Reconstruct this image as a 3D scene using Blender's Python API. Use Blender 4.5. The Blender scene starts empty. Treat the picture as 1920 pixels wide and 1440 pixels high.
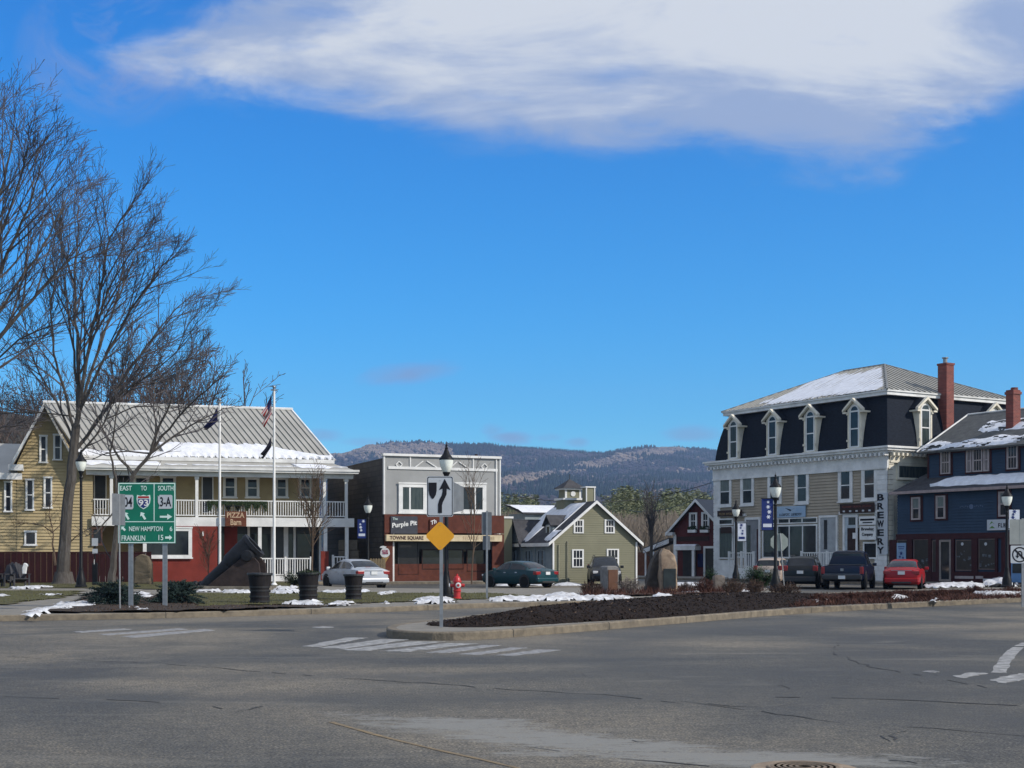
import bpy, bmesh, math, random
from mathutils import Vector, Matrix, noise
from math import radians as R, sin, cos, pi, hypot
random.seed(7)
SC = bpy.context.scene
COL = SC.collection

# ---------------------------------------------------------------- camera, sky, sun, exposure
F = 2600.0          # focal length in pixels of the 1920 px wide picture
HZ = 1043.0         # picture row of the horizon
EYE = 1.6
cam = bpy.data.cameras.new("camera")
cam.sensor_width = 36.0
cam.lens = 36.0 * F / 1920.0
cam.shift_y = (HZ - 720.0) / 1920.0
cam.clip_start = 0.1
cam.clip_end = 30000
camo = bpy.data.objects.new("camera", cam)
camo.location = (0, 0, EYE)
camo.rotation_euler = (R(90), 0, 0)
COL.objects.link(camo)
SC.camera = camo

SUN_EL = 33.0
SUN_AZ = 112.0       # degrees clockwise from +Y (the view direction) towards +X
sd = Vector((sin(R(SUN_AZ)) * cos(R(SUN_EL)), cos(R(SUN_AZ)) * cos(R(SUN_EL)), sin(R(SUN_EL))))
sl = bpy.data.lights.new("sun", 'SUN')
sl.energy = 4.3
sl.angle = R(0.5)
sl.color = (1.0, 0.93, 0.83)
so = bpy.data.objects.new("sun", sl)
so.rotation_euler = sd.to_track_quat('Z', 'Y').to_euler()
COL.objects.link(so)

w = bpy.data.worlds.new("World")
SC.world = w
w.use_nodes = True
nt = w.node_tree
nt.nodes.clear()
def N(nt, typ, **kw):
    n = nt.nodes.new(typ)
    for k, v in kw.items():
        if k.startswith('i_'):
            n.inputs[k[2:].replace('_', ' ')].default_value = v
        else:
            setattr(n, k, v)
    return n
def mth(nt, op, a, b=None, c=None, clamp=False):
    n = nt.nodes.new('ShaderNodeMath'); n.operation = op; n.use_clamp = clamp
    for i, v in enumerate((a, b, c)):
        if v is None: continue
        if isinstance(v, (int, float)): n.inputs[i].default_value = v
        else: nt.links.new(v, n.inputs[i])
    return n.outputs[0]
def ramp(nt, fac, stops, interp='LINEAR'):
    n = nt.nodes.new('ShaderNodeValToRGB')
    n.color_ramp.interpolation = interp
    el = n.color_ramp.elements
    while len(el) > 1: el.remove(el[-1])
    el[0].position = stops[0][0]; el[0].color = (*stops[0][1], 1)
    for p, c in stops[1:]:
        e = el.new(p); e.color = (*c, 1)
    nt.links.new(fac, n.inputs[0])
    return n.outputs[0]
def mixc(nt, fac, a, b, mode='MIX'):
    n = nt.nodes.new('ShaderNodeMix'); n.data_type = 'RGBA'; n.blend_type = mode
    n.clamp_factor = True
    for s, v in ((n.inputs[0], fac), (n.inputs[6], a), (n.inputs[7], b)):
        if isinstance(v, (int, float)): s.default_value = v
        elif isinstance(v, tuple): s.default_value = (*v, 1) if len(v) == 3 else v
        else: nt.links.new(v, s)
    return n.outputs[2]
def srgb(r, g, b):
    f = lambda c: (c / 255 / 12.92) if c / 255 <= 0.04045 else ((c / 255 + 0.055) / 1.055) ** 2.4
    return (f(r), f(g), f(b))

sky = N(nt, 'ShaderNodeTexSky', sky_type='NISHITA', sun_disc=False)
sky.sun_elevation = R(SUN_EL)
sky.sun_rotation = R(SUN_AZ)
sky.altitude = 200
sky.air_density = 1.0
sky.dust_density = 0.3
sky.ozone_density = 4.0
SKY_S = 0.115
HAZE = 1.35e-4
tc = N(nt, 'ShaderNodeTexCoord')
sep = N(nt, 'ShaderNodeSeparateXYZ')
nt.links.new(tc.outputs['Generated'], sep.inputs[0])
X, Yd, Z = sep.outputs
yy = mth(nt, 'MAXIMUM', Yd, 0.02)
u = mth(nt, 'DIVIDE', X, yy)
v = mth(nt, 'DIVIDE', Z, yy)
# saturated clear winter blue
hs = N(nt, 'ShaderNodeHueSaturation', i_Saturation=1.32, i_Value=1.0)
hs.inputs['Hue'].default_value = 0.497
nt.links.new(sky.outputs[0], hs.inputs['Color'])
# deep polarised-looking blue: red falls off faster, blue lifted
sc_ = N(nt, 'ShaderNodeSeparateColor'); nt.links.new(hs.outputs[0], sc_.inputs[0])
rr_ = mth(nt, 'MINIMUM', mth(nt, 'MULTIPLY', mth(nt, 'MULTIPLY', sc_.outputs[0], sc_.outputs[0]), 0.20), mth(nt, 'MULTIPLY', sc_.outputs[0], 0.95))
cc_ = N(nt, 'ShaderNodeCombineColor'); nt.links.new(rr_, cc_.inputs[0]); nt.links.new(mth(nt, 'MULTIPLY', sc_.outputs[1], mth(nt, 'ADD', 1.09, mth(nt, 'MULTIPLY', mth(nt, 'SUBTRACT', 0.42, Z, clamp=True), 0.5))), cc_.inputs[1]); nt.links.new(mth(nt, 'MULTIPLY', sc_.outputs[2], 1.60), cc_.inputs[2])
skyc = cc_.outputs[0]
# direction-space noise for the clouds
def cnoise(scale, sx, sy, detail=6, rough=0.55, off=0.0, dist=0.0):
    cb = N(nt, 'ShaderNodeCombineXYZ')
    nt.links.new(mth(nt, 'MULTIPLY', u, sx), cb.inputs[0])
    nt.links.new(mth(nt, 'MULTIPLY', v, sy), cb.inputs[1])
    cb.inputs[2].default_value = off
    n = N(nt, 'ShaderNodeTexNoise', i_Scale=scale, i_Detail=detail, i_Roughness=rough, i_Distortion=dist)
    nt.links.new(cb.outputs[0], n.inputs['Vector'])
    return n.outputs[0]
n1 = cnoise(4.0, 1.0, 3.6, 9, 0.58, 1.3, 0.25)
n2 = cnoise(12.0, 1.0, 2.4, 7, 0.6, 4.1, 0.6)
# lower edge of the cloud bank as a function of direction
fc = N(nt, 'ShaderNodeFloatCurve')
cur = fc.mapping.curves[0]
edge = [(-0.42, .46), (-.335, .39), (-.27, .345), (-.235, .330), (-.177, .321), (-.10, .309), (.0, .295), (.09, .291), (.17, .287), (.245, .277), (.285, .283), (.33, .302), (.37, .322), (.46, .34)]
pts = [((a + .5), b) for a, b in edge]
cur.points[0].location = pts[0]; cur.points[1].location = pts[-1]
for p in pts[1:-1]: cur.points.new(*p)
fc.mapping.update()
nt.links.new(mth(nt, 'ADD', u, 0.5, clamp=True), fc.inputs['Value'])
dv = mth(nt, 'SUBTRACT', v, fc.outputs[0])
wob = mth(nt, 'MULTIPLY', mth(nt, 'SUBTRACT', n1, 0.5), 0.065)
wob2 = mth(nt, 'MULTIPLY', mth(nt, 'SUBTRACT', n2, 0.5), 0.05)
m = mth(nt, 'ADD', mth(nt, 'ADD', dv, wob), wob2)
mu = mth(nt, 'ADD', mth(nt, 'SUBTRACT', mth(nt, 'ADD', mth(nt, 'MULTIPLY', mth(nt, 'ADD', u, 0.273), 0.36), 0.374), v), mth(nt, 'ADD', mth(nt, 'MULTIPLY', wob, 1.4), wob2))
m = mth(nt, 'MINIMUM', m, mth(nt, 'MAXIMUM', mu, mth(nt, 'SUBTRACT', v, 0.47)))
mk = N(nt, 'ShaderNodeMapRange', interpolation_type='SMOOTHERSTEP')
nt.links.new(m, mk.inputs[0]); mk.inputs[1].default_value = -0.010; mk.inputs[2].default_value = 0.034
bank = mk.outputs[0]
holes = N(nt, 'ShaderNodeMapRange', interpolation_type='SMOOTHSTEP')
n3 = cnoise(7.0, 1.0, 3.4, 6, 0.5, 9.2, 0.2)
nt.links.new(n3, holes.inputs[0]); holes.inputs[1].default_value = 0.60; holes.inputs[2].default_value = 0.74
bank = mth(nt, 'MULTIPLY', bank, mth(nt, 'SUBTRACT', 1.0, mth(nt, 'MULTIPLY', holes.outputs[0], 0.4)))
# small low clouds
spots = [(780, 697, 92, 24, .8), (960, 820, 40, 14, .75), (925, 803, 26, 12, .7), (1030, 820, 26, 9, .6), (1078, 830, 26, 10, .65), (1310, 812, 60, 16, .6), (690, 828, 50, 9, .5), (600, 815, 45, 13, .6)]
small = None
for (px, py, a, b, s) in spots:
    u0, v0 = (px - 960) / F, (HZ - py) / F
    du = mth(nt, 'MULTIPLY', mth(nt, 'SUBTRACT', u, u0), F / a)
    dvv = mth(nt, 'MULTIPLY', mth(nt, 'SUBTRACT', v, v0), F / b)
    dvv = mth(nt, 'SUBTRACT', dvv, mth(nt, 'MULTIPLY', du, 0.45 if py == 697 else 0.0))
    r2 = mth(nt, 'ADD', mth(nt, 'MULTIPLY', du, du), mth(nt, 'MULTIPLY', dvv, dvv))
    g = mth(nt, 'SUBTRACT', 1.0, r2)
    g = mth(nt, 'ADD', g, mth(nt, 'MULTIPLY', mth(nt, 'SUBTRACT', n2, 0.47), 5.0))
    g = mth(nt, 'MULTIPLY', g, s * 0.6, clamp=True)
    g = mth(nt, 'MULTIPLY', g, mth(nt, 'LESS_THAN', r2, 3.0))
    small = g if small is None else mth(nt, 'MAXIMUM', small, g)
small = mth(nt, 'MULTIPLY', small, 0.95)
# faint wisps trailing off the left end of the bank
wz = mth(nt, 'SUBTRACT', 1.0, mth(nt, 'ADD', mth(nt, 'POWER', mth(nt, 'ABSOLUTE', mth(nt, 'MULTIPLY', mth(nt, 'ADD', u, 0.285), 13.0)), 2.0), mth(nt, 'POWER', mth(nt, 'ABSOLUTE', mth(nt, 'MULTIPLY', mth(nt, 'SUBTRACT', v, 0.365), 17.0)), 2.0)), clamp=True)
wz = mth(nt, 'MULTIPLY', wz, mth(nt, 'MULTIPLY', mth(nt, 'SUBTRACT', cnoise(9.0, 1.6, 1.6, 8, 0.62, 2.2, 1.2), 0.46), 3.2, clamp=True))
small = mth(nt, 'MAXIMUM', small, wz)
fwd = mth(nt, 'GREATER_THAN', Yd, 0.02)
# colours
CW = tuple(c / SKY_S for c in srgb(224, 228, 233))
CG = tuple(c / SKY_S for c in srgb(160, 178, 212))
CP = tuple(c / SKY_S for c in srgb(146, 160, 206))
shade = N(nt, 'ShaderNodeMapRange', interpolation_type='SMOOTHSTEP')
n4 = cnoise(4.0, 1.0, 3.6, 9, 0.6, 6.6, 0.5)
nt.links.new(mth(nt, 'ADD', mth(nt, 'MINIMUM', mth(nt, 'MULTIPLY', m, 5.0), 0.42), mth(nt, 'MULTIPLY', mth(nt, 'SUBTRACT', n4, 0.5), 2.6)), shade.inputs[0])
shade.inputs[1].default_value = -0.05; shade.inputs[2].default_value = 0.62
ccol = mixc(nt, shade.outputs[0], CG, CW)
c1 = mixc(nt, mth(nt, 'MULTIPLY', mth(nt, 'MULTIPLY', bank, 0.95), fwd), skyc, ccol)
c2 = mixc(nt, mth(nt, 'MULTIPLY', small, fwd), c1, CP)
# unseen broken cloud added over and behind the viewer to whiten the shade light
nr = N(nt, 'ShaderNodeTexNoise', i_Scale=2.2, i_Detail=6.0, i_Roughness=0.55); nt.links.new(tc.outputs['Generated'], nr.inputs['Vector'])
rm_ = N(nt, 'ShaderNodeMapRange', interpolation_type='SMOOTHSTEP'); nt.links.new(nr.outputs[0], rm_.inputs[0]); rm_.inputs[1].default_value = 0.40; rm_.inputs[2].default_value = 0.56
rb = N(nt, 'ShaderNodeMapRange', interpolation_type='SMOOTHSTEP'); nt.links.new(mth(nt, 'MULTIPLY', Yd, -1.0), rb.inputs[0]); rb.inputs[1].default_value = -0.02; rb.inputs[2].default_value = 0.12
c2 = mixc(nt, mth(nt, 'MULTIPLY', mth(nt, 'MULTIPLY', rm_.outputs[0], rb.outputs[0]), mth(nt, 'MULTIPLY', mth(nt, 'GREATER_THAN', Z, 0.0), 0.9)), c2, tuple(c * 1.0 for c in CW))
bg = N(nt, 'ShaderNodeBackground', i_Strength=SKY_S)
nt.links.new(c2, bg.inputs[0])
wo = N(nt, 'ShaderNodeOutputWorld')
nt.links.new(bg.outputs[0], wo.inputs[0])
SC.view_settings.view_transform = 'Standard'
SC.view_settings.look = 'None'
SC.view_settings.exposure = 0.0
SC.view_settings.gamma = 1.0

# ---------------------------------------------------------------- helpers
def G(px, py, z=0.0):
    Y = F * (EYE - z) / (py - HZ)
    return Vector(((px - 960) / F * Y, Y, z))
def W(px, py, Y):
    return Vector(((px - 960) / F * Y, Y, EYE + (HZ - py) / F * Y))
def tag(o, label=None, cat=None, group=None, kind=None):
    if label: o['label'] = label
    if cat: o['category'] = cat
    if group: o['group'] = group
    if kind: o['kind'] = kind
    return o
def thing(name, label, cat, loc=(0, 0, 0), rz=0.0, group=None):
    o = bpy.data.objects.new(name, None)
    o.empty_display_size = 0.3
    COL.objects.link(o); o.location = loc; o.rotation_euler = (0, 0, rz)
    return tag(o, label, cat, group)

class Frame:
    """A vertical plane set in the world: u runs along it, d goes behind it, z is up."""
    def __init__(s, X, Y, ang):
        s.o = Vector((X, Y, 0)); s.a = R(ang)
        s.x = Vector((cos(s.a), sin(s.a), 0)); s.y = Vector((-sin(s.a), cos(s.a), 0))
    def P(s, u, d, z): return s.o + s.x * u + s.y * d + Vector((0, 0, z))
    def uz(s, px, py, d=0.0):
        k = (px - 960) / F
        o = s.o + s.y * d
        # o.x + x.x*u = k*(o.y + x.y*u)
        uu = (k * o.y - o.x) / (s.x.x - k * s.x.y)
        Y = o.y + s.x.y * uu
        return uu, EYE + (HZ - py) / F * Y
    def rect(s, x0, y0, x1, y1, d=0.0):
        ym = (y0 + y1) / 2; xm = (x0 + x1) / 2
        return s.uz(x0, ym, d)[0], s.uz(x1, ym, d)[0], s.uz(xm, y1, d)[1], s.uz(xm, y0, d)[1]
    def off(s, u, d):
        f = Frame(0, 0, math.degrees(s.a)); f.o = s.P(u, d, 0); return f
    def turned(s, u, d, deg):
        f = Frame(0, 0, math.degrees(s.a) + deg); f.o = s.P(u, d, 0); return f
WF = Frame(0, 0, 0)

class MB:
    def __init__(s, fr=None):
        s.v = []; s.f = []; s.m = []; s.mi = 0; s.fr = fr
    def add(s, vs, fs):
        b = len(s.v)
        s.v.extend([tuple(p) for p in vs])
        for f in fs:
            s.f.append(tuple(b + i for i in f)); s.m.append(s.mi)
    def box(s, x0, x1, y0, y1, z0, z1):
        if x0 > x1: x0, x1 = x1, x0
        if y0 > y1: y0, y1 = y1, y0
        if z0 > z1: z0, z1 = z1, z0
        s.add([(x0, y0, z0), (x1, y0, z0), (x1, y1, z0), (x0, y1, z0), (x0, y0, z1), (x1, y0, z1), (x1, y1, z1), (x0, y1, z1)],
              [(0, 3, 2, 1), (4, 5, 6, 7), (0, 1, 5, 4), (1, 2, 6, 5), (2, 3, 7, 6), (3, 0, 4, 7)])
    def poly_y(s, pts, y0, y1):
        """extrude an x-z outline (anticlockwise seen from -y) from y0 to y1"""
        n = len(pts)
        s.add([(p[0], y0, p[1]) for p in pts] + [(p[0], y1, p[1]) for p in pts],
              [tuple(range(n)), tuple(range(2 * n - 1, n - 1, -1))] + [(i, i + n, (i + 1) % n + n, (i + 1) % n) for i in range(n)])
    def poly_z(s, pts, z0, z1):
        n = len(pts)
        s.add([(p[0], p[1], z0) for p in pts] + [(p[0], p[1], z1) for p in pts],
              [tuple(range(n - 1, -1, -1)), tuple(range(n, 2 * n))] + [(i, (i + 1) % n, (i + 1) % n + n, i + n) for i in range(n)])
    def poly_x(s, pts, x0, x1):
        n = len(pts)
        s.add([(x0, p[0], p[1]) for p in pts] + [(x1, p[0], p[1]) for p in pts],
              [tuple(range(n - 1, -1, -1)), tuple(range(n, 2 * n))] + [(i, (i + 1) % n, (i + 1) % n + n, i + n) for i in range(n)])
    def face(s, pts): s.add(pts, [tuple(range(len(pts)))])
    def slab(s, pts, th):
        """thin slab below a planar polygon"""
        p = [Vector(q) for q in pts]; n = (p[1] - p[0]).cross(p[2] - p[0]).normalized()
        k = len(p); q = [a - n * th for a in p]
        s.add(p + q, [tuple(range(k)), tuple(range(2 * k - 1, k - 1, -1))] + [(i, i + k, (i + 1) % k + k, (i + 1) % k) for i in range(k)])
    def tube(s, pts, rads, n=6, cap=True):
        pts = [Vector(p) for p in pts]
        if isinstance(rads, (int, float)): rads = [rads] * len(pts)
        b = len(s.v); prev = None
        for i, p in enumerate(pts):
            if i == 0: t = pts[1] - p
            elif i == len(pts) - 1: t = p - pts[i - 1]
            else: t = pts[i + 1] - pts[i - 1]
            t = t.normalized() if t.length > 1e-9 else Vector((0, 0, 1))
            if prev is None:
                a = Vector((1, 0, 0)) if abs(t.x) < 0.8 else Vector((0, 1, 0))
                e1 = t.cross(a).normalized()
            else:
                e1 = (prev - t * prev.dot(t)).normalized()
            prev = e1; e2 = t.cross(e1)
            for k in range(n):
                a = 2 * pi * k / n
                s.v.append(tuple(p + (e1 * cos(a) + e2 * sin(a)) * rads[i]))
        for i in range(len(pts) - 1):
            for k in range(n):
                k2 = (k + 1) % n
                s.f.append((b + i * n + k, b + i * n + k2, b + (i + 1) * n + k2, b + (i + 1) * n + k)); s.m.append(s.mi)
        if cap:
            s.f.append(tuple(b + k for k in range(n - 1, -1, -1))); s.m.append(s.mi)
            e = b + (len(pts) - 1) * n
            s.f.append(tuple(e + k for k in range(n))); s.m.append(s.mi)
    def lathe(s, prof, n=16, c=(0, 0, 0), axis='z'):
        """prof: list of (radius, height)"""
        b = len(s.v)
        for r, h in prof:
            for k in range(n):
                a = 2 * pi * k / n
                q = (r * cos(a), r * sin(a), h) if axis == 'z' else ((r * cos(a), h, r * sin(a)) if axis == 'y' else (h, r * cos(a), r * sin(a)))
                s.v.append((q[0] + c[0], q[1] + c[1], q[2] + c[2]))
        for i in range(len(prof) - 1):
            for k in range(n):
                k2 = (k + 1) % n
                s.f.append((b + i * n + k, b + i * n + k2, b + (i + 1) * n + k2, b + (i + 1) * n + k)); s.m.append(s.mi)
        if prof[0][0] > 1e-6: s.f.append(tuple(b + k for k in range(n - 1, -1, -1))); s.m.append(s.mi)
        if prof[-1][0] > 1e-6:
            e = b + (len(prof) - 1) * n
            s.f.append(tuple(e + k for k in range(n))); s.m.append(s.mi)
    def clap(s, u0, u1, z0, z1, d, lim=None, step=0.15, pr=0.03):
        """overlapping clapboards on the plane d; lim(z) -> (ua, ub) clips boards under a gable"""
        n = max(1, int(round((z1 - z0) / step))); h = (z1 - z0) / n
        for i in range(n):
            a, b = z0 + i * h, z0 + (i + 1) * h
            if lim:
                la, lb = lim(a), lim(b)
            else: la = lb = (u0, u1)
            if la[1] - la[0] < 0.02: continue
            if lb[1] <= lb[0]: c = (lb[0] + lb[1]) / 2; lb = (c, c + 0.001)
            s.add([(la[0], d - pr, a), (la[1], d - pr, a), (lb[1], d, b), (lb[0], d, b), (la[0], d, a), (la[1], d, a)],
                  [(0, 1, 2, 3), (0, 4, 5, 1)])
    def build(s, name, mats, parent=None, smooth=False, bevel=0.0, loc=None):
        me = bpy.data.meshes.new(name)
        vs = s.v
        if s.fr is not None:
            f = s.fr; vs = [tuple(f.P(*p)) for p in vs]
        off = Vector((0, 0, 0))
        if parent is not None and s.fr is not None: off = ROOT_LOC(parent)
        elif parent is None and loc is not None: off = Vector(loc)
        if off.length > 0: vs = [(p[0] - off.x, p[1] - off.y, p[2] - off.z) for p in vs]
        me.from_pydata(vs, [], s.f)
        if not isinstance(mats, (list, tuple)): mats = [mats]
        for q in mats: me.materials.append(q)
        me.polygons.foreach_set('material_index', s.m)
        if smooth: me.polygons.foreach_set('use_smooth', [True] * len(me.polygons))
        me.update()
        o = bpy.data.objects.new(name, me)
        COL.objects.link(o)
        if parent is not None: o.parent = parent
        elif loc is not None: o.location = loc
        if bevel > 0:
            md = o.modifiers.new('bevel', 'BEVEL'); md.width = bevel; md.segments = 2; md.limit_method = 'ANGLE'; md.angle_limit = R(40)
        if smooth:
            try:
                bm = bmesh.new(); bm.from_mesh(me)
                for e in bm.edges:
                    if len(e.link_faces) == 2 and e.calc_face_angle(0) > R(42): e.smooth = False
                bm.to_mesh(me); bm.free()
            except Exception: pass
        return o
def ROOT_LOC(p):
    q = Vector((0, 0, 0))
    while p is not None:
        q = q + Vector(p.location); p = p.parent
    return q

def dup(root, loc, rz=None, label=None, group=None, scale=None):
    r = root.copy(); COL.objects.link(r); r.location = loc
    if rz is not None: r.rotation_euler = (0, 0, rz)
    if scale is not None: r.scale = scale if isinstance(scale, tuple) else (scale,) * 3
    if label: r['label'] = label
    if group: r['group'] = group
    for ch in list(root.children):
        c = ch.copy(); COL.objects.link(c); c.parent = r
        for g2 in ch.children:
            d = g2.copy(); COL.objects.link(d); d.parent = c
    return r

# ---------------------------------------------------------------- materials
MC = {}
def mat(name, col, rough=0.7, metal=0.0, var=0.15, scale=3.0, bump=0.0, bscale=30.0, col2=None, stretch=(1, 1, 1), emit=None, spec=0.5, coat=0.0, trans=0.0):
    if name in MC: return MC[name]
    if rough > .5 and spec == .5: spec = .2
    m = bpy.data.materials.new(name); m.use_nodes = True
    t = m.node_tree; b = t.nodes['Principled BSDF']
    b.inputs['Roughness'].default_value = rough; b.inputs['Metallic'].default_value = metal
    b.inputs['Specular IOR Level'].default_value = spec
    b.inputs['Coat Weight'].default_value = coat
    b.inputs['Transmission Weight'].default_value = trans
    c = N(t, 'ShaderNodeTexCoord'); mp = N(t, 'ShaderNodeMapping'); mp.inputs['Scale'].default_value = stretch
    t.links.new(c.outputs['Object'], mp.inputs[0])
    n = N(t, 'ShaderNodeTexNoise', i_Scale=scale, i_Detail=6.0, i_Roughness=0.6)
    t.links.new(mp.outputs[0], n.inputs['Vector'])
    c2 = col2 if col2 else tuple(x * (1 - var * 1.6) for x in col)
    hi = col if col2 else tuple(min(1, x * (1 + var * 0.8)) for x in col)
    rc = ramp(t, n.outputs[0], [(0.3, c2), (0.7, hi)])
    t.links.new(rc, b.inputs['Base Color'])
    if bump > 0:
        n2 = N(t, 'ShaderNodeTexNoise', i_Scale=bscale, i_Detail=4.0)
        t.links.new(mp.outputs[0], n2.inputs['Vector'])
        bp = N(t, 'ShaderNodeBump', i_Strength=bump, i_Distance=0.02)
        t.links.new(n2.outputs[0], bp.inputs['Height']); t.links.new(bp.outputs[0], b.inputs['Normal'])
    MC[name] = m
    return m
def brick_mat(name, c1, c2, mortar, sc=1.0, ang=0.0, rough=0.85):
    m = bpy.data.materials.new(name); m.use_nodes = True
    t = m.node_tree; b = t.nodes['Principled BSDF']; b.inputs['Roughness'].default_value = rough
    c = N(t, 'ShaderNodeTexCoord'); sp = N(t, 'ShaderNodeSeparateXYZ'); t.links.new(c.outputs['Object'], sp.inputs[0])
    uu = mth(t, 'ADD', mth(t, 'MULTIPLY', sp.outputs[0], cos(R(ang))), mth(t, 'MULTIPLY', sp.outputs[1], sin(R(ang))))
    cb = N(t, 'ShaderNodeCombineXYZ'); t.links.new(uu, cb.inputs[0]); t.links.new(sp.outputs[2], cb.inputs[1])
    k = N(t, 'ShaderNodeTexBrick', i_Scale=sc)
    k.inputs['Color1'].default_value = (*c1, 1); k.inputs['Color2'].default_value = (*c2, 1); k.inputs['Mortar'].default_value = (*mortar, 1)
    k.inputs['Brick Width'].default_value = 0.22 ; k.inputs['Row Height'].default_value = 0.075; k.inputs['Mortar Size'].default_value = 0.008
    t.links.new(cb.outputs[0], k.inputs['Vector'])
    n = N(t, 'ShaderNodeTexNoise', i_Scale=2.0, i_Detail=5.0); t.links.new(c.outputs['Object'], n.inputs['Vector'])
    cc = mixc(t, 0.5, k.outputs[0], ramp(t, n.outputs[0], [(0.3, (.6, .6, .6)), (.7, (1.2, 1.2, 1.2))]), 'MULTIPLY')
    t.links.new(cc, b.inputs['Base Color'])
    bp = N(t, 'ShaderNodeBump', i_Strength=0.6, i_Distance=0.01); t.links.new(k.outputs['Fac'], bp.inputs['Height']); bp.invert = True
    t.links.new(bp.outputs[0], b.inputs['Normal'])
    return m

M_white = mat('white_paint', (.72, .72, .70), .55, var=.10, scale=1.5)
M_trim = mat('trim_white', (.72, .72, .70), .55, var=.16, scale=1.2)
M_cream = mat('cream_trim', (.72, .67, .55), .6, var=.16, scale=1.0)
M_yellow = mat('yellow_clapboard', (.40, .32, .18), .7, var=.14, scale=1.0)
M_red = mat('barn_red_paint', (.19, .032, .022), .65, var=.18, scale=1.2)
M_dred = mat('dark_red_boards', (.026, .005, .006), .7, var=.22, scale=2.0, stretch=(3, 3, .6))
M_maroon = mat('maroon_trim', (.042, .009, .011), .6, var=.2)
M_brown = mat('reddish_brown_panel', (.105, .032, .02), .7, var=.2)
M_glass = mat('dark_glass', (.008, .011, .017), .06, var=.5, scale=1.4, spec=.32, col2=(.026, .030, .036))
M_glassg = mat('glass_with_curtain', (.02, .03, .035), .12, var=.5, scale=2.5, spec=.32, col2=(.07, .085, .08), stretch=(3, 3, .4))
M_int = mat('shop_interior_dark', (.02, .018, .016), .35, var=.6, scale=3, col2=(.006, .006, .007))
M_metroof = mat('grey_metal_roof', (.37, .36, .325), .5, metal=.05, var=.12, scale=.5)
M_rib = mat('metal_seam', (.20, .20, .185), .45, metal=.25, var=.1)
M_snow = mat('snow', (.78, .80, .84), .6, scale=3, bump=.8, bscale=6, col2=(.60, .61, .64))
M_dsnow = mat('dirty_snow', (.74, .76, .79), .6, scale=3.5, bump=.8, bscale=9, col2=(.34, .33, .32))
M_grey = mat('grey_stucco', (.32, .325, .32), .8, var=.1, scale=.8, bump=.2, bscale=20)
M_beige = mat('beige_clapboard', (.38, .325, .25), .7, var=.1, scale=.8)
M_slate = mat('dark_slate_shingle', (.010, .016, .027), .85, spec=.2, scale=5, bump=.7, bscale=14, col2=(.004, .006, .012), stretch=(1, 1, 2.5))
M_olive = mat('olive_clapboard', (.205, .20, .135), .7, var=.08, scale=.8)
M_bluegrey = mat('bluegrey_clapboard', (.24, .28, .30), .7, var=.1)
M_blue = mat('dark_blue_clapboard', (.027, .052, .090), .65, var=.15, scale=.8)
M_asph = mat('asphalt_shingle', (.075, .075, .08), .85, scale=3, bump=.5, bscale=30, col2=(.04, .04, .045))
M_black = mat('black_painted_metal', (.009, .010, .012), .5, spec=.2, var=.3)
M_galv = mat('galvanised_steel', (.30, .31, .32), .42, metal=.6, var=.15, scale=6)
M_signback = mat('sign_back_aluminium', (.16, .175, .19), .6, metal=.3, var=.12, scale=5)
M_signwhite = mat('sign_white', (.46, .49, .52), .45, var=.06)
M_green = mat('sign_green', (.0, .15, .085), .4, var=.08)
M_signtext = mat('sign_text_pale', (.62, .78, .72), .5, var=.05)
M_orange = mat('sign_amber', (.72, .33, .012), .4, var=.08)
M_hydr = mat('hydrant_red', (.42, .02, .02), .4, var=.15)
M_conc = mat('concrete', (.235, .22, .19), .85, scale=2, bump=.3, bscale=40, col2=(.155, .145, .125))
M_granite = mat('granite_kerb', (.22, .185, .135), .8, scale=4, bump=.8, bscale=25, col2=(.11, .095, .075))
M_stone = mat('rough_stone', (.22, .20, .16), .9, scale=3, bump=1, bscale=6, col2=(.09, .08, .065))
M_tanstone = mat('tan_boulder', (.36, .28, .20), .9, scale=4, bump=1, bscale=5, col2=(.20, .14, .10))
M_dkstone = mat('dark_boulder', (.10, .085, .07), .9, scale=4, bump=1, bscale=5, col2=(.05, .043, .038))
M_plaque = mat('bronze_plaque', (.035, .045, .045), .5, metal=.4, var=.3)
M_barrel = mat('dark_weathered_barrel', (.017, .0145, .0155), .7, scale=6, var=.35, stretch=(4, 4, .5))
M_iron = mat('cast_iron_black', (.008, .009, .012), .55, spec=.3, scale=4, var=.35, bump=.3)
M_ironb = mat('rusty_brown_block', (.035, .026, .024), .8, scale=3, var=.3, bump=.5)
M_bark = mat('grey_bark', (.105, .098, .09), .95, scale=5, bump=1, bscale=12, col2=(.05, .042, .036), stretch=(2, 2, .4))
M_twig = mat('twig_bark', (.10, .09, .092), .9, var=.25)
M_bark2 = mat('young_bark', (.12, .085, .06), .9, var=.25)
M_needle = mat('dark_spruce_needles', (.025, .045, .04), .8, var=.35, scale=9)
M_leafd = mat('dark_shrub_leaves', (.03, .05, .02), .75, var=.4, scale=9)
M_dead = mat('dormant_brown_stems', (.085, .056, .042), .9, var=.35, scale=8)
M_rust = mat('rust_brown_stems', (.085, .038, .028), .9, var=.35, scale=8)
M_brick = brick_mat('red_brick', (.24, .055, .04), (.16, .035, .028), (.17, .12, .1), 1.0, 30)
M_sidewall = brick_mat('dark_block_wall', (.055, .047, .04), (.035, .03, .027), (.025, .022, .02), .25, 114)
M_globe = mat('frosted_lamp_globe', (.78, .82, .76), .25, var=.12, scale=5)
M_banner = mat('blue_banner', (.018, .035, .16), .7, var=.15)
M_bannerw = mat('banner_white_figures', (.62, .66, .74), .7, var=.1)
M_navy = mat('navy_flag_cloth', (.012, .015, .07), .8, var=.2)
M_flagr = mat('flag_red', (.35, .03, .035), .8, var=.1)
M_flagw = mat('flag_white', (.55, .55, .55), .8, var=.1)
M_flagk = mat('flag_black', (.018, .018, .03), .8, var=.2)
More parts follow.
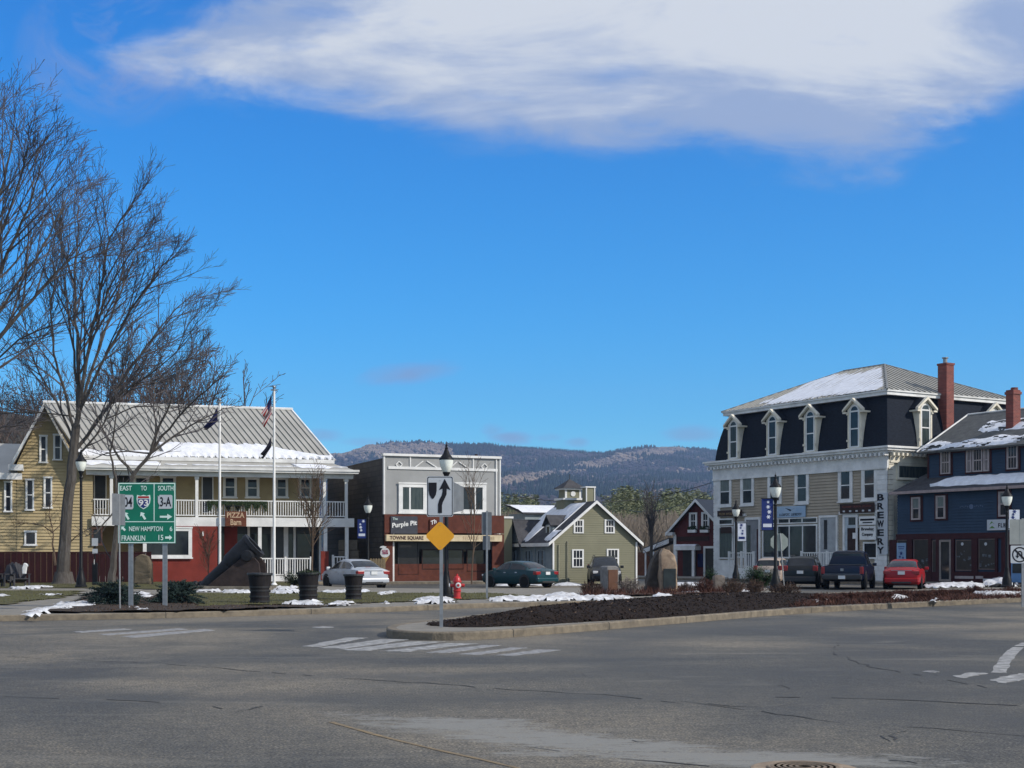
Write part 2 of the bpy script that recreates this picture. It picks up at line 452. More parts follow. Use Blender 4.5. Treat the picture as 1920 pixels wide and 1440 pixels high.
M_tyre = mat('tyre_rubber', (.012, .012, .012), .8, var=.2)
M_rim = mat('alloy_rim', (.42, .43, .45), .3, metal=.8, var=.1)
M_redl = mat('tail_light_red', (.24, .010, .012), .3, var=.1, coat=.3)
M_clearl = mat('lamp_lens_clear', (.6, .6, .6), .15, var=.1, coat=.6)
M_plate = mat('licence_plate', (.6, .62, .62), .5, var=.05)
M_dkplastic = mat('dark_plastic', (.02, .021, .023), .5, var=.2)
M_dktxt = mat('black_lettering', (.012, .013, .018), .6, var=.1)
M_wood = mat('carved_wood_red_brown', (.13, .045, .025), .7, var=.25, stretch=(1, 1, 6))
M_tantxt = mat('tan_lettering', (.50, .36, .24), .7, var=.1)
M_pillow = mat('aged_cream_board', (.60, .50, .33), .7, var=.15)
M_dkbrown = mat('dark_brown_board', (.035, .018, .014), .6, var=.25)
# ================================================================ GROUND
def ground_mat():
    m = bpy.data.materials.new('road_asphalt'); m.use_nodes = True
    t = m.node_tree; b = t.nodes['Principled BSDF']; b.inputs['Roughness'].default_value = 0.82
    c = N(t, 'ShaderNodeTexCoord')
    def nz(sc, det=5, st=(1, 1, 1), dist=0.0):
        mp = N(t, 'ShaderNodeMapping'); mp.inputs['Scale'].default_value = st
        t.links.new(c.outputs['Object'], mp.inputs[0])
        n = N(t, 'ShaderNodeTexNoise', i_Scale=sc, i_Detail=det, i_Roughness=0.6, i_Distortion=dist); t.links.new(mp.outputs[0], n.inputs['Vector']); return n.outputs[0]
    base = ramp(t, nz(0.11, 4, (1, 1, 1), .5), [(0.41, (.050, .053, .057)), (0.5, (.088, .086, .080)), (0.59, (.155, .142, .120))])
    fine = ramp(t, nz(42, 4), [(0.36, (.25, .25, .26)), (0.5, (.92, .92, .92)), (0.64, (2.5, 2.4, 2.2))])
    col = mixc(t, 0.85, base, fine, 'MULTIPLY')
    med = ramp(t, nz(9, 6, (1, 1, 1), .5), [(0.38, (.70, .70, .72)), (0.5, (1, 1, 1)), (0.62, (1.28, 1.25, 1.2))])
    col = mixc(t, 0.8, col, med, 'MULTIPLY')
    mid = ramp(t, nz(2.2, 5), [(0.3, (.82, .82, .83)), (0.7, (1.14, 1.13, 1.12))])
    col = mixc(t, 0.8, col, mid, 'MULTIPLY')
    # tyre polished bands sweeping through the bend
    sp = N(t, 'ShaderNodeSeparateXYZ'); t.links.new(c.outputs['Object'], sp.inputs[0])
    def ring(cx, cy, r, wd):
        dx = mth(t, 'SUBTRACT', sp.outputs[0], cx); dy = mth(t, 'SUBTRACT', sp.outputs[1], cy)
        d = mth(t, 'SQRT', mth(t, 'ADD', mth(t, 'MULTIPLY', dx, dx), mth(t, 'MULTIPLY', dy, dy)))
        a = mth(t, 'ABSOLUTE', mth(t, 'SUBTRACT', d, r))
        return mth(t, 'SUBTRACT', 1.0, mth(t, 'DIVIDE', a, wd), clamp=True)
    band = mth(t, 'MAXIMUM', mth(t, 'MAXIMUM', ring(14, 22, 8.5, 1.9), ring(14, 22, 12.5, 1.6)), mth(t, 'MAXIMUM', ring(-2, 60, 44.5, 1.2), ring(-2, 60, 41.5, 1.0)))
    col = mixc(t, mth(t, 'MULTIPLY', band, mth(t, 'MULTIPLY', nz(.5), 1.2)), col, (.050, .053, .057))
    # chalky worn patch in the near foreground (old paint and salt)
    def ell(cx, cy, a, bb, ang):
        dx = mth(t, 'SUBTRACT', sp.outputs[0], cx); dy = mth(t, 'SUBTRACT', sp.outputs[1], cy)
        ca, sa = cos(R(ang)), sin(R(ang))
        p = mth(t, 'ADD', mth(t, 'MULTIPLY', dx, ca / a), mth(t, 'MULTIPLY', dy, sa / a))
        q = mth(t, 'ADD', mth(t, 'MULTIPLY', dx, -sa / bb), mth(t, 'MULTIPLY', dy, ca / bb))
        return mth(t, 'SUBTRACT', 1.0, mth(t, 'ADD', mth(t, 'MULTIPLY', p, p), mth(t, 'MULTIPLY', q, q)))
    pn = nz(1.3, 7, (1, 2.2, 1), 1.2)
    e = mth(t, 'MAXIMUM', ell(0.45, 12.1, 2.7, .62, -41), ell(1.7, 11.05, 1.9, .50, -14))
    e = mth(t, 'MAXIMUM', e, ell(-.55, 13.2, .95, .6, -20))
    e = mth(t, 'ADD', e, .2)
    e = mth(t, 'ADD', e, mth(t, 'MULTIPLY', mth(t, 'SUBTRACT', pn, 0.5), 3.6))
    e = mth(t, 'ADD', e, mth(t, 'MULTIPLY', mth(t, 'SUBTRACT', nz(7, 8, (1, 2, 1), 1.0), 0.5), 3.0))
    mr = N(t, 'ShaderNodeMapRange', interpolation_type='SMOOTHSTEP'); t.links.new(e, mr.inputs[0]); mr.inputs[1].default_value = 0.0; mr.inputs[2].default_value = 1.1
    col = mixc(t, mth(t, 'MULTIPLY', mr.outputs[0], .85), col, (.235, .238, .235))
    # pale dust streaks
    st = ramp(t, nz(.35, 6, (1, 3.5, 1), .8), [(0.56, (0, 0, 0)), (0.75, (1, 1, 1))])
    col = mixc(t, mth(t, 'MULTIPLY', st, .45), col, (.21, .20, .18))
    col = mixc(t, 1.0, col, (.85, .83, .765), 'MULTIPLY')
    t.links.new(col, b.inputs['Base Color'])
    bp = N(t, 'ShaderNodeBump', i_Strength=0.5, i_Distance=0.008); t.links.new(nz(90, 3), bp.inputs['Height']); t.links.new(bp.outputs[0], b.inputs['Normal'])
    return m
M_road = ground_mat()
M_paint = mat('worn_road_paint', (.34, .34, .34), .8, scale=9, col2=(.11, .11, .108), stretch=(1, 1, 1))
M_paintw = mat('road_paint_white', (.40, .40, .39), .8, scale=6, col2=(.10, .10, .098))
M_yel = mat('faded_yellow_paint', (.26, .19, .10), .85, scale=9, col2=(.13, .11, .085))
M_earth = mat('bare_earth_ground', (.12, .10, .07), .95, scale=.3, bump=.5, bscale=4, col2=(.07, .065, .045))
M_grass = mat('winter_grass', (.095, .095, .035), .95, scale=1.2, bump=.8, bscale=30, col2=(.06, .052, .028))
M_mulch = mat('bark_mulch', (.022, .014, .011), .95, spec=.15, scale=14, bump=1, bscale=18, col2=(.007, .005, .0045))
M_crack = mat('tar_crack', (.045, .045, .046), .8, var=.3)
M_iron2 = mat('manhole_iron', (.20, .155, .11), .75, metal=.1, var=.25, bump=.6)
M_patch = mat('sandy_concrete_patch', (.30, .235, .17), .9, scale=5, bump=.5, col2=(.17, .13, .095))

gm = MB(); gm.poly_z([(-4800, -60), (4800, -60), (4800, 1500), (-4800, 1500)], -.6, -0.012)
tag(gm.build('ground', M_earth), kind='structure')
rm = MB(); rm.poly_z([(-70, -30), (60, -30), (60, 62), (45, 112), (-60, 112)], -.3, 0.0)
tag(rm.build('road', M_road), kind='structure')

def smooth_poly(pts, n=4):
    """closed Chaikin smoothing"""
    for _ in range(n):
        q = []
        for i in range(len(pts)):
            a, b = Vector(pts[i]), Vector(pts[(i + 1) % len(pts)])
            q += [a * .75 + b * .25, a * .25 + b * .75]
        pts = q
    return pts
def inset(pts, d):
    out = []
    n = len(pts)
    for i in range(n):
        a, b, c = Vector(pts[i - 1]).to_2d(), Vector(pts[i]).to_2d(), Vector(pts[(i + 1) % n]).to_2d()
        t = (c - a).normalized(); nn = Vector((-t.y, t.x))
        out.append((b + nn * d))
    return out
def kerbed(name_slab, name_kerb, pts, top_mat, kw=0.16, z=.15, kmat=None):
    """kerb ring butted round a slab; pts anticlockwise"""
    inn = inset(pts, kw)
    k = MB(); n = len(pts)
    vs = [(p[0], p[1], -.05) for p in pts] + [(p[0], p[1], z - .025) for p in pts]
    inn0 = inset(pts, .025)
    vs += [(p[0], p[1], z) for p in inn0] + [(p[0], p[1], z) for p in inn] + [(p[0], p[1], -.05) for p in inn]
    fs = []
    for r in range(4):
        for i in range(n):
            j = (i + 1) % n
            fs.append((r * n + i, r * n + j, (r + 1) * n + j, (r + 1) * n + i))
    k.add(vs, fs)
    tag(k.build(name_kerb, kmat or M_granite), kind='structure')
    s = MB(); q = inset(pts, kw + .002); s.poly_z([(p[0], p[1]) for p in q], -.05, z - .004)
    tag(s.build(name_slab, top_mat), kind='structure')

# plaza between the near road and the street in front of the shops
near = [G(-500, 1171), G(-150, 1167.5), G(0, 1165), G(230, 1161), G(400, 1157), G(640, 1150), G(740, 1147), G(900, 1139.5), G(1040, 1137), G(1200, 1133), G(1330, 1126), G(1430, 1120)]
back = [G(1470, 1114), G(1440, 1107), G(1280, 1106.5), G(1130, 1107), G(930, 1110), G(760, 1109), G(640, 1107), G(590, 1102), G(575, 1096.5)]
plaza = [Vector(p) for p in near + back] + [Vector((-9.8, 79.5, 0)), Vector((-12, 92, 0)), Vector((-45, 92, 0))]
plaza2 = smooth_poly([p.to_2d() for p in plaza], 2)
kerbed('plaza_pavement', 'plaza_kerb', plaza2, M_conc)
# island with the mulch bed
isl = [G(722, 1192), G(735, 1197.5), G(800, 1201), G(880, 1201), G(1000, 1192), G(1240, 1172), G(1500, 1150), G(1700, 1139.5), G(1920, 1128.5), G(2300, 1112), G(2320, 1105),
       G(1900, 1106.5), G(1740, 1111), G(1560, 1118), G(1430, 1126), G(1200, 1139), G(1000, 1153), G(860, 1168), G(770, 1180), G(730, 1186)]
isl2 = smooth_poly([p.to_2d() for p in isl], 2)
kerbed('island_pavement', 'island_kerb', isl2, M_conc, kw=.2, z=.16)
# far pavements in front of the buildings
def pave(name, pts, kerbname):
    q = [Vector(p).to_2d() for p in pts]
    kerbed(name, kerbname, q, M_conc, kw=.15, z=.15)
pave('far_pavement', [(-9.6, 78.2), (-.2, 80.4), (-.4, 87), (-9.9, 84)], 'far_kerb')
def Mp(u, d):   # point in the frame of the mansard row
    o = Vector((13.8, 95.7)); return o + Vector((.514, -.857)) * u + Vector((.857, .514)) * d
pave('shop_pavement', [Mp(-14, -3.4), Mp(33, -3.4), Mp(33, 3), Mp(-14, 3)], 'shop_kerb')

# joints between the kerb stones
def joints(pts, kw, z, px0, px1, ymax, step, name='kerb_joint'):
    m = MB(); n = len(pts); acc = 0.0; r = random.Random(9)
    for i in range(n):
        a = Vector(pts[i]).to_2d(); b = Vector(pts[(i + 1) % n]).to_2d(); L_ = (b - a).length
        if L_ < 1e-6: continue
        t = (b - a) / L_; nn = Vector((-t.y, t.x)); pos = step - acc
        while pos < L_:
            p = a + t * pos; px = 960 + F * p.x / p.y
            if px0 < px < px1 and p.y < ymax:
                w_ = t * .009; q0 = p - nn * .006; q1 = p + nn * kw
                m.add([(*(q0 - w_), 0), (*(q0 + w_), 0), (*(q0 + w_), z - .02), (*(q0 - w_), z - .02), (*(p + nn * .024 - w_), z + .005), (*(p + nn * .024 + w_), z + .005), (*(q1 + w_), z + .005), (*(q1 - w_), z + .005)],
                      [(0, 1, 2, 3), (3, 2, 5, 4), (4, 5, 6, 7)])
            pos += step * r.uniform(.85, 1.15)
        acc = (acc + L_) % step
    tag(m.build(name, M_crack), kind='structure')
joints(isl2, .2, .16, 700, 1950, 56, 3.6)
joints(plaza2, .16, .15, -20, 960, 46, 4.2)
# grass on the plaza
def sheet(name, pts, z, mtl, res=.6, amp=.03, sc=.8, kind='stuff', jag=0.0, seed=0):
    """gridded sheet clipped to a polygon, gently uneven"""
    P = [Vector(p).to_2d() for p in pts]
    x0, x1 = min(p.x for p in P), max(p.x for p in P); y0, y1 = min(p.y for p in P), max(p.y for p in P)
    def inside(x, y):
        c = False; j = len(P) - 1
        for i in range(len(P)):
            if (P[i].y > y) != (P[j].y > y) and x < (P[j].x - P[i].x) * (y - P[i].y) / (P[j].y - P[i].y) + P[i].x: c = not c
            j = i
        return c
    nx = int((x1 - x0) / res) + 2; ny = int((y1 - y0) / res) + 2
    m = MB(); idx = {}
    def vid(i, j):
        if (i, j) not in idx:
            x, y = x0 + i * res, y0 + j * res
            x += (noise.noise((x * 3, y * 3, seed)) * res * .3)
            idx[(i, j)] = len(m.v); m.v.append((x, y, z + amp * (noise.noise((x * sc, y * sc, seed + 5)) + 0.4)))
        return idx[(i, j)]
    for i in range(nx):
        for j in range(ny):
            x, y = x0 + (i + .5) * res, y0 + (j + .5) * res
            if inside(x + jag * noise.noise((x * 1.3, y * 1.3, seed)), y + jag * noise.noise((x * 1.3, y * 1.3, seed + 9))):
                m.f.append((vid(i, j), vid(i + 1, j), vid(i + 1, j + 1), vid(i, j + 1))); m.m.append(0)
    return tag(m.build(name, mtl, smooth=True), kind=kind)
Z1 = .15
g1 = [G(380, 1138, Z1), G(700, 1131, Z1), G(905, 1123.5, Z1), G(1000, 1117, Z1), G(925, 1113, Z1), G(760, 1112.5, Z1), G(640, 1111, Z1), G(560, 1112, Z1), G(420, 1113, Z1), G(340, 1113, Z1)]
g2 = [G(-300, 1139, Z1), G(0, 1134, Z1), G(95, 1124, Z1), G(150, 1114, Z1), G(150, 1108, Z1), G(-300, 1108, Z1)]
g3 = [G(-300, 1103, Z1), G(165, 1103, Z1), G(360, 1107, Z1), G(560, 1106, Z1), G(575, 1100, Z1), G(560, 1092, Z1), G(-300, 1089, Z1)]
def tufts(name, polys, n, h, mtl, base=Z1, wid=.012, seed=3, lean=.5):
    rnd = random.Random(seed); m = MB()
    for P, k in zip(polys, n):
        P = [p.to_2d() for p in P]
        x0, x1 = min(p.x for p in P), max(p.x for p in P); y0, y1 = min(p.y for p in P), max(p.y for p in P)
        c = 0
        while c < k:
            x, y = rnd.uniform(x0, x1), rnd.uniform(y0, y1)
            ins = False; j = len(P) - 1
            for i in range(len(P)):
                if (P[i].y > y) != (P[j].y > y) and x < (P[j].x - P[i].x) * (y - P[i].y) / (P[j].y - P[i].y) + P[i].x: ins = not ins
                j = i
            if not ins: c += .2; continue
            c += 1
            hh = h * rnd.uniform(.4, 1.2); a = rnd.uniform(0, pi); dx, dy = cos(a) * wid, sin(a) * wid
            lx, ly = rnd.uniform(-lean, lean) * hh, rnd.uniform(-lean, lean) * hh
            m.face([(x - dx, y - dy, base), (x + dx, y + dy, base), (x + lx, y + ly, base + hh)])
    return m
M_gb = mat('grass_blades', (.13, .13, .05), .9, scale=1.5, col2=(.07, .07, .03))
for P, nm in ((g1, 'grass'), (g2, 'grass'), (g3, 'grass')):
    sheet(nm, P, Z1 + .012, M_grass, res=.5, amp=.03, jag=.3)
tg = tufts('grass_blades', [g1, g2, g3], [9000, 6000, 6000], .07, M_gb, wid=.012)
tag(tg.build('grass', M_gb), kind='stuff')
# beds of bare soil
bedA = [G(60, 1150, Z1), G(240, 1149, Z1), G(420, 1146, Z1), G(690, 1135, Z1), G(500, 1137, Z1), G(370, 1139, Z1), G(340, 1118, Z1), G(170, 1115, Z1), G(140, 1128, Z1)]
sheet('planting_soil', bedA, Z1 + .03, mat('dark_soil', (.06, .045, .033), .95, scale=6, bump=1, col2=(.03, .022, .018)), res=.35, amp=.05, jag=.3)
bedB = [G(1085, 1122, Z1), G(1200, 1118, Z1), G(1330, 1114.5, Z1), G(1420, 1111.5, Z1), G(1440, 1109, Z1), G(1280, 1108.5, Z1), G(1100, 1110, Z1)]
sheet('planting_soil', bedB, Z1 + .03, mat('red_brown_soil', (.09, .05, .035), .95, scale=6, bump=1, col2=(.04, .026, .02)), res=.35, amp=.06, jag=.3)

# mulch mound on the island
fr0 = [G(800, 1173, .16), G(850, 1176, .16), G(900, 1176, .16), G(1000, 1172, .16), G(1240, 1158, .16), G(1500, 1137.5, .16), G(1700, 1128.5, .16), G(1960, 1117, .16)]
bk0 = [G(1960, 1106, .16), G(1740, 1109.5, .16), G(1560, 1115, .16), G(1430, 1121, .16), G(1200, 1133, .16), G(1010, 1148, .16), G(880, 1161, .16), G(800, 1170, .16)]
bed = [p.to_2d() for p in fr0 + bk0]
def poly_dist(P, x, y):
    """signed distance, positive inside"""
    c = False; j = len(P) - 1; best = 1e9
    for i in range(len(P)):
        ax, ay, bx, by = P[j][0], P[j][1], P[i][0], P[i][1]
        if (by > y) != (ay > y) and x < (ax - bx) * (y - by) / (ay - by) + bx: c = not c
        dx, dy = bx - ax, by - ay; L = dx * dx + dy * dy
        t = max(0, min(1, ((x - ax) * dx + (y - ay) * dy) / L)) if L > 0 else 0
        d = hypot(x - ax - t * dx, y - ay - t * dy)
        if d < best: best = d
        j = i
    return best if c else -best
def mound(name, P, z, hmax, rise, mtl, res=.12, rough=.03, kind='stuff', hfun=None, seed=0, br=0.0):
    x0, x1 = min(p[0] for p in P), max(p[0] for p in P); y0, y1 = min(p[1] for p in P), max(p[1] for p in P)
    nx = int((x1 - x0) / res) + 1; ny = int((y1 - y0) / res) + 1
    D = {}; m = MB()
    H = {}
    for i in range(nx + 1):
        for j in range(ny + 1):
            x, y = x0 + i * res, y0 + j * res
            d = poly_dist(P, x, y) + .12 * noise.noise((x * 2, y * 2, seed)) + br * (noise.noise((x * 1.1, y * 1.6, seed + 2)) + .5 * noise.noise((x * 4, y * 4, seed + 4)) - .25)
            if d > -res * .8:
                dd = max(0, d); hm = hmax if hfun is None else hfun(x, y)
                h = hm * (1 - math.exp(-dd / rise)) + rough * min(1, dd / .15) * (noise.noise((x * 6, y * 6, seed)) + .8 * noise.noise((x * 15, y * 15, seed + 3)) + .5)
                D[(i, j)] = len(m.v); m.v.append((x, y, z + (h if d > 0 else -.02)))
    for (i, j) in list(D):
        q = [(i, j), (i + 1, j), (i + 1, j + 1), (i, j + 1)]
        if all(k in D for k in q): m.f.append(tuple(D[k] for k in q)); m.m.append(0)
    return tag(m.build(name, mtl, smooth=True), kind=kind)
def mh(x, y):
    # tallest a third of the way along, lower towards the far right
    px = 960 + F * x / y
    k = max(0, min(1, (px - 800) / 200))
    r = max(0, min(1, (px - 1400) / 160))
    return (.36 * k) * (1 - r) + .10 * r
mound('mulch', bed, .16, .36, 1.2, M_mulch, res=.13, rough=.05, hfun=mh)
def ground_z_mulch(x, y):
    d = poly_dist(bed, x, y)
    return .16 + (mh(x, y) * (1 - math.exp(-max(0, d) / 1.2)) if d > 0 else 0)
rnd = random.Random(11); mc = MB(); k = 0
while k < 17000:
    px = rnd.uniform(800, 1520); x_y = rnd.uniform(24, 62); x = (px - 960) / F * x_y
    if poly_dist(bed, x, x_y) < .02: k += .05; continue
    k += 1
    z = ground_z_mulch(x, x_y) + rnd.uniform(.01, .05); s = rnd.uniform(.015, .055); a = rnd.uniform(0, 2 * pi); e = rnd.uniform(-.8, .8)
    ux, uy = cos(a) * s, sin(a) * s; vx, vy = -sin(a) * s * .35, cos(a) * s * .35
    mc.face([(x - ux, x_y - uy, z - e * s), (x + vx, x_y + vy, z), (x + ux, x_y + uy, z + e * s), (x - vx, x_y - vy, z + .01)])
tag(mc.build('mulch', mat('mulch_chips', (.04, .026, .02), .9, spec=.2, scale=8, col2=(.009, .006, .005))), kind='stuff')

mc = MB(); rl = random.Random(19)
for k in range(420):
    px = rl.uniform(810, 1500); y_ = rl.uniform(28, 50); x = (px - 960) / F * y_
    if poly_dist(bed, x, y_) < .02: continue
    z = ground_z_mulch(x, y_) + .05; s_ = rl.uniform(.02, .05); a = rl.uniform(0, 6.28); e1 = Vector((cos(a), sin(a), rl.uniform(-.4, .6))) * s_; e2 = Vector((-sin(a), cos(a), .2)) * s_ * .5; c = Vector((x, y_, z)); mc.face([c - e1, c + e2, c + e1, c - e2])
tag(mc.build('leaf_litter', mat('dead_leaves', (.20, .13, .08), .9, var=.4, scale=9)), kind='stuff')
# ---- road markings, cracks, manhole
def flat(name, polys, mtl, z=.004, kind='structure'):
    m = MB()
    for P in polys: m.poly_z([(p[0], p[1]) for p in P], z - .004, z)
    return tag(m.build(name, mtl), kind=kind)
def bar(p0, p1, p2, p3, seed=0):
    """worn painted bar: pixel corners on the road, edges jittered"""
    c = [G(*p).to_2d() for p in (p0, p1, p2, p3)]; r = random.Random(seed); out = []
    for i in range(4):
        a, b = c[i], c[(i + 1) % 4]; n = 7
        for k in range(n):
            q = a.lerp(b, k / n); out.append((q.x + r.uniform(-.04, .04), q.y + r.uniform(-.05, .05)))
    if sum(out[i][0] * out[(i + 1) % len(out)][1] - out[(i + 1) % len(out)][0] * out[i][1] for i in range(len(out))) < 0: out.reverse()
    return out
cw1 = [bar((186, 1189.3), (203, 1191.6), (354, 1180.3), (335, 1178.2), 1), bar((226, 1193.4), (250, 1196), (406, 1182), (382, 1179.8), 2), bar((138, 1184.3), (152, 1186.4), (246, 1180.3), (230, 1178.6), 3)]
flat('crosswalk', cw1, M_paint)
cw2 = [bar((566, 1212), (596, 1213), (690, 1196), (650, 1195.5), 11), bar((598, 1215), (650, 1217), (770, 1198.5), (715, 1198.5), 12),
       bar((640, 1219), (690, 1220), (835, 1203), (770, 1203), 13), bar((715, 1221), (765, 1222), (892, 1207), (840, 1206), 14)]
flat('crosswalk', cw2, M_paintw)
cw3 = [bar((795, 1223.5), (838, 1224.5), (940, 1210), (905, 1209.5), 15), bar((860, 1227), (900, 1228), (990, 1215), (960, 1214), 16), bar((930, 1229), (965, 1230), (1050, 1219), (1010, 1218), 17)]
flat('crosswalk', cw3, M_paint)
cw4 = [bar((1732, 1259), (1750, 1261.5), (1765, 1260), (1745, 1257.5), 18)]
flat('road_marking', cw4, M_paint)
cw5 = [bar((1786, 1268), (1808, 1271.5), (1850, 1263), (1822, 1260.5), 19), bar((1852, 1275), (1880, 1281), (1960, 1268), (1915, 1263), 20), bar((585, 1176), (600, 1178), (625, 1176), (608, 1174.5), 22)]
flat('road_marking', cw5, M_paintw)
def strip(pxs, width, seed=0, jit=.02, wj=.4, gaps=0.0):
    """narrow ribbon through road pixels"""
    r = random.Random(seed); P = [G(*p).to_2d() for p in pxs]; pts = []
    for a, b in zip(P, P[1:]):
        L = (b - a).length; n = max(2, int(L / .25))
        for k in range(n): pts.append(a.lerp(b, k / n) + Vector((r.uniform(-jit, jit), r.uniform(-jit, jit) * 1.5)))
    pts.append(P[-1]); quads = []
    prev = None
    for i, p in enumerate(pts):
        t = (pts[min(i + 1, len(pts) - 1)] - pts[max(i - 1, 0)]).normalized(); n = Vector((-t.y, t.x)) * width * .5 * (1 + r.uniform(-wj, wj))
        cur_ = (p - n, p + n)
        if prev and r.random() >= gaps: quads.append([prev[0], cur_[0], cur_[1], prev[1]])
        prev = cur_
    return quads
def ribbon(name, quads, mtl, z=.004, kind='structure'):
    m = MB()
    for q in quads: m.face([(p.x, p.y, z) for p in q])
    return tag(m.build(name, mtl), kind=kind)
ribbon('road_marking', strip([(1873, 1262), (1876, 1254), (1880, 1246), (1885, 1238), (1892, 1229), (1901, 1220), (1912, 1212), (1930, 1204), (1990, 1190)], .20, 3, .004, .12, .03), M_paintw)
ribbon('yellow_line', strip([(621, 1354), (700, 1377), (800, 1402), (900, 1424), (1010, 1450), (1100, 1472)], .05, 4, .003, .3, .0), M_yel)
cracks = strip([(-40, 1228), (100, 1236), (250, 1242), (400, 1252), (640, 1272), (800, 1281), (960, 1294), (1130, 1303), (1280, 1318), (1420, 1326), (1500, 1320)], .024, 5, .04, .8, .3)
cracks += strip([(1400, 1306), (1560, 1309), (1700, 1313), (1800, 1318), (1960, 1326)], .045, 6, .03, .7, .15)
cracks += strip([(1240, 1310), (1400, 1330), (1560, 1354), (1700, 1362), (1940, 1382)], .022, 7, .04, .7, .3)
cracks += strip([(-40, 1305), (60, 1308), (200, 1312), (300, 1317)], .025, 8, .03, .8, .3)
cracks += strip([(400, 1325), (440, 1335), (480, 1327), (515, 1322)], .025, 9, .03, .8, .3)
cracks += strip([(1650, 1380), (1668, 1391), (1680, 1384), (1664, 1377), (1700, 1371)], .02, 10, .02, .8, .2)
cracks += strip([(1570, 1412), (1640, 1425), (1700, 1428), (1740, 1436)], .02, 12, .02, .8, .2)
cracks += strip([(1000, 1402), (1100, 1418), (1240, 1428), (1330, 1437)], .018, 13, .02, .8, .3)
cracks += strip([(1575, 1206), (1560, 1222), (1590, 1237), (1640, 1252), (1760, 1272), (1850, 1290)], .03, 14, .06, .8, .35)
rr = random.Random(5)
for i in range(5):
    px, py = rr.uniform(-20, 1900), rr.uniform(1260, 1430); l = rr.uniform(12, 36)
    cracks += strip([(px, py), (px + l * .5, py + rr.uniform(-3, 5)), (px + l, py + rr.uniform(-2, 9))], .011, 100 + i, .015, .8, .15)
ribbon('road_crack', cracks, M_crack)
mhc = G(1508, 1441)
mm = MB(); mm.lathe([(.0, .004), (.38, .004), (.40, 0)], 40, (mhc.x, mhc.y, .002)); tag(mm.build('manhole_surround', M_patch), kind='structure')
mt = thing('manhole_cover', 'round iron manhole cover set in a sandy concrete patch in the road', 'manhole', (mhc.x, mhc.y - .02, .006))
q = MB(); q.lathe([(0, .014), (.27, .014), (.28, .008), (.28, -.02)], 36); q.build('lid', M_patch, mt)
q = MB()
for i in range(5): q.lathe([(.05 + .045 * i, .0142), (.05 + .045 * i, .0158), (.075 + .045 * i, .0158), (.075 + .045 * i, .0142)], 30)
q.build('raised_rings', M_iron2, mt)

# ---- snow on the ground
snow_polys = [
 ([(36, 1151), (60, 1143), (100, 1133), (160, 1130), (225, 1128), (222, 1133), (140, 1141), (95, 1149), (50, 1154)], .10),
 ([(240, 1140), (268, 1137), (275, 1143), (250, 1145)], .08),
 ([(252, 1112), (275, 1108), (286, 1120), (262, 1125)], .1),
 ([(285, 1129), (300, 1128), (298, 1132), (282, 1132)], .05),
 ([(372, 1107), (410, 1106), (412, 1108.5), (368, 1109)], .05), ([(415, 1108), (470, 1108.5), (470, 1111.5), (418, 1110.5)], .06),
 ([(505, 1102), (558, 1100), (560, 1112), (505, 1113)], .10), ([(512, 1130), (600, 1128), (606, 1133), (560, 1135)], .06),
 ([(610, 1129), (660, 1128), (665, 1132), (615, 1134)], .06), ([(600, 1108), (690, 1106), (690, 1110), (600, 1112)], .05),
 ([(770, 1124), (800, 1120), (845, 1122), (858, 1128), (820, 1131), (775, 1130)], .12), ([(700, 1112), (740, 1109), (742, 1113), (704, 1116)], .06),
 ([(716, 1128), (735, 1127), (733, 1130), (715, 1131)], .05),
 ([(918, 1124), (940, 1119), (965, 1121), (1000, 1122), (1040, 1119), (1090, 1121), (1130, 1119), (1182, 1120), (1180, 1124), (1100, 1124.5), (1000, 1125.5), (925, 1126)], .13),
 ([(1022, 1118), (1045, 1113), (1075, 1117), (1100, 1121), (1040, 1122)], .20),
 ([(1215, 1120), (1250, 1116), (1252, 1121), (1222, 1122)], .16), ([(1268, 1105.5), (1310, 1105), (1318, 1108), (1270, 1109)], .14), ([(1270, 1111), (1310, 1109.5), (1320, 1112), (1272, 1113)], .10),
 ([(1300, 1117), (1330, 1116), (1326, 1119), (1300, 1119)], .08), ([(1360, 1108), (1400, 1107), (1420, 1109.5), (1366, 1110.5)], .1), ([(1400, 1113), (1425, 1112), (1438, 1119), (1425, 1120)], .08),
 ([(20, 1101), (60, 1100), (100, 1098), (102, 1101), (60, 1103), (22, 1104)], .08), ([(-40, 1116), (20, 1116), (30, 1118), (-40, 1119)], .04), ([(70, 1114), (110, 1113.5), (112, 1116), (75, 1116)], .04),
]
ms = 0
for i, (P, h) in enumerate(snow_polys):
    Q = [G(px, py, Z1 + .03).to_2d() for px, py in P]
    if i == 16: pass
    o = mound('snow', [(p.x, p.y) for p in Q], Z1, h * .72, .35, M_dsnow, res=.11, rough=.07, kind='stuff', seed=i * 3.1, br=.55)
for i, (P, h) in enumerate([([(1730, 1098), (1800, 1096.5), (1850, 1096), (1848, 1100), (1740, 1101)], .16), ([(1840, 1096), (1870, 1091), (1905, 1095), (1908, 1099), (1850, 1099)], .42)]):
    Q = [G(px, py, Z1).to_2d() for px, py in P]
    mound('snow', [(p.x, p.y) for p in Q], Z1 - .03, h, .5, M_dsnow, res=.15, rough=.09, kind='stuff', seed=60 + i, br=.5)
for i, P in enumerate([[(1515, 1124), (1548, 1122), (1556, 1126), (1530, 1128)], [(1585, 1117), (1612, 1116), (1612, 1119), (1590, 1120)], [(1640, 1119), (1700, 1117.5), (1702, 1120), (1650, 1121.5)], [(1742, 1121), (1762, 1120), (1760, 1123), (1745, 1124)], [(1820, 1111), (1900, 1108), (1925, 1109), (1920, 1113), (1840, 1114)]]):
    Q = [G(px, py, .28).to_2d() for px, py in P]
    mound('snow', [(p.x, p.y) for p in Q], .2, .14, .2, M_dsnow, res=.10, rough=.05, kind='stuff', seed=70 + i, br=.3)
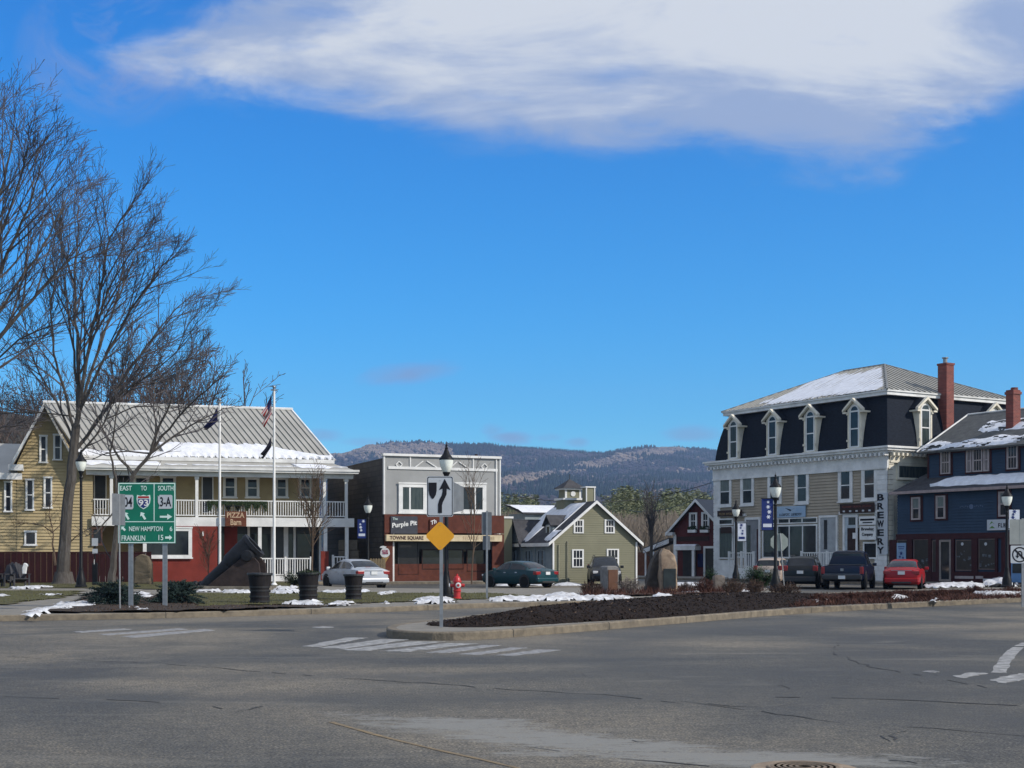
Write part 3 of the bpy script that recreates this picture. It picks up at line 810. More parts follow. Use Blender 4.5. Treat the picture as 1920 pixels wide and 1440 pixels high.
for i, P in enumerate([[(930, 1096), (1035, 1096), (1035, 1098), (935, 1098.5)], [(1040, 1096), (1090, 1096), (1090, 1098), (1040, 1098)], [(1250, 1096), (1330, 1096), (1330, 1100), (1255, 1100)]]):
    Q = [G(px, py, 0).to_2d() for px, py in P]
    mound('snow', [(p.x, p.y) for p in Q], 0, .14, .4, M_dsnow, res=.25, rough=.05, kind='stuff', seed=80 + i)

# ================================================================ BUILDINGS
M_blind = mat('pale_blind', (.15, .18, .17), .6, var=.2, scale=4, stretch=(4, 4, .5))
def window(fr, parent, u0, u1, z0, z1, d=0.0, trim=M_white, tw=.09, glass=None, rail=True, mv=0, mh=0, sill=True, name='window', proud=.10, split=None, blind=0.0):
    glass = glass or M_glass
    m = MB(fr); a, b = d - proud, d + .02
    m.box(u0, u0 + tw, a, b, z0, z1); m.box(u1 - tw, u1, a, b, z0, z1)
    m.box(u0 + tw, u1 - tw, a, b, z1 - tw, z1); m.box(u0 + tw, u1 - tw, a, b, z0, z0 + tw)
    if sill: m.box(u0 - .05, u1 + .05, a - .05, a, z0 - .02, z0 + .06)
    if sill: m.box(u0 - .03, u1 + .03, a - .03, a, z1 - .05, z1 + .04)
    e = min(a + .025, d - min(.062, proud - .012) - .008)
    if rail:
        zm = (z0 + z1) / 2; m.box(u0 + tw, u1 - tw, e, b, zm - .03, zm + .03)
        # inner sash frame
        s = .035
        m.box(u0 + tw, u0 + tw + s, e, b, z0 + tw, zm - .03); m.box(u1 - tw - s, u1 - tw, e, b, z0 + tw, zm - .03)
        m.box(u0 + tw, u0 + tw + s, e, b, zm + .03, z1 - tw); m.box(u1 - tw - s, u1 - tw, e, b, zm + .03, z1 - tw)
    for i in range(mv):
        uc = u0 + tw + (u1 - u0 - 2 * tw) * (i + 1) / (mv + 1); m.box(uc - .015, uc + .015, e + .004, b, z0 + tw, z1 - tw)
    for i in range(mh):
        zc = z0 + tw + (z1 - z0 - 2 * tw) * (i + 1) / (mh + 1); m.box(u0 + tw, u1 - tw, e + .006, b, zc - .015, zc + .015)
    if split:
        for s_ in split: m.box(s_ - .05, s_ + .05, e, b, z0 + tw, z1 - tw)
    f = m.build(name, trim, parent)
    pf_ = min(.062, proud - .012)
    g = MB(fr); g.box(u0 + tw - .005, u1 - tw + .005, d - pf_, d - pf_ + .008, z0 + tw - .005, z1 - tw + .005)
    g.build('pane', glass, f).location = (0, 0, 0)
    if blind:
        g = MB(fr); zb_ = z1 - tw - (z1 - z0 - 2 * tw) * blind; g.box(u0 + tw + .01, u1 - tw - .01, d - pf_ - .004, d - pf_ - .001, zb_, z1 - tw); g.build('blind', M_blind, f)
    return f
def winpx(fr, parent, x0, y0, x1, y1, d=0.0, **k):
    u0, u1, z0, z1 = fr.rect(x0, y0, x1, y1, d)
    return window(fr, parent, u0, u1, z0, z1, d, **k)
def text(s, fr, parent, u0, u1, z0, z1, d, mtl, name='lettering', th=.012, bold=0.0, spacing=1.0, tilt=0.0, fit=True):
    cu = bpy.data.curves.new('t', 'FONT'); cu.body = s; cu.extrude = th; cu.offset = bold; cu.space_character = spacing; cu.resolution_u = 3
    ob = bpy.data.objects.new('t', cu); COL.objects.link(ob)
    bpy.context.view_layer.update()
    me = bpy.data.meshes.new_from_object(ob.evaluated_get(bpy.context.evaluated_depsgraph_get()))
    bpy.data.objects.remove(ob); 
    xs = [v.co.x for v in me.vertices]; ys = [v.co.y for v in me.vertices]
    X0, X1, Y0, Y1 = min(xs), max(xs), min(ys), max(ys)
    sx = (u1 - u0) / (X1 - X0); sz = (z1 - z0) / (Y1 - Y0)
    off = ROOT_LOC(parent) if fr.__class__ is Frame and fr is not LF else Vector((0, 0, 0))
    for v in me.vertices:
        uu = (v.co.x - X0) * sx; zz = (v.co.y - Y0) * sz + tilt * uu
        p = (u0 + uu, d - v.co.z, z0 + zz)
        q = fr.P(*p) - off
        v.co = q
    me.name = name; me.materials.clear(); me.materials.append(mtl)
    for p in me.polygons: p.material_index = 0
    o = bpy.data.objects.new(name, me); COL.objects.link(o); o.parent = parent
    return o
def scribble(fr, parent, u0, u1, z0, z1, d, mtl, seed=1, words=3, name='lettering'):
    """lettering too small to read: strokes grouped into words"""
    r = random.Random(seed); m = MB(fr); u = u0; h = z1 - z0; n = max(4, int((u1 - u0) / (h * .75)))
    cut = [int(n * (k + 1) / words) for k in range(words - 1)]; w_ = (u1 - u0) / n
    for i in range(n):
        if i in cut: continue
        a = u0 + i * w_; b = a + w_ * .72; k = r.randint(0, 3); s_ = h * .2
        m.box(a, a + s_, d - .006, d, z0, z1)
        if k in (0, 1): m.box(a + s_, b, d - .0055, d, z1 - s_, z1)
        if k in (0, 2): m.box(a + s_, b, d - .0055, d, z0, z0 + s_)
        if k in (1, 3): m.box(a + s_, b, d - .0055, d, (z0 + z1) / 2 - s_ / 2, (z0 + z1) / 2 + s_ / 2)
        if k == 3: m.box(b - s_, b, d - .006, d, z0, z1)
    return m.build(name, mtl, parent)
LF = Frame(0, 0, 0)    # local frame of an unrotated thing: coordinates are already local

def rail_(fr, parent, u0, u1, z0, z1, d, post=True, step=.14, mtl=M_white, name='balustrade', posts=None):
    m = MB(fr); n = max(1, int((u1 - u0) / step)); s = (u1 - u0) / n
    m.box(u0, u1, d - .04, d + .04, z1 - .07, z1); m.box(u0, u1, d - .03, d + .03, z0, z0 + .06)
    for i in range(n): m.box(u0 + (i + .5) * s - .022, u0 + (i + .5) * s + .022, d - .02, d + .02, z0 + .06, z1 - .07)
    for p in (posts or []): m.box(p - .06, p + .06, d - .06, d + .06, z0 - .06, z1 + .08)
    return m.build(name, mtl, parent)

# ---------------------------------------------------------------- restaurant with two-storey porch
ra = 16.0
k0 = (165 - 960) / F * 78
RF = Frame(k0, 78, ra)
rest = thing('restaurant_building', 'yellow clapboard restaurant with long two-storey white porch and grey metal roof', 'building', tuple(RF.o))
UR = RF.uz(652, 900)[0]       # right end of the porch
PD = 2.6                       # porch depth
zfloor0 = .45; zf1 = RF.uz(400, 972)[1]; zf1b = RF.uz(400, 983)[1]; zpr = 6.55
# main wall behind the porch
m = MB(RF); m.clap(0, UR - 1.3, .2, 7.4, PD, step=.14)
m.box(0, UR - 1.3, PD + .002, PD + 6, .15, 7.4)
m.build('wall', M_yellow, rest)
# cross gable wing on the left
uL, uA, uRg = RF.uz(23, 880)[0], RF.uz(84, 800)[0], RF.uz(150, 880)[0]
zE = RF.uz(20, 868)[1]; zA = RF.uz(84, 757)[1]
def glim(z, ul=uL + .25, ur=uRg, a=uA, ze=zE, za=zA - .15):
    if z <= ze: return (ul, ur)
    t = (z - ze) / (za - ze); return (ul + (a - ul) * t, ur + (a - ur) * t)
m = MB(RF); m.clap(uL + .25, uRg, .2, zA - .15, 0, lim=glim, step=.18, pr=.05)
uLL = RF.uz(-140, 950)[0]
m.clap(uLL, uL + .25, .2, 6.2, 0.03, step=.18, pr=.05)
m.clap(uRg, 0.25, .2, 6.5, .06, step=.14)
m.poly_y([(uL + .25, .15), (uRg, .15), (uRg, zE), (uA, zA - .15), (uL + .25, zE)], .002, PD + 3)
m.box(uLL, uL + .25, .035, 6, .15, 6.2)
m.box(uRg, .25, .065, PD, .15, 6.5)
m.build('wing_wall', M_yellow, rest)
# wing roof with deep white soffit
m = MB(RF); ov = .75; ex = .42
sl_ = (zA - zE) / (uA - uL)
za = zA + .02
for (ux, sgn) in ((uL - .1, 1), (uRg + .15, -1)):
    ze2 = za - sl_ * abs(uA - ux)
    m.mi = 0
    m.add([(ux, -ov, ze2), (uA, -ov, za), (uA, 7, za), (ux, 7, ze2), (ux, -ov, ze2 - .22), (uA, -ov, za - .22), (uA, 7, za - .22), (ux, 7, ze2 - .22)],
          [(0, 1, 2, 3), (4, 7, 6, 5), (0, 4, 5, 1), (2, 6, 7, 3), (0, 3, 7, 4)])
m.build('wing_roof', [M_metroof], rest)
m = MB(RF)
for (ux, sgn) in ((uL - .1, 1),):
    ze2 = za - sl_ * abs(uA - ux)
    m.add([(ux, -ov - .03, ze2 - .02), (uA, -ov - .03, za - .02), (uA, -ov - .03, za - .30), (ux, -ov - .03, ze2 - .30),
           (ux, -ov - .001, ze2 - .02), (uA, -ov - .001, za - .02), (uA, -ov - .001, za - .30), (ux, -ov - .001, ze2 - .30)],
          [(0, 1, 2, 3)[::-1], (4, 5, 6, 7), (0, 4, 5, 1), (3, 2, 6, 7)])
m.box(uL - .15, uL + .6, -ov - .02, .25, zE - .45, zE - .12)
m.build('rake_board', M_trim, rest)
# small left wing roof
m = MB(RF)
zl0 = 6.15
m.slab([(uLL, -.6, zl0), (uL + .3, -.6, zl0), (uL + .3, 4.0, zl0 + 2.0), (uLL, 4.0, zl0 + 2.0)], .15)
m.build('side_roof', M_metroof, rest)
m = MB(RF); m.box(uLL, uL + .55, -.64, -.602, zl0 - .32, zl0 + .02); m.build('fascia', M_trim, rest)
for (a, b, c, d_) in ((74, 817, 89, 868), (100, 815, 116, 863), (8, 903, 23, 960), (48, 899, 64, 957), (82, 895, 98, 953)):
    winpx(RF, rest, a, b, c, d_, 0.0, tw=.065)
winpx(RF, rest, 46, 996, 69, 1023, 0.0, tw=.09, rail=False)
winpx(RF, rest, 172, 990, 192, 1022, .06, tw=.09, trim=mat('brown_window_trim', (.10, .05, .035), .6), rail=False)
# main roof, ridge slanting as seen, seams every half metre
e0, e1 = RF.uz(150, 858, .9)[0], RF.uz(627, 862, .9)[0]
zE2 = 7.32
rd = PD + 3.6
r0, r1 = RF.uz(84, 760, rd)[0], RF.uz(546, 768, rd)[0]
zR = RF.uz(330, 762, rd)[1]
m = MB(RF)
m.slab([(e0, .9, zE2), (e1, .9, zE2), (r1, rd, zR), (r0, rd, zR)], .12)
m.slab([(e0, 2 * rd, zE2), (r0, rd, zR), (r1, rd, zR), (e1, 2 * rd, zE2)], .12)
m.build('roof', M_metroof, rest)
m = MB(RF)
n = 40
for i in range(n + 1):
    t = i / n; a = Vector((e0 + (e1 - e0) * t, .9, zE2)); b = Vector((r0 + (r1 - r0) * t, rd, zR)); nn = Vector((0, -(zR - zE2), rd - .9)).normalized()
    w_ = .016; h_ = .05
    m.add([a + Vector((-w_, 0, 0)), a + Vector((w_, 0, 0)), b + Vector((w_, 0, 0)), b + Vector((-w_, 0, 0)),
           a + Vector((-w_, 0, 0)) + nn * h_, a + Vector((w_, 0, 0)) + nn * h_, b + Vector((w_, 0, 0)) + nn * h_, b + Vector((-w_, 0, 0)) + nn * h_],
          [(4, 5, 6, 7), (0, 4, 7, 3), (1, 2, 6, 5), (0, 1, 5, 4)])
m.build('roof_seams', M_rib, rest)
m = MB(RF); m.tube([(r0 - .1, rd, zR + .03), (r1 + .1, rd, zR + .03)], .1, 6)
m.tube([(e1, .9, zE2 + .02), (r1, rd, zR + .02)], .07, 5); m.build('ridge_cap', M_trim, rest)
# gable end right + eave fascia
m = MB(RF); m.face([(e1 - .15, 1.0, zE2 - .1), (e1 - .15, 2 * rd, zE2 - .1), (r1 - .15, rd, zR - .15)])
m.box(e0, e1, .86, .898, zE2 - .2, zE2 + .02)
m.build('gable_end', M_trim, rest)
# snow on the lower part of the roof and on the porch roof
def roof_snow(fr, parent, A, B, C, D, f, nu=120, nv=14, th=.10, name='roof_snow', seed=1.0, hole=None):
    """A,B eave corners, C,D the corners above B and A. f(s)-> covered fraction (lo, hi) of the slope"""
    A, B, C, D = map(Vector, (A, B, C, D)); n = (B - A).cross(D - A).normalized()
    m = MB(fr); ix = {}
    for i in range(nu + 1):
        s = i / nu; lo, hi = f(s)
        for j in range(nv + 1):
            t = lo + (hi - lo) * j / nv
            e = min(j, nv - j) / nv * 2
            p = (A.lerp(B, s)).lerp(D.lerp(C, s), t)
            h = th * min(1, e * 2.4) * (1 + .5 * noise.noise((s * 25, t * 9, seed)))
            if hi - lo < .01: h = 0
            m.v.append(tuple(p + n * (h + .004)))
    for i in range(nu):
        lo, hi = f((i + .5) / nu)
        if hi - lo < .01: continue
        for j in range(nv):
            if hole is not None and noise.noise((i / nu * 9, (lo + (hi - lo) * j / nv) * 12, seed + 3)) + .5 * noise.noise((i / nu * 40, j * .8, seed)) > hole: continue
            a = i * (nv + 1) + j; m.f.append((a, a + nv + 1, a + nv + 2, a + 1)); m.m.append(0)
    return m.build(name, M_snow, parent, smooth=True)
def rf(s):
    hi = .10 + .03 * noise.noise((s * 14, 0, 0))
    if s > .33: hi = .27 + .03 * noise.noise((s * 30, 1, 0)) + .012 * (int(s * 34) % 2)
    if s > .72: hi = max(.07, .30 - (s - .72) * 1.0 + .04 * noise.noise((s * 30, 1, 0)) + .012 * (int(s * 34) % 2))
    return (0.0 + (.02 * (int(s * 68) % 2) if s > .4 else 0), hi)
roof_snow(RF, rest, (e0, .9, zE2 + .02), (e1, .9, zE2 + .02), (r1, rd, zR + .02), (r0, rd, zR + .02), rf, nu=200, th=.09)
# porch roof
m = MB(RF)
pr0, pr1 = -.1, UR + .5
m.add([(pr0, -.5, 6.62), (pr1, -.5, 6.62), (pr1 - 1.2, .95, 7.12), (pr0, .95, 7.12), (pr0, -.5, 6.45), (pr1, -.5, 6.45), (pr1, PD + .4, 6.45), (pr0, PD + .4, 6.45), (pr1, PD + .4, 6.62)],
      [(0, 1, 2, 3), (4, 7, 6, 5), (0, 4, 5, 1), (1, 5, 6, 8), (1, 8, 2), (0, 3, 7, 4)])
m.box(e0 + .3, e1 - .5, .95, 1.0, 7.0, 7.2)
m.build('porch_roof', M_metroof, rest)
m = MB(RF); m.box(pr0 - .03, pr1 + .06, -.56, -.502, 6.45, 6.66); m.box(pr0, pr1 - .35, -.2, -.05, 6.18, 6.448)
m.box(pr1 + .002, pr1 + .06, -.5, PD + .4, 6.45, 6.66); m.box(pr1 - .35, pr1 - .2, -.2, PD, 6.18, 6.448)
m.box(pr0 - .05, pr1 + .1, -.62, -.562, 6.56, 6.68)
m.build('porch_fascia', M_trim, rest)
def pf(s):
    return (.30 + .2 * noise.noise((s * 25, 0, 9)), .85 + .08 * noise.noise((s * 20, 0, 0))) if (s < .27 or s > .80 and s < .93) else (.4 + .1 * noise.noise((s * 30, 0, 2)), .42 + .03)
roof_snow(RF, rest, (pr0, -.5, 6.63), (pr1, -.5, 6.63), (pr1 - 1.2, .93, 7.13), (pr0, .93, 7.13), pf, nu=160, th=.05, seed=4)
# porch floors, posts, balustrades
m = MB(RF); m.box(.25, pr1 - .2, -.1, PD, zf1b + .05, zf1 + .02); m.box(.25, pr1 - .2, -.1, PD - .02, .15, zfloor0)
m.build('porch_floor', M_trim, rest)
m = MB(RF); m.box(.2, pr1 - .14, -.16, -.102, zf1b - .12, zf1 + .06); m.box(pr1 - .198, pr1 - .14, -.1, PD, zf1b - .12, zf1 + .06)
m.build('porch_beam', M_white, rest)
postpx = [209, 369, 608, 649]
for px in postpx:
    uu = RF.uz(px, 930)[0]
    m = MB(RF); m.box(uu - .085, uu + .085, -.1, .07, zf1 + .06, 6.2); m.box(uu - .12, uu + .12, -.13, .1, 6.02, 6.18); m.build('post', M_white, rest)
for px in (487, 610, 650):
    uu = RF.uz(px, 1030)[0]
    m = MB(RF); m.box(uu - .1, uu + .1, -.1, .1, .3, zf1b - .12); m.build('post', M_white, rest)
uu = [RF.uz(px, 945)[0] for px in (172, 209, 369, 608, 649)]
for a, b in zip(uu, uu[1:]): rail_(RF, rest, a + .09, b - .09, zf1 + .14, zf1 + 1.06, -.02, mtl=M_white)
ua, ub = RF.uz(487, 1060)[0], RF.uz(583, 1060)[0]
rail_(RF, rest, ua + .1, ub, .5, 1.5, -.02, posts=[ub, (ua + ub) / 2])
ua2, ub2 = RF.uz(624, 1050)[0], RF.uz(646, 1050)[0]
rail_(RF, rest, ua2, ub2, .7, 1.6, -.02, posts=[ua2])
# greenery along part of the upper rail
rp = random.Random(6); m = MB(RF); ga0, ga1 = RF.uz(388, 945)[0], RF.uz(500, 945)[0]
for i in range(2600):
    f = rp.random(); cz_ = zf1 + .98 - .34 * rp.random() ** 1.5 * (1 + .6 * sin(f * 40)) ; x_ = ga0 + (ga1 - ga0) * f; c = Vector((x_, -.14 + rp.uniform(-.06, .05), cz_)); a_ = rp.uniform(0, 6.28); e1 = Vector((cos(a_), rp.uniform(-.5, .5), sin(a_))) * .05; e2 = Vector((-sin(a_), 0, cos(a_))) * .022; m.face([c - e1, c + e2, c + e1, c - e2])
m.build('garland', M_leafd, rest)
# upper-storey windows behind the porch
for (a, b, c, d_) in ((418, 893, 444, 934), (460, 896, 486, 934), (516, 896, 540, 934), (560, 896, 585, 934), (300, 893, 330, 938), (250, 893, 280, 938)):
    winpx(RF, rest, a, b, c, d_, PD - .03, tw=.12, glass=M_glass)
for (a, b, c, d_) in ((176, 890, 200, 955), (217, 890, 245, 955), (378, 893, 400, 962)):
    winpx(RF, rest, a, b, c, d_, PD - .03, tw=.06, rail=False, name='door_opening', sill=False, glass=M_int)
# ground floor shopfront behind the porch
ga, gb = RF.uz(405, 1040)[0], RF.uz(640, 1040)[0]
m = MB(RF); m.box(ga, UR - 1.3, PD - .5, PD - .05, .46, zf1b)
m.build('lower_wall', M_int, rest)
for px in (412, 436, 466, 512, 536, 552, 600):
    uu = RF.uz(px, 1030, PD - .5)[0]
    m = MB(RF); wd = .13 if px in (512, 536) else .07
    m.box(uu - wd, uu + wd, PD - .58, PD - .502, .46, zf1b - .02); m.build('column', M_white, rest)
for (a, b) in ((414, 434), (438, 464), (468, 508), (540, 550), (556, 596)):
    winpx(RF, rest, a, 1000, b, 1066, PD - .505, tw=.04, rail=False, trim=M_dkplastic, name='shop_window', sill=False, proud=.03)
m = MB(RF); uu = RF.uz(432, 1010, PD - .55)[0]; m.box(uu - .35, uu + .4, PD - .62, PD - .585, .46, zf1b - .1); m.build('door', M_red, rest)
# red painted room under the porch
q0, q1 = RF.uz(270, 1040)[0], RF.uz(407, 1040)[0]
m = MB(RF); m.box(q0, q1, -.24, PD - .55, .12, zf1b + .02 - .14)
rw = m.build('red_wall', M_red, rest)
winpx(RF, rest, 268, 989, 360, 1047, -.24, tw=.20, rail=False, glass=M_glass, name='window', split=None)
m = MB(RF); u1_ = RF.uz(380, 1000)[0]; z1_ = RF.uz(380, 1000)[1]; m.box(u1_ - .04, u1_ + .04, -.34, -.242, z1_ - .15, z1_ + .1); m.build('wall_lamp', M_white, rest)
# red porch steps rail / end
m = MB(RF); us = RF.uz(602, 1060)[0]; m.box(us - .05, us + .4, -.3, -.22, .2, 1.9); m.build('red_post', M_red, rest)
# unreadable pale script on the beam: short strokes
# hanging board sign
sg = RF.rect(422, 959, 462, 987, -.5)
ps = thing('hanging_sign', 'carved red-brown wooden PIZZA BARN sign hanging from the porch', 'sign', tuple(RF.P(sg[0], -.5, sg[2])))
m = MB(RF); m.box(sg[0], sg[1], -.55, -.48, sg[2], sg[3]); m.build('board', M_wood, ps, bevel=.02)
m = MB(RF)
for x in (sg[0] + .2, sg[1] - .2): m.box(x - .02, x + .02, -.53, -.5, sg[3], sg[3] + .3)
m.box(sg[0] + .1, sg[1] - .1, -.53, -.14, sg[3] + .3, sg[3] + .34); m.build('bracket', M_black, ps)
text('PIZZA', RF, ps, sg[0] + .1, sg[1] - .12, sg[2] + .50, sg[3] - .06, -.555, M_tantxt, bold=.02)
text('Barn', RF, ps, sg[0] + .3, sg[1] - .3, sg[2] + .07, sg[2] + .42, -.555, M_tantxt, bold=.02)
# dark red fence along the left
FF = Frame(0, 0, ra); FF.o = RF.P(0, -2.0, 0)
f0, f1 = FF.uz(-140, 1060)[0], FF.uz(284, 1060)[0]
fence = thing('board_fence', 'dark red board fence along the foot of the yellow house', 'fence', tuple(FF.P(f0, 0, .1)))
m = MB(FF); n = int((f1 - f0) / .3)
for i in range(n):
    a = f0 + (f1 - f0) * i / n; b = f0 + (f1 - f0) * (i + 1) / n
    m.box(a + .004, b - .004, (.0 if i % 2 else .012), .05, .12, 1.78)
m.build('boards', M_dred, fence)
m = MB(FF); m.box(f0, f1, -.02, .06, 1.782, 1.85); m.build('cap_rail', M_dred, fence)

# ---------------------------------------------------------------- grey flat-topped shop
GF = Frame((720 - 960) / F * 80, 80, 22)
gr = thing('shop_building', 'grey stucco shop with flat parapet, white triangle trim and brown lower front', 'building', tuple(GF.o))
UW = GF.uz(938, 900)[0]
zt = GF.uz(722, 854)[1]; zt2 = GF.uz(938, 861)[1]; zt = (zt + zt2) / 2
zb = GF.uz(800, 965)[1]
m = MB(GF); m.box(0, UW, 0, .3, zb, zt); m.box(UW - .3, UW, .3, 12, .1, zt - .3)
m.build('upper_wall', M_grey, gr)
m = MB(GF); m.box(-.002, .3, .302, 13, .1, zt - .12); m.build('side_wall', M_sidewall, gr)
m = MB(GF); m.box(.3, UW - .3, .3, 13, zt - .6, zt - .5); m.build('roof', M_asph, gr)
m = MB(GF); zs = GF.uz(800, 1001)[1]
m.box(0, UW + .2, -.12, -.002, zs + .05, zb - .01); m.box(0, .5, -.1, 0, .1, zs); m.box(UW - .55, UW + .2, -.1, 0, .1, zs)
m.box(.5, UW - .55, .6, .7, .15, 1.15)
m.build('brown_front', M_brown, gr)
m = MB(GF); m.box(-.08, UW + .05, -.13, .35, zt, zt + .14)
m.box(.25, UW - .2, -.06, -.002, GF.uz(800, 881)[1], GF.uz(800, 876)[1])
zc0, zc1 = GF.uz(800, 876)[1], zt
def stick(m, a, b, wd=.06):
    a = Vector(a); b = Vector(b); t = (b - a).normalized(); n = Vector((-t.y, t.x)) * wd / 2
    pts = [a - n, b - n, b + n, a + n]; m.poly_y([(p.x, p.y) for p in pts], -.055, -.003)
for px in (769, 829, 887): uu = GF.uz(px, 866)[0]; m.box(uu - .035, uu + .035, -.05, -.003, zc0 + .002, zc1 - .002)
def gp(px, py): return GF.uz(px, py)
for (a, b) in (((773, 880), (793, 864.5)), ((800, 864.5), (824, 880)), ((841, 880), (856, 866)), ((861, 866), (882, 881))): stick(m, gp(*a), gp(*b))
for (x, y) in ((748, 871), (908, 875)):
    for (a, b) in (((x - 6, y), (x, y - 6)), ((x, y - 6), (x + 6, y)), ((x + 6, y), (x, y + 6)), ((x, y + 6), (x - 6, y))): stick(m, gp(*a), gp(*b), .05)
m.box(-.03, .05, -.05, .1, zb, zt); m.box(UW - .06, UW + .02, -.05, .1, zb, zt)
uu = GF.uz(930, 900)[0]; m.box(uu - .03, uu + .03, -.07, -.003, zb, zt - .02)
m.build('facade_trim', M_white, gr)
winpx(GF, gr, 747, 906, 800, 963, 0, tw=.24, rail=False, glass=M_glassg, name='window', split=[GF.uz(768, 930)[0]])
winpx(GF, gr, 850, 906, 911, 963, 0, tw=.24, rail=False, glass=M_glass, name='window', split=[GF.uz(864, 930)[0], GF.uz(890, 930)[0]])
# recessed shopfront
m = MB(GF); m.box(.5, UW - .55, .9, 1.0, .1, zs + .1); m.build('recess_wall', M_int, gr)
m = MB(GF); m.box(.5, 1.4, .72, .89, 1.15, zs); m.box(1.5, UW - .6, .7, .75, 2.45, zs + .05); m.build('recess_lining', mat('olive_drab_lining', (.05, .047, .035), .7), gr)
winpx(GF, gr, 745, 1016, 784, 1078, .7, tw=.06, rail=False, name='shop_window', trim=M_dkplastic, sill=False, glass=M_int)
winpx(GF, gr, 790, 1030, 868, 1068, .7, tw=.06, rail=False, name='shop_window', trim=M_dkbrown, sill=False, glass=M_glass)
winpx(GF, gr, 874, 1030, 924, 1072, .7, tw=.06, rail=False, name='shop_window', trim=M_dkbrown, sill=False, glass=M_glass)
for px in (737, 928):
    uu = GF.uz(px, 1050)[0]; m = MB(GF); m.box(uu - .06, uu + .06, -.06, .05, .15, zs + .03); m.build('post', M_trim, gr)
# sign boards on the shop
a = GF.rect(724, 1003, 941, 1015, -.35)
aw = thing('fascia_sign', 'long cream TOWNE SQUARE board above the brown shopfront', 'sign', tuple(GF.P(a[0], -.35, a[2])))
m = MB(GF); m.box(a[0], a[1], -.40, -.13, a[2], a[3]); m.build('board', M_pillow, aw, bevel=.01)
b0 = GF.rect(731, 1005, 794, 1013, -.4)
text('TOWNE SQUARE', GF, aw, b0[0], b0[1], b0[2], b0[3], -.402, M_maroon, bold=.02)
b0 = GF.rect(868, 1006, 928, 1012, -.4)
scribble(GF, aw, b0[0], b0[1], b0[2], b0[3], -.402, mat('faded_board_letter', (.42, .32, .2), .7), 3, 2)
a = GF.rect(733, 968, 783, 1001, -.2)
pp = thing('shop_sign', 'dark grey sign with slanted white Purple Pit lettering on the brown front', 'sign', tuple(GF.P(a[0], -.2, a[2])))
m = MB(GF); m.box(a[0], a[1], -.20, -.125, a[2] + .01, a[3]); m.build('board', mat('sign_dark_grey', (.055, .06, .075), .6), pp)
b0 = GF.rect(734, 977, 783, 990, -.2)
text('Purple Pit', GF, pp, b0[0] + .04, b0[1] - .04, b0[2] - .08, b0[3] - .12, -.202, M_white, bold=.03, tilt=.12)
text('The', GF, pp, a[0] + .1, a[0] + .4, a[3] - .22, a[3] - .08, -.202, M_signtext)
b0 = GF.rect(806, 974, 850, 1001, -.2)
p2 = thing('shop_sign', 'brown sign with slanted white lettering behind the road signs', 'sign', tuple(GF.P(b0[0], -.2, b0[2])))
m = MB(GF); m.box(b0[0], b0[1], -.20, -.125, b0[2] + .01, b0[3]); m.build('board', M_brown, p2)
text('Th', GF, p2, b0[0] + .05, b0[0] + .4, b0[3] - .35, b0[3] - .1, -.202, M_white, bold=.02, tilt=.4)
# ice cream cone sign
ic = GF.P(*[GF.uz(721, 1040, -.9)[0], -.9, 0]);
c0 = W(722, 1045, ic.y); sc = ic.y / F
cone = thing('ice_cream_sign', 'ice cream cone shaped sign with white scoop by the brown front', 'sign', (c0.x, c0.y, .15))
zc = c0.z - .15
m = MB(); m.poly_y([(-.02, zc - .25), (0, zc - .42), (.05, zc - .25), (.24, zc + .05), (-.22, zc + .05)], -.03, .03); m.build('cone', mat('waffle_tan', (.45, .27, .10), .7), cone)
m = MB(); pts = [(.26 * cos(t) * (1 if sin(t) > -.2 else 1.08), zc + .28 + .27 * sin(t) - (.02 if sin(t) < 0 else 0)) for t in [i * pi / 10 for i in range(20)]]
m.poly_y(pts, -.045, .045); m.poly_y([(-.3, zc + .55), (-.05, zc + .5), (.1, zc + .6), (-.1, zc + .66), (-.25, zc + .63)], -.03, .03); m.build('scoop', M_white, cone)
for dz in (.33, .2):
    text('ICE' if dz > .3 else 'CREAM', LF, cone, -.15, .17, zc + dz - .02, zc + dz + .09, -.05, mat('pink_letter', (.4, .05, .1), .6), bold=.02)
m = MB(); m.tube([(0, 0, 0), (0, 0, zc - .3)], .03, 6); m.build('post', M_black, cone)

m = MB(GF); uu = GF.uz(893, 850, 4)[0]; m.tube([(uu, 4, zt - .5), (uu, 4, zt + .55)], .10, 8); m.build('vent_pipe', M_dkbrown, gr)
# tan block wall and picket fence seen between the porch and the grey shop
SW = Frame((634 - 960) / F * 82.3, 82.3, 0); swt = thing('stone_wall', 'low wall of tan stone blocks behind the right end of the porch', 'wall', tuple(SW.o)); rw_ = random.Random(3)
m = MB(SW)
for r_ in range(4):
    z_ = .1 + r_ * .62; x_ = 0
    while x_ < 1.35 - .12 * r_:
        w_ = rw_.uniform(.4, .7); m.box(x_ + .012, x_ + w_ - .012, rw_.uniform(-.04, .04), .5, z_ + .01, z_ + .60); x_ += w_
m.build('stones', mat('tan_block_stone', (.17, .145, .11), .9, scale=3, bump=.8, col2=(.10, .085, .065)), swt, bevel=.03)
PFm = Frame((693 - 960) / F * 78.5, 78.5, 0); pf_t = thing('picket_fence', 'short weathered tan picket fence behind the silver sedan', 'fence', tuple(PFm.o))
m = MB(PFm)
for i in range(6): m.poly_y([(i * .15 + .01, .1), (i * .15 + .14, .1), (i * .15 + .14, 1.42), (i * .15 + .075, 1.5), (i * .15 + .01, 1.42)], 0, .025)
m.box(0, .9, .026, .06, .5, .58); m.box(0, .9, .026, .06, 1.15, 1.23); m.build('pickets', mat('weathered_tan_wood', (.26, .20, .12), .85, var=.2), pf_t)

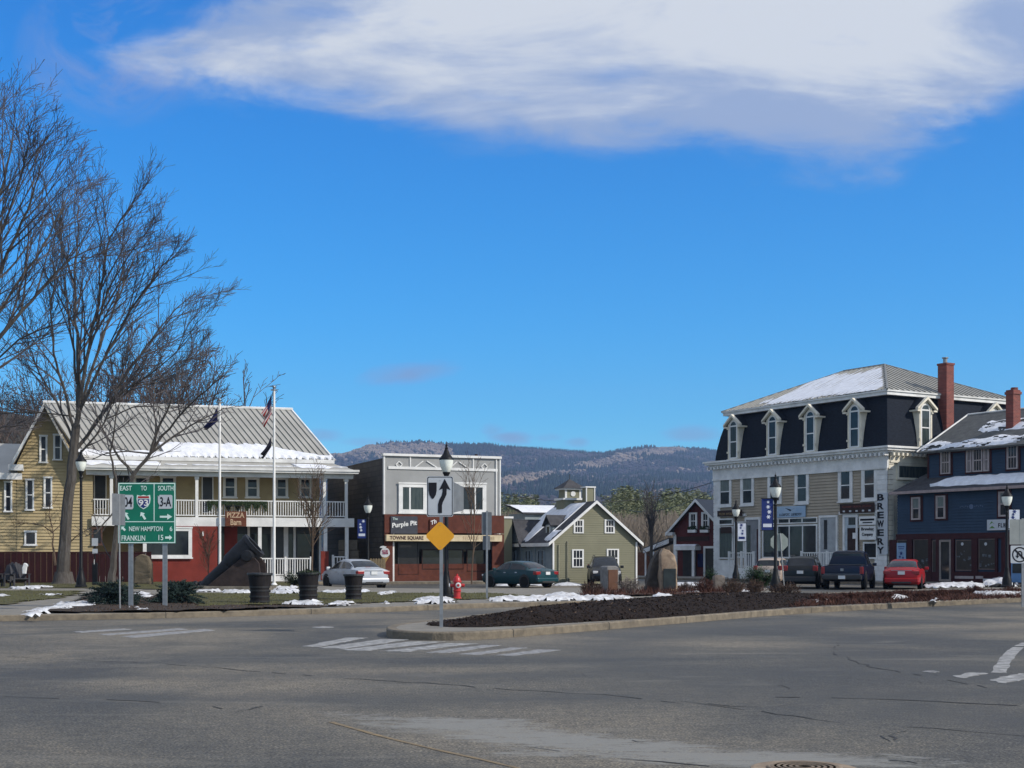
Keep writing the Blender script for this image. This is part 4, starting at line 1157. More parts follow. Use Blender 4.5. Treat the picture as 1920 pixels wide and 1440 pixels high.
# ---------------------------------------------------------------- olive house with cupola
HF = Frame((1035.5 - 960) / F * 80, 80, 22)
hs_ = thing('gabled_house', 'olive green gabled house with snowy roof and little square cupola', 'house', tuple(HF.o))
uR = HF.uz(1194, 1050)[0]
zeL = HF.uz(1036, 1014)[1]; uAp, zAp = HF.uz(1112, 943)
zeR = HF.uz(1196, 1010)[1]; uAp = (0 + uR) / 2; ze = zeL
def hl(z):
    if z <= ze: return (0, uR)
    t = (z - ze) / (zAp - ze); return (uAp * t, uR + (uAp - uR) * t)
m = MB(HF); m.clap(0, uR, 0, zAp, 0, lim=hl, step=.13, pr=.025)
m.poly_y([(0, -.3), (uR, -.3), (uR, ze), (uAp, zAp), (0, ze)], .002, 5.3)
m.poly_y([(.01, -.3), (uR - .8, -.3), (uR - .8, ze), (uAp, ze + .95), (.01, ze)], 5.302, 8.6)
m.build('wall', M_olive, hs_)
DL = 9.5
m = MB(HF)
SL = HF.turned(0, 8.6, -90)   # side wall frame: u runs from the back corner to the front corner
m2 = MB(SL); m2.clap(0, 8.6, 0, ze - .02, -.01, step=.12, pr=.02); m2.build('side_wall', M_bluegrey, hs_)
m = MB(HF); o_ = .32; sl2 = (zAp - ze) / uAp
zap2 = zAp + .12
def sz(u_): return zap2 - sl2 * abs(u_ - uAp)
m.slab([(-o_, -.2, sz(-o_)), (uAp, -.2, zap2), (uAp, 5.5, zap2), (-o_, 5.5, sz(-o_))], .1)
m.slab([(uR + o_, -.2, sz(uR + o_)), (uR + o_, 5.5, sz(uR + o_)), (uAp, 5.5, zap2), (uAp, -.2, zap2)], .1)
m.slab([(-o_, 5.51, sz(-o_)), (uAp, 5.51, ze + 1.1), (uAp, 8.8, ze + 1.1), (-o_, 8.8, sz(-o_))], .1)
m.slab([(uR - .5, 5.51, ze), (uR - .5, 8.8, ze), (uAp, 8.8, ze + 1.1), (uAp, 5.51, ze + 1.1)], .1)
for v_ in range(2): pass
m.build('roof', M_asph, hs_)
m = MB(HF)
for ux in (-o_, uR + o_):
    p = [(ux, sz(ux) + .03), (uAp, zap2 + .03), (uAp, zap2 - .15), (ux, sz(ux) - .15)]
    if ux > uAp: p = p[::-1]
    m.poly_y(p[::-1], -.26, -.203)
m.box(0.0, .1, -.07, -.025, 0, ze - .05); m.box(uR - .1, uR, -.07, -.025, 0, ze - .05)
m.box(-o_ - .04, -o_ - .002, -.2, 8.8, sz(-o_) - .18, sz(-o_) + .02)
m.build('white_trim', M_white, hs_)
for (a, b, c, d_) in ((1075, 974, 1094, 1000), (1133, 974, 1152, 1000)): winpx(HF, hs_, a, b, c, d_, 0, tw=.07, mv=2, sill=False, proud=.06)
for (a, b, c, d_) in ((1072, 1030, 1094, 1064), (1137, 1029, 1160, 1064)): winpx(HF, hs_, a, b, c, d_, 0, tw=.07, mv=2, mh=0, sill=False, proud=.06)
for px in (1047, 1063):
    uu = HF.uz(px, 1060)[0]; z_ = HF.uz(px, 1022 if px < 1050 else 1016)[1]
    m = MB(HF); m.tube([(uu, -.08, 0), (uu, -.08, z_), (uu - (.0), .0, z_ + .02)], .032, 6); m.build('downpipe', mat('khaki_downpipe', (.28, .27, .2), .6), hs_)
# side-wall windows (tall pairs) and dormers on the left slope
for (s0, s1) in ((2.4, 2.75), (2.9, 3.25), (4.8, 5.15), (5.3, 5.65), (6.7, 7.05), (7.25, 7.6)):
    window(SL, hs_, s0, s1, .9, 1.95, -.04, trim=M_bluegrey, tw=.05, sill=False, mh=1, rail=False)
for s_ in (4.05, 6.15):
    m = MB(SL); m.box(s_ - .05, s_ + .05, -.09, -.035, 0, ze - .1); m.build('pilaster', M_bluegrey, hs_)
def dormer_roofed(fr, parent, uc, wd, zb_, hw_, dfront, dback, gable=True):
    m = MB(fr); zt_ = zb_ + hw_
    m.box(uc - wd / 2, uc + wd / 2, dfront, dback, zb_, zt_); m.build('dormer', M_bluegrey, parent)
    m = MB(fr)
    if gable:
        zp = zt_ + wd * .55
        m.slab([(uc - wd / 2 - .15, dfront - .2, zt_ - .08), (uc, dfront - .2, zp), (uc, dback + 1.2, zp), (uc - wd / 2 - .15, dback + 1.2, zt_ - .08)], .08)
        m.slab([(uc + wd / 2 + .15, dfront - .2, zt_ - .08), (uc + wd / 2 + .15, dback + 1.2, zt_ - .08), (uc, dback + 1.2, zp), (uc, dfront - .2, zp)], .08)
        m.poly_y([(uc - wd / 2, zt_), (uc + wd / 2, zt_), (uc, zp - .1)], dfront + .01, dfront + .1)
    m.build('dormer_roof', M_asph, parent)
# the left slope: in SL frame d grows into the house
dormer_roofed(SL, hs_, 6.9, 1.0, ze + .25, .75, .55, 1.9)
window(SL, hs_, 6.62, 7.18, ze + .38, ze + .92, .55, trim=M_white, tw=.06, sill=False, rail=False)
def hsn(s):
    if s < .40: return (.04 + .1 * abs(noise.noise((s * 9, 0, 5))), .9)
    if s > .80: return (.06 + .05 * noise.noise((s * 20, 0, 0)), .30)
    return (.62 + .15 * noise.noise((s * 9, 0, 2)), .97)
roof_snow(SL, hs_, (3.15, -o_, sz(-o_) + .02), (8.7, -o_, sz(-o_) + .02), (8.7, uAp, zap2 + .02), (3.15, uAp, zap2 + .02), hsn, nu=110, th=.05)
roof_snow(SL, hs_, (-.2, -o_, sz(-o_) + .02), (3.0, -o_, sz(-o_) + .02), (3.0, uAp, ze + 1.12), (-.2, uAp, ze + 1.12),
          lambda s: (.35 + .2 * abs(noise.noise((s * 8, 0, 3))), .96), nu=50, th=.05)
# small cross gable on the rear wing and the snowy block behind
m = MB(SL); m.poly_y([(2.7, ze - .3), (4.5, ze - .3), (4.5, ze - .05), (3.6, ze + 1.25), (2.7, ze - .05)], -.22, 1.2); m.build('cross_gable', M_bluegrey, hs_)
m = MB(SL)
m.slab([(2.45, -.45, ze - .32), (3.6, -.45, ze + 1.36), (3.6, 2.0, ze + 1.36), (2.45, 2.0, ze - .32)], .07); m.slab([(4.75, -.45, ze - .32), (4.75, 2.0, ze - .32), (3.6, 2.0, ze + 1.36), (3.6, -.45, ze + 1.36)], .07); m.build('cross_gable_roof', M_asph, hs_)
m = MB(HF); m.box(1.9, 4.9, 8.7, 11.5, -.2, 4.35); m.build('rear_block', M_bluegrey, hs_)
m = MB(HF); m.slab([(1.7, 8.5, 4.36), (5.1, 8.5, 4.36), (5.1, 11.6, 5.0), (1.7, 11.6, 5.0)], .08); m.build('rear_roof', M_asph, hs_)
roof_snow(HF, hs_, (1.7, 8.5, 4.38), (5.1, 8.5, 4.38), (5.1, 11.6, 5.02), (1.7, 11.6, 5.02), lambda s: (.05, .95), nu=30, th=.06)
# cupola
cu = HF.uz(1068, 920, 3.8)[0]; zb0 = HF.uz(1068, 958, 3.8)[1]; z1c = HF.uz(1068, 937, 3.8)[1]; z2c = HF.uz(1068, 918, 3.8)[1]; z3c = HF.uz(1062, 898, 3.8)[1]
m = MB(HF); m.box(cu - .62, cu + .62, 3.2, 4.4, zb0 - .4, z1c); m.box(cu - .5, cu + .5, 3.3, 4.3, z1c + .08, z2c)
cp = m.build('cupola', M_olive, hs_)
m = MB(HF); m.box(cu - .72, cu + .72, 3.10, 4.50, z1c - .04, z1c + .078); m.box(cu - .66, cu + .66, 3.14, 4.46, z2c - .03, z2c + .06)
for sx in (-.53, .41): m.box(cu + sx, cu + sx + .12, 3.275, 3.34, z1c + .08, z2c - .032)
m.lathe([(.0, 3.26), (.16, 3.26), (.16, 3.298)], 16, (cu, 0, (z1c + z2c) / 2 + .03), 'y')
m.build('cupola_trim', M_white, cp)
m = MB(HF); zz = z2c + .062; m.add([(cu - .75, 3.05, zz), (cu + .75, 3.05, zz), (cu + .75, 4.55, zz), (cu - .75, 4.55, zz), (cu, 3.8, z3c)], [(0, 3, 2, 1), (0, 1, 4), (1, 2, 4), (2, 3, 4), (3, 0, 4)])
m.tube([(cu, 3.8, z3c - .05), (cu, 3.8, z3c + .3)], .02, 4); m.build('cupola_roof', M_asph, cp)
cu = HF.uz(1103, 925, 2.2)[0]; z0c, z1c = HF.uz(1103, 946, 2.2)[1], HF.uz(1103, 915, 2.2)[1]
m = MB(HF); m.box(cu - .26, cu + .26, 1.9, 2.5, z0c - .6, z1c); cq = m.build('chimney_box', M_olive, hs_)
m = MB(HF)
for sx in (-.3, .24): m.box(cu + sx, cu + sx + .06, 1.86, 1.92, z0c - .3, z1c)
m.box(cu - .34, cu + .34, 1.84, 2.56, z1c + .002, z1c + .08); m.build('chimney_trim', M_white, cq)
# small flat shed between the grey shop and the olive house
SF = Frame((932 - 960) / F * 84, 84, 22)
sh = thing('lean_to_shed', 'small olive shed with white roof edge squeezed beside the grey shop', 'shed', tuple(SF.o))
m = MB(SF); m.box(.15, .98, 0, 3, -.2, 3.9); m.build('wall', M_olive, sh)
m = MB(SF); m.box(.10, 1.05, -.06, 3.05, 3.902, 4.02); m.box(.10, .2, -.06, -.003, 0, 3.9); m.build('roof_edge', M_white, sh)

# ---------------------------------------------------------------- dark red gabled house
DFr = Frame(0, 0, -38); DFr.o = W(1345, 1043, 100); DFr.o.z = 0
dr = thing('gabled_house', 'dark red gabled house with two white windows, beside the mansard block', 'house', tuple(DFr.o))
a0 = DFr.uz(1264, 1040)[0]; ap, zap = DFr.uz(1309, 938); zev = DFr.uz(1262, 990)[1]; a1 = 2 * ap - a0
def dl(z):
    if z <= zev: return (a0, a1)
    t = (z - zev) / (zap - zev); return (a0 + (ap - a0) * t, a1 + (ap - a1) * t)
M_dkr = mat('dark_red_clapboard', (.10, .024, .022), .7, var=.15)
m = MB(DFr); m.clap(a0, a1, 0, zap, 0, lim=dl, step=.13, pr=.02); m.poly_y([(a0, -.3), (a1, -.3), (a1, zev), (ap, zap), (a0, zev)], .002, 9); m.build('wall', M_dkr, dr)
m = MB(DFr); s3 = (zap - zev) / (ap - a0); f3 = lambda u_: zap + .1 - s3 * abs(u_ - ap)
m.slab([(a0 - .5, -.4, f3(a0 - .5)), (ap, -.4, zap + .1), (ap, 9, zap + .1), (a0 - .5, 9, f3(a0 - .5))], .1)
m.slab([(a1 + .5, -.4, f3(a1 + .5)), (a1 + .5, 9, f3(a1 + .5)), (ap, 9, zap + .1), (ap, -.4, zap + .1)], .1)
m.build('roof', mat('blue_black_metal_roof', (.05, .065, .09), .5, metal=.2), dr)
m = MB(DFr)
for ux in (a0 - .5, a1 + .5):
    p = [(ux, f3(ux)), (ap, zap + .1), (ap, zap - .12), (ux, f3(ux) - .22)]
    if ux > ap: p = p[::-1]
    m.poly_y(p[::-1], -.45, -.403)
m.box(a0 - .5, a0 + .1, -.4, .1, zev - .55, zev - .32); m.box(a0 - .02, a0 + .2, -.06, -.023, 0, zev - .5)
m.build('white_trim', M_trim, dr)
for (a, b, c, d_) in ((1293, 961, 1308, 993), (1316, 960, 1331, 992)):
    wf = winpx(DFr, dr, a, b, c, d_, 0, tw=.13, mv=1, sill=False)
    u0, u1, z0, z1 = DFr.rect(a, 988, c, 996); m = MB(DFr); m.box(u0, u1, -.3, -.08, z0 - .1, z0 + .1); m.build('window_box', M_white, dr)
    m = MB(DFr)
    for i in range(40): x, z = random.uniform(u0, u1), random.uniform(z0 + .1, z0 + .35); m.box(x - .04, x + .04, -.28, -.12, z, z + .05)
    m.build('window_box_plants', M_leafd, dr)
u0, u1, z0, z1 = DFr.rect(1263, 1030, 1303, 1090, -.9)
m = MB(DFr); m.box(u0, u1, -.9, -.02, 2.05, 2.35); m.box(u0 + .1, u0 + .22, -.85, -.7, .1, 2.05); m.box(u1 - .3, u1 - .1, -.85, -.7, .1, 2.05); m.build('entrance_canopy', M_trim, dr)
m = MB(DFr); m.box(u0 + .3, u1 - .4, -.1, -.022, .1, 2.03); m.build('entrance', M_int, dr)
m = MB(DFr)
roof_snow(DFr, dr, (u0, -.9, 2.36), (u1, -.9, 2.36), (u1, -.1, 2.36), (u0, -.1, 2.36), lambda s: (.05, .95), nu=12, nv=6, th=.1, name='canopy_snow')
winpx(DFr, dr, 1320, 1024, 1345, 1090, 0, tw=.16, rail=False, glass=M_int, name='door_opening', sill=False)
u0, u1, z0, z1 = DFr.rect(1309, 1038, 1319, 1063); m = MB(DFr); m.box(u0, u1, -.08, -.024, z0, z1); m.build('wall_board', M_navy, dr)
u0, u1, z0, z1 = DFr.rect(1270, 1006, 1330, 1014); m = MB(DFr); m.box(u0, u1, -.08, -.024, z0, z1); m.build('dark_signboard', M_dkbrown, dr)
# open lean-to left of it
LFm = Frame(0, 0, -20); LFm.o = W(1208, 1043, 104); LFm.o.z = 0
ln = thing('open_shelter', 'low sloping-roofed shelter left of the dark red house', 'shelter', tuple(LFm.o))
b1 = LFm.uz(1256, 1020)[0]; zq0, zq1 = LFm.uz(1208, 1030)[1], LFm.uz(1256, 1011)[1]
m = MB(LFm); m.poly_y([(0, zq0 - .15), (b1, zq1 - .15), (b1, zq1 + .1), (0, zq0 + .1)], -.3, 3); m.build('roof', M_asph, ln)
m = MB(LFm); m.poly_y([(0, zq0 - .3), (b1, zq1 - .3), (b1, zq1 + .02), (0, zq0 + .02)], -.36, -.303)
for x in (.1, .7, b1 - .3): m.box(x, x + .12, -.28, -.16, -.1, zq0 - .16)
m.build('frame', M_trim, ln)
m = MB(LFm); m.box(-.8, b1, .5, .6, -.1, 1.9); m.build('back_wall', mat('cedar_fence', (.16, .07, .04), .8, var=.2), ln)

# ---------------------------------------------------------------- mansard block
MF = Frame(14.0, 95.7, -59.04)
MBk = thing('commercial_block', 'three-storey beige block with dark mansard roof, arched dormers and brick chimney', 'building', tuple(MF.o))
LM, DM = 15.95, 12.2
MR = MF.turned(LM, 0, 90)      # right side facade
zc = 7.85                       # underside of cornice crown
zgf = MF.uz(1500, 958)[1]
m = MB(MF); m.clap(.5, LM - .5, .2, zc - 1.0, 0, step=.19, pr=.055); m.box(.0, LM, .002, DM, -.2, zc); m.build('wall', M_beige, MBk)
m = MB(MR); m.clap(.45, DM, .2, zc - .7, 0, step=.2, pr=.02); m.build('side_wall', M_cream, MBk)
# quoins / corner boards
m = MB(MF)
for (a, b) in ((-.04, .62), (LM - .95, LM + .03)):
    z = .15
    while z < zc - 1.0:
        m.box(a, b, -.09, -.003, z, z + .27); m.box(a + .03, b - .03, -.06, -.003, z + .27, z + .3); z += .3
m.build('corner_quoins', M_trim, MBk)
m = MB(MR)
z = .15
while z < zc - .8:
    m.box(.035, .45, -.09, -.022, z, z + .27); z += .3
m.build('side_quoins', M_cream, MBk)
# frieze, dentils and cornice
m = MB(MF); m.box(-.1, LM + .1, -.12, -.003, zc - 1.02, zc - .2); m.box(-.12, LM + .12, -.16, -.121, zc - 1.06, zc - .94)
m.box(-.5, LM + .5, -.5, DM + .3, zc, zc + .14); m.box(-.6, LM + .6, -.6, DM + .4, zc + .142, zc + .26)
m.box(-.3, LM + .3, -.3, DM + .1, zc - .12, zc - .002)
n = 46
for i in range(n):
    uu = -.25 + (LM + .4) * i / (n - 1); m.box(uu - .07, uu + .07, -.46, -.13, zc - .30, zc - .122)
m.build('cornice', M_trim, MBk)
m = MB(MR); m.box(.13, DM, -.12, -.024, zc - .62, zc - .2); m.box(.12, DM, -.15, -.121, zc - .70, zc - .6)
for i in range(34):
    uu = .1 + (DM) * i / 33; m.box(uu - .07, uu + .07, -.46, -.13, zc - .30, zc - .125)
m.build('side_cornice', M_cream, MBk)
# mansard slope
lv = [(zc + .26, .02), (zc + .6, .04), (zc + 1.2, .12), (zc + 2.0, .28), (zc + 2.9, .52), (zc + 3.4, .74)]
m = MB(MF)
for z, i_ in lv: m.v += [(i_, i_, z), (LM - i_, i_, z), (LM - i_, DM - i_, z), (i_, DM - i_, z)]
for r in range(len(lv) - 1):
    for k in range(4):
        a = r * 4 + k; b = r * 4 + (k + 1) % 4; m.f.append((a, b, b + 4, a + 4)); m.m.append(0)
m.build('mansard_roof', M_slate, MBk)
zt_ = zc + 3.4; io = .40
m = MB(MF); m.box(io, LM - io, io, DM - io, zt_, zt_ + .2); m.box(io - .08, LM - io + .08, io - .08, DM - io + .08, zt_ + .202, zt_ + .30)
m.build('upper_cornice', M_trim, MBk)
zh0 = zt_ + .30; io -= .1; hd = (DM - 2 * io) / 2; zh1 = zh0 + 2.55
m = MB(MF); P_ = [(io, io, zh0), (LM - io, io, zh0), (LM - io, DM - io, zh0), (io, DM - io, zh0), (io + hd, io + hd, zh1), (LM - io - hd, io + hd, zh1)]
m.add(P_, [(0, 1, 5, 4), (1, 2, 5), (2, 3, 4, 5), (3, 0, 4), (0, 3, 2, 1)])
hr = m.build('hip_roof', M_metroof, MBk)
def hipribs(L, D, fr, io, z0, z1, step, side=False):
    m = MB(fr)
    return m
m = MB(MF); hl_ = LM - 2 * io; n = int(hl_ / .45)
def ribq(a, b, nn, w3, m):
    t = (b - a).normalized(); sdv = t.cross(nn).normalized() * w3; up = nn * .05
    m.add([a - sdv, a + sdv, b + sdv, b - sdv, a - sdv + up, a + sdv + up, b + sdv + up, b - sdv + up], [(4, 5, 6, 7), (0, 4, 7, 3), (1, 2, 6, 5), (0, 1, 5, 4)])
nf = Vector((0, -(zh1 - zh0), hd)).normalized(); nr = Vector(((zh1 - zh0), 0, hd)).normalized()
for i in range(1, n):
    uu = hl_ * i / n; fr_ = min(1, uu / hd, (hl_ - uu) / hd)
    ribq(Vector((io + uu, io, zh0)), Vector((io + uu, io + hd * fr_, zh0 + (zh1 - zh0) * fr_)), nf, .02, m)
dd_ = DM - 2 * io; n = int(dd_ / .45)
for i in range(1, n):
    uu = dd_ * i / n; fr_ = min(uu / hd, (dd_ - uu) / hd)
    ribq(Vector((LM - io, io + uu, zh0)), Vector((LM - io - hd * fr_, io + uu, zh0 + (zh1 - zh0) * fr_)), nr, .02, m)
m.tube([P_[1], P_[5]], .07, 5); m.tube([P_[5], P_[4]], .07, 5); m.tube([P_[0], P_[4]], .05, 5); m.tube([P_[2], P_[5]], .05, 5)
m.build('seams', M_rib, hr)
# snow on the front slope of the hip
def hipsnow():
    m = MB(MF); nu, nv = 220, 36
    A = Vector((io, io, zh0 + .02)); U = Vector((hl_, 0, 0)); V = Vector((0, hd, zh1 - zh0)); nn = nf; ix = {}
    for i in range(nu + 1):
        for j in range(nv + 1):
            s, t = i / nu, j / nv; uu = s * hl_
            lim_ = min(1, uu / hd, (hl_ - uu) / hd)
            c = .12 + .9 * noise.noise((s * 4, t * 3, 2)) + .75 * noise.noise((s * 44, t * 4, 4)) + (.6 if .28 < s < .95 else -.5) - 1.6 * max(0, t - .72) * 2 - .6 * max(0, .12 - t) * 8
            if t < lim_ - .03 and c > 0:
                ix[(i, j)] = len(m.v); m.v.append(tuple(A + U * s + V * t + nn * (.004 + .030 * min(1, c * 1.5))))
    for (i, j) in ix:
        q = [(i, j), (i + 1, j), (i + 1, j + 1), (i, j + 1)]
        if all(k in ix for k in q): m.f.append(tuple(ix[k] for k in q)); m.m.append(0)
    m.build('roof_snow', M_snow, hr, smooth=True)
hipsnow()
# dormers
def arch_pts(cx, w_, z0, zs_, n=10):
    pts = [(cx - w_ / 2, z0), (cx + w_ / 2, z0), (cx + w_ / 2, zs_)]
    for i in range(1, n): a = pi * i / n; pts.append((cx + w_ / 2 * cos(a), zs_ + w_ / 2 * sin(a)))
    pts.append((cx - w_ / 2, zs_)); return pts
def dormer(fr, parent, uc, trim, w_=1.16, z0=None, gl=M_glass):
    z0 = z0 or zc + .28; zk = z0 + 2.42; zp = zk + .66; f0_ = -.06
    m = MB(fr)
    # front face with side cheeks: narrow at the foot, flared at the head
    m.poly_y([(uc - w_ / 2, z0), (uc + w_ / 2, z0), (uc + w_ / 2, zk), (uc, zk + .5), (uc - w_ / 2, zk)], f0_, .8)
    m.poly_y([(uc - w_ / 2 - .04, z0 - .05), (uc + w_ / 2 + .04, z0 - .05), (uc + w_ / 2 + .04, z0 + .06), (uc - w_ / 2 - .04, z0 + .06)], f0_ - .1, f0_ - .002)
    for s in (-1, 1):
        for zz in (z0 + .45, zk - .35): m.box(uc + s * (w_ / 2 - .06) - .05, uc + s * (w_ / 2 - .06) + .05, f0_ - .14, f0_ - .002, zz, zz + .12)
        m.box(uc + s * (w_ / 2 - .09) - .05, uc + s * (w_ / 2 - .09) + .05, f0_ - .06, f0_ - .003, z0 + .1, zk - .02)
    dm = m.build('dormer', trim, parent)
    m = MB(fr); e = .26
    for s in (-1, 1):
        p = [(uc, zp), (uc + s * (w_ / 2 + e), zk - .02), (uc + s * (w_ / 2 + e), zk - .15), (uc, zp - .17)]
        if s > 0: p = p[::-1]
        m.poly_y(p, f0_ - .24, f0_ - .02)
        m.box(min(uc + s * (w_ / 2 + e), uc + s * (w_ / 2 - .02)), max(uc + s * (w_ / 2 + e), uc + s * (w_ / 2 - .02)), f0_ - .2, .75, zk - .25, zk - .152)
    m.build('pediment', trim, dm)
    m = MB(fr)
    for s in (-1, 1):
        p = [(uc, zp - .02), (uc + s * (w_ / 2 + e - .02), zk - .05), (uc + s * (w_ / 2 + e - .02), zk - .14), (uc, zp - .12)]
        if s > 0: p = p[::-1]
        m.poly_y(p, f0_ - .019, 1.3)
    m.build('dormer_roof', M_slate, dm)
    m = MB(fr); iw = .62
    zs_ = zk - .15
    ap_ = arch_pts(uc, iw + .18, z0 + .08, zs_); ip = arch_pts(uc, iw, z0 + .16, zs_)
    n_ = len(ap_)
    m.add([(p[0], f0_ - .05, p[1]) for p in ap_] + [(p[0], f0_ - .05, p[1]) for p in ip] + [(p[0], f0_ - .003, p[1]) for p in ap_] + [(p[0], f0_ - .003, p[1]) for p in ip],
          [(i, (i + 1) % n_, n_ + (i + 1) % n_, n_ + i) for i in range(n_)] + [(i, 2 * n_ + i, 2 * n_ + (i + 1) % n_, (i + 1) % n_) for i in range(n_)] + [(n_ + i, n_ + (i + 1) % n_, 3 * n_ + (i + 1) % n_, 3 * n_ + i) for i in range(n_)])
    m.box(uc - iw / 2, uc + iw / 2, f0_ - .045, f0_ - .004, zs_ - .04, zs_ + .05)
    zm = (z0 + .16 + zs_) / 2; m.box(uc - iw / 2, uc + iw / 2, f0_ - .04, f0_ - .004, zm - .035, zm + .035)
    m.build('window', M_white, dm)
    m = MB(fr); m.poly_y(ip, f0_ - .02, f0_ - .006); m.build('pane', gl, dm)
for px, gl in ((1377, M_glassg), (1450, M_glass), (1521, M_glass), (1604, M_glass)):
    dormer(MF, MBk, MF.uz(px, 810)[0], M_cream, gl=gl)
for s_, gl in ((3.1, M_glassg), (9.2, M_glass)): dormer(MR, MBk, s_, M_cream, gl=gl)
# chimney
cc = MR.uz(1783, 760, -.15)[0]; zct = MR.uz(1783, 686, .2)[1]
m = MB(MR); m.box(cc - .32, cc + .32, -.1, .60, zc + .3, zct); m.box(cc - .36, cc + .36, -.14, .64, zct, zct + .12); m.build('chimney', M_brick, MBk)
m = MB(MR); m.tube([(cc, .3, zct + .1), (cc, .3, zct + .42)], .13, 10); m.tube([(cc, .3, zct + .44), (cc, .3, zct + .5)], .2, 10); m.build('flue', M_galv, MBk)
# second-storey windows on the front
for (a, b, c, d_, g_) in ((1348, 893, 1373, 951, M_glassg), (1390, 890, 1415, 949, M_glassg), (1441, 886, 1467, 945, M_glass), (1492, 883, 1518, 946, M_glass), (1573, 878, 1600, 942, M_glass), (1617, 875, 1646, 940, M_glass)):
    winpx(MF, MBk, a, b, c, d_, 0, tw=.22, glass=M_glass, trim=M_trim, blind=.48 if g_ is M_glassg else 0)
winpx(MR, MBk, 1681, 871, 1740, 900, -.01, tw=.12, rail=False, glass=M_glassg, trim=M_cream)
# ground floor shopfronts
def opening(x0, y0, x1, y1, mtl=M_int, d=-.03, name='doorway', tw=.10, **k):
    return winpx(MF, MBk, x0, y0, x1, y1, d, tw=tw, rail=False, glass=mtl, name=name, trim=M_trim, sill=False, **k)
def usp(*p): return [MF.uz(x, 1000)[0] for x in p]
opening(1349, 972, 1376, 985, M_glass, name='transom'); opening(1349, 987, 1376, 1048, M_glassg, name='shop_window'); opening(1378, 978, 1397, 1046, M_glassg, name='shop_window')
opening(1398, 970, 1427, 1066, mat('grey_entry', (.22, .23, .24), .7), name='doorway', tw=.16)
opening(1431, 971, 1534, 982, M_glass, name='transom', split=usp(1461, 1482, 1506), tw=.07)
opening(1431, 984, 1534, 1047, M_glass, name='shop_window', split=usp(1460, 1482, 1507))
opening(1537, 966, 1572, 1068, mat('pale_entry', (.36, .38, .39), .7), name='doorway', tw=.14)
for q_ in ((1546, 975, 1552, 1030), (1402, 985, 1408, 1040)):
    m = MB(MF); u0, u1, z0, z1 = MF.rect(*q_, -.05); m.box(u0, u1, -.104, -.0925, z0, z1); m.build('door_glass', M_glass, MBk)
m = MB(MF); u0, u1, z0, z1 = MF.rect(1420, 992, 1426, 1066, -.05); m.box(u0, u1, -.106, -.0925, z0, z1); m.build('door', M_maroon, MBk)
opening(1582, 965, 1610, 1068, mat('pale_blue_surround', (.40, .46, .50), .6), name='doorway', tw=.16)
m = MB(MF); u0, u1, z0, z1 = MF.rect(1590, 990, 1611, 1034, -.05); m.box(u0, u1, -.106, -.0925, z0, z1); dq = m.build('door', M_dkbrown, MBk)
m = MB(MF); u0, u1, z0, z1 = MF.rect(1592, 970, 1610, 984, -.05); m.box(u0, u1, -.106, -.0925, z0, z1); m.build('transom', M_glassg, MBk)
m = MB(MF); u0, u1, z0, z1 = MF.rect(1600, 999, 1606, 1010, -.05); m.box(u0, u1, -.114, -.107, z0, z1); m.build('door_notice', M_white, dq)
opening(1620, 1016, 1647, 1048, M_glass, name='shop_window')
for a, b in ((1430, 1535), (1340, 1378)):
    m = MB(MF); u0, u1, z0, z1 = MF.rect(a, 1050, b, 1062); m.box(u0, u1, -.08, -.003, .15, z1); m.build('stall_riser', M_trim, MBk)
for a, b, c, d_, e in ((1576, 958, 1651, 964, -.16), (1345, 964, 1400, 969, -.12)):
    m = MB(MF); u0, u1, z0, z1 = MF.rect(a, b, c, d_); m.box(u0, u1, e, -.003, z0, z1); m.build('shop_cornice', M_trim, MBk)
# raised decks with white railings
for (x0, x1) in ((1366, 1412), (1502, 1600)):
    u0 = MF.uz(x0, 1060, -1.5)[0]; u1 = MF.uz(x1, 1060, -1.5)[0]
    m = MB(MF); m.box(u0, u1, -1.5, -.12, .15, .85); m.build('deck', M_trim, MBk)
    rail_(MF, MBk, u0, u1, .92, 1.85, -1.45, posts=[u0, (u0 + u1) / 2, u1], step=.2, mtl=M_white)
# wall signs
def board(fr, parent_or_none, px, name, lab, bmat, d=-.06, th=.06, bevel=0.0, cat='sign'):
    u0, u1, z0, z1 = fr.rect(*px, d)
    t = thing(name, lab, cat, tuple(fr.P((u0 + u1) / 2, d, z0)))
    m = MB(fr); m.box(u0, u1, d - th, d, z0, z1); m.build('board', bmat, t, bevel=bevel)
    return t, u0, u1, z0, z1
bs, u0, u1, z0, z1 = board(MF, None, (1648, 924, 1665, 1040), 'vertical_sign', 'tall white vertical board reading BREWERY on the corner of the mansard block', M_signwhite, d=-.095, th=.05)
u0, u1 = LM - .92, LM + .0
for i, ch in enumerate('BREWERY'):
    h_ = (z1 - z0) / 7; zt2 = z1 - i * h_
    text(ch, MF, bs, u0 + .26, u1 - .14, zt2 - h_ * .88, zt2 - h_ * .12, -.15, M_dktxt, bold=.035)
sgn, u0, u1, z0, z1 = board(MF, None, (1576, 944, 1640, 962), 'wall_sign', 'dark brown signboard with faded lines above the pale blue doorway', M_dkbrown, d=-.2)
scribble(MF, sgn, u0 + .2, u1 - .2, z0 + .34, z0 + .46, -.262, mat('dull_red_letter', (.16, .05, .04), .6))
m = MB(MF)
for i in range(5): uu = u0 + .35 + (u1 - u0 - .7) * i / 4; m.box(uu - .09, uu + .09, -.27, -.262, z0 + .08, z0 + .18)
m.build('pale_marks', M_signwhite, sgn)
sgn, u0, u1, z0, z1 = board(MF, None, (1613, 986, 1643, 1012), 'shop_sign', 'white shaped sign reading Brewing Company under the brown board', M_white, d=-.2)
text('Brewing', MF, sgn, u0 + .15, u1 - .15, z0 + .50, z0 + .74, -.265, M_dktxt, bold=.02); text('Company', MF, sgn, u0 + .2, u1 - .2, z0 + .18, z0 + .42, -.265, M_dktxt, bold=.02)
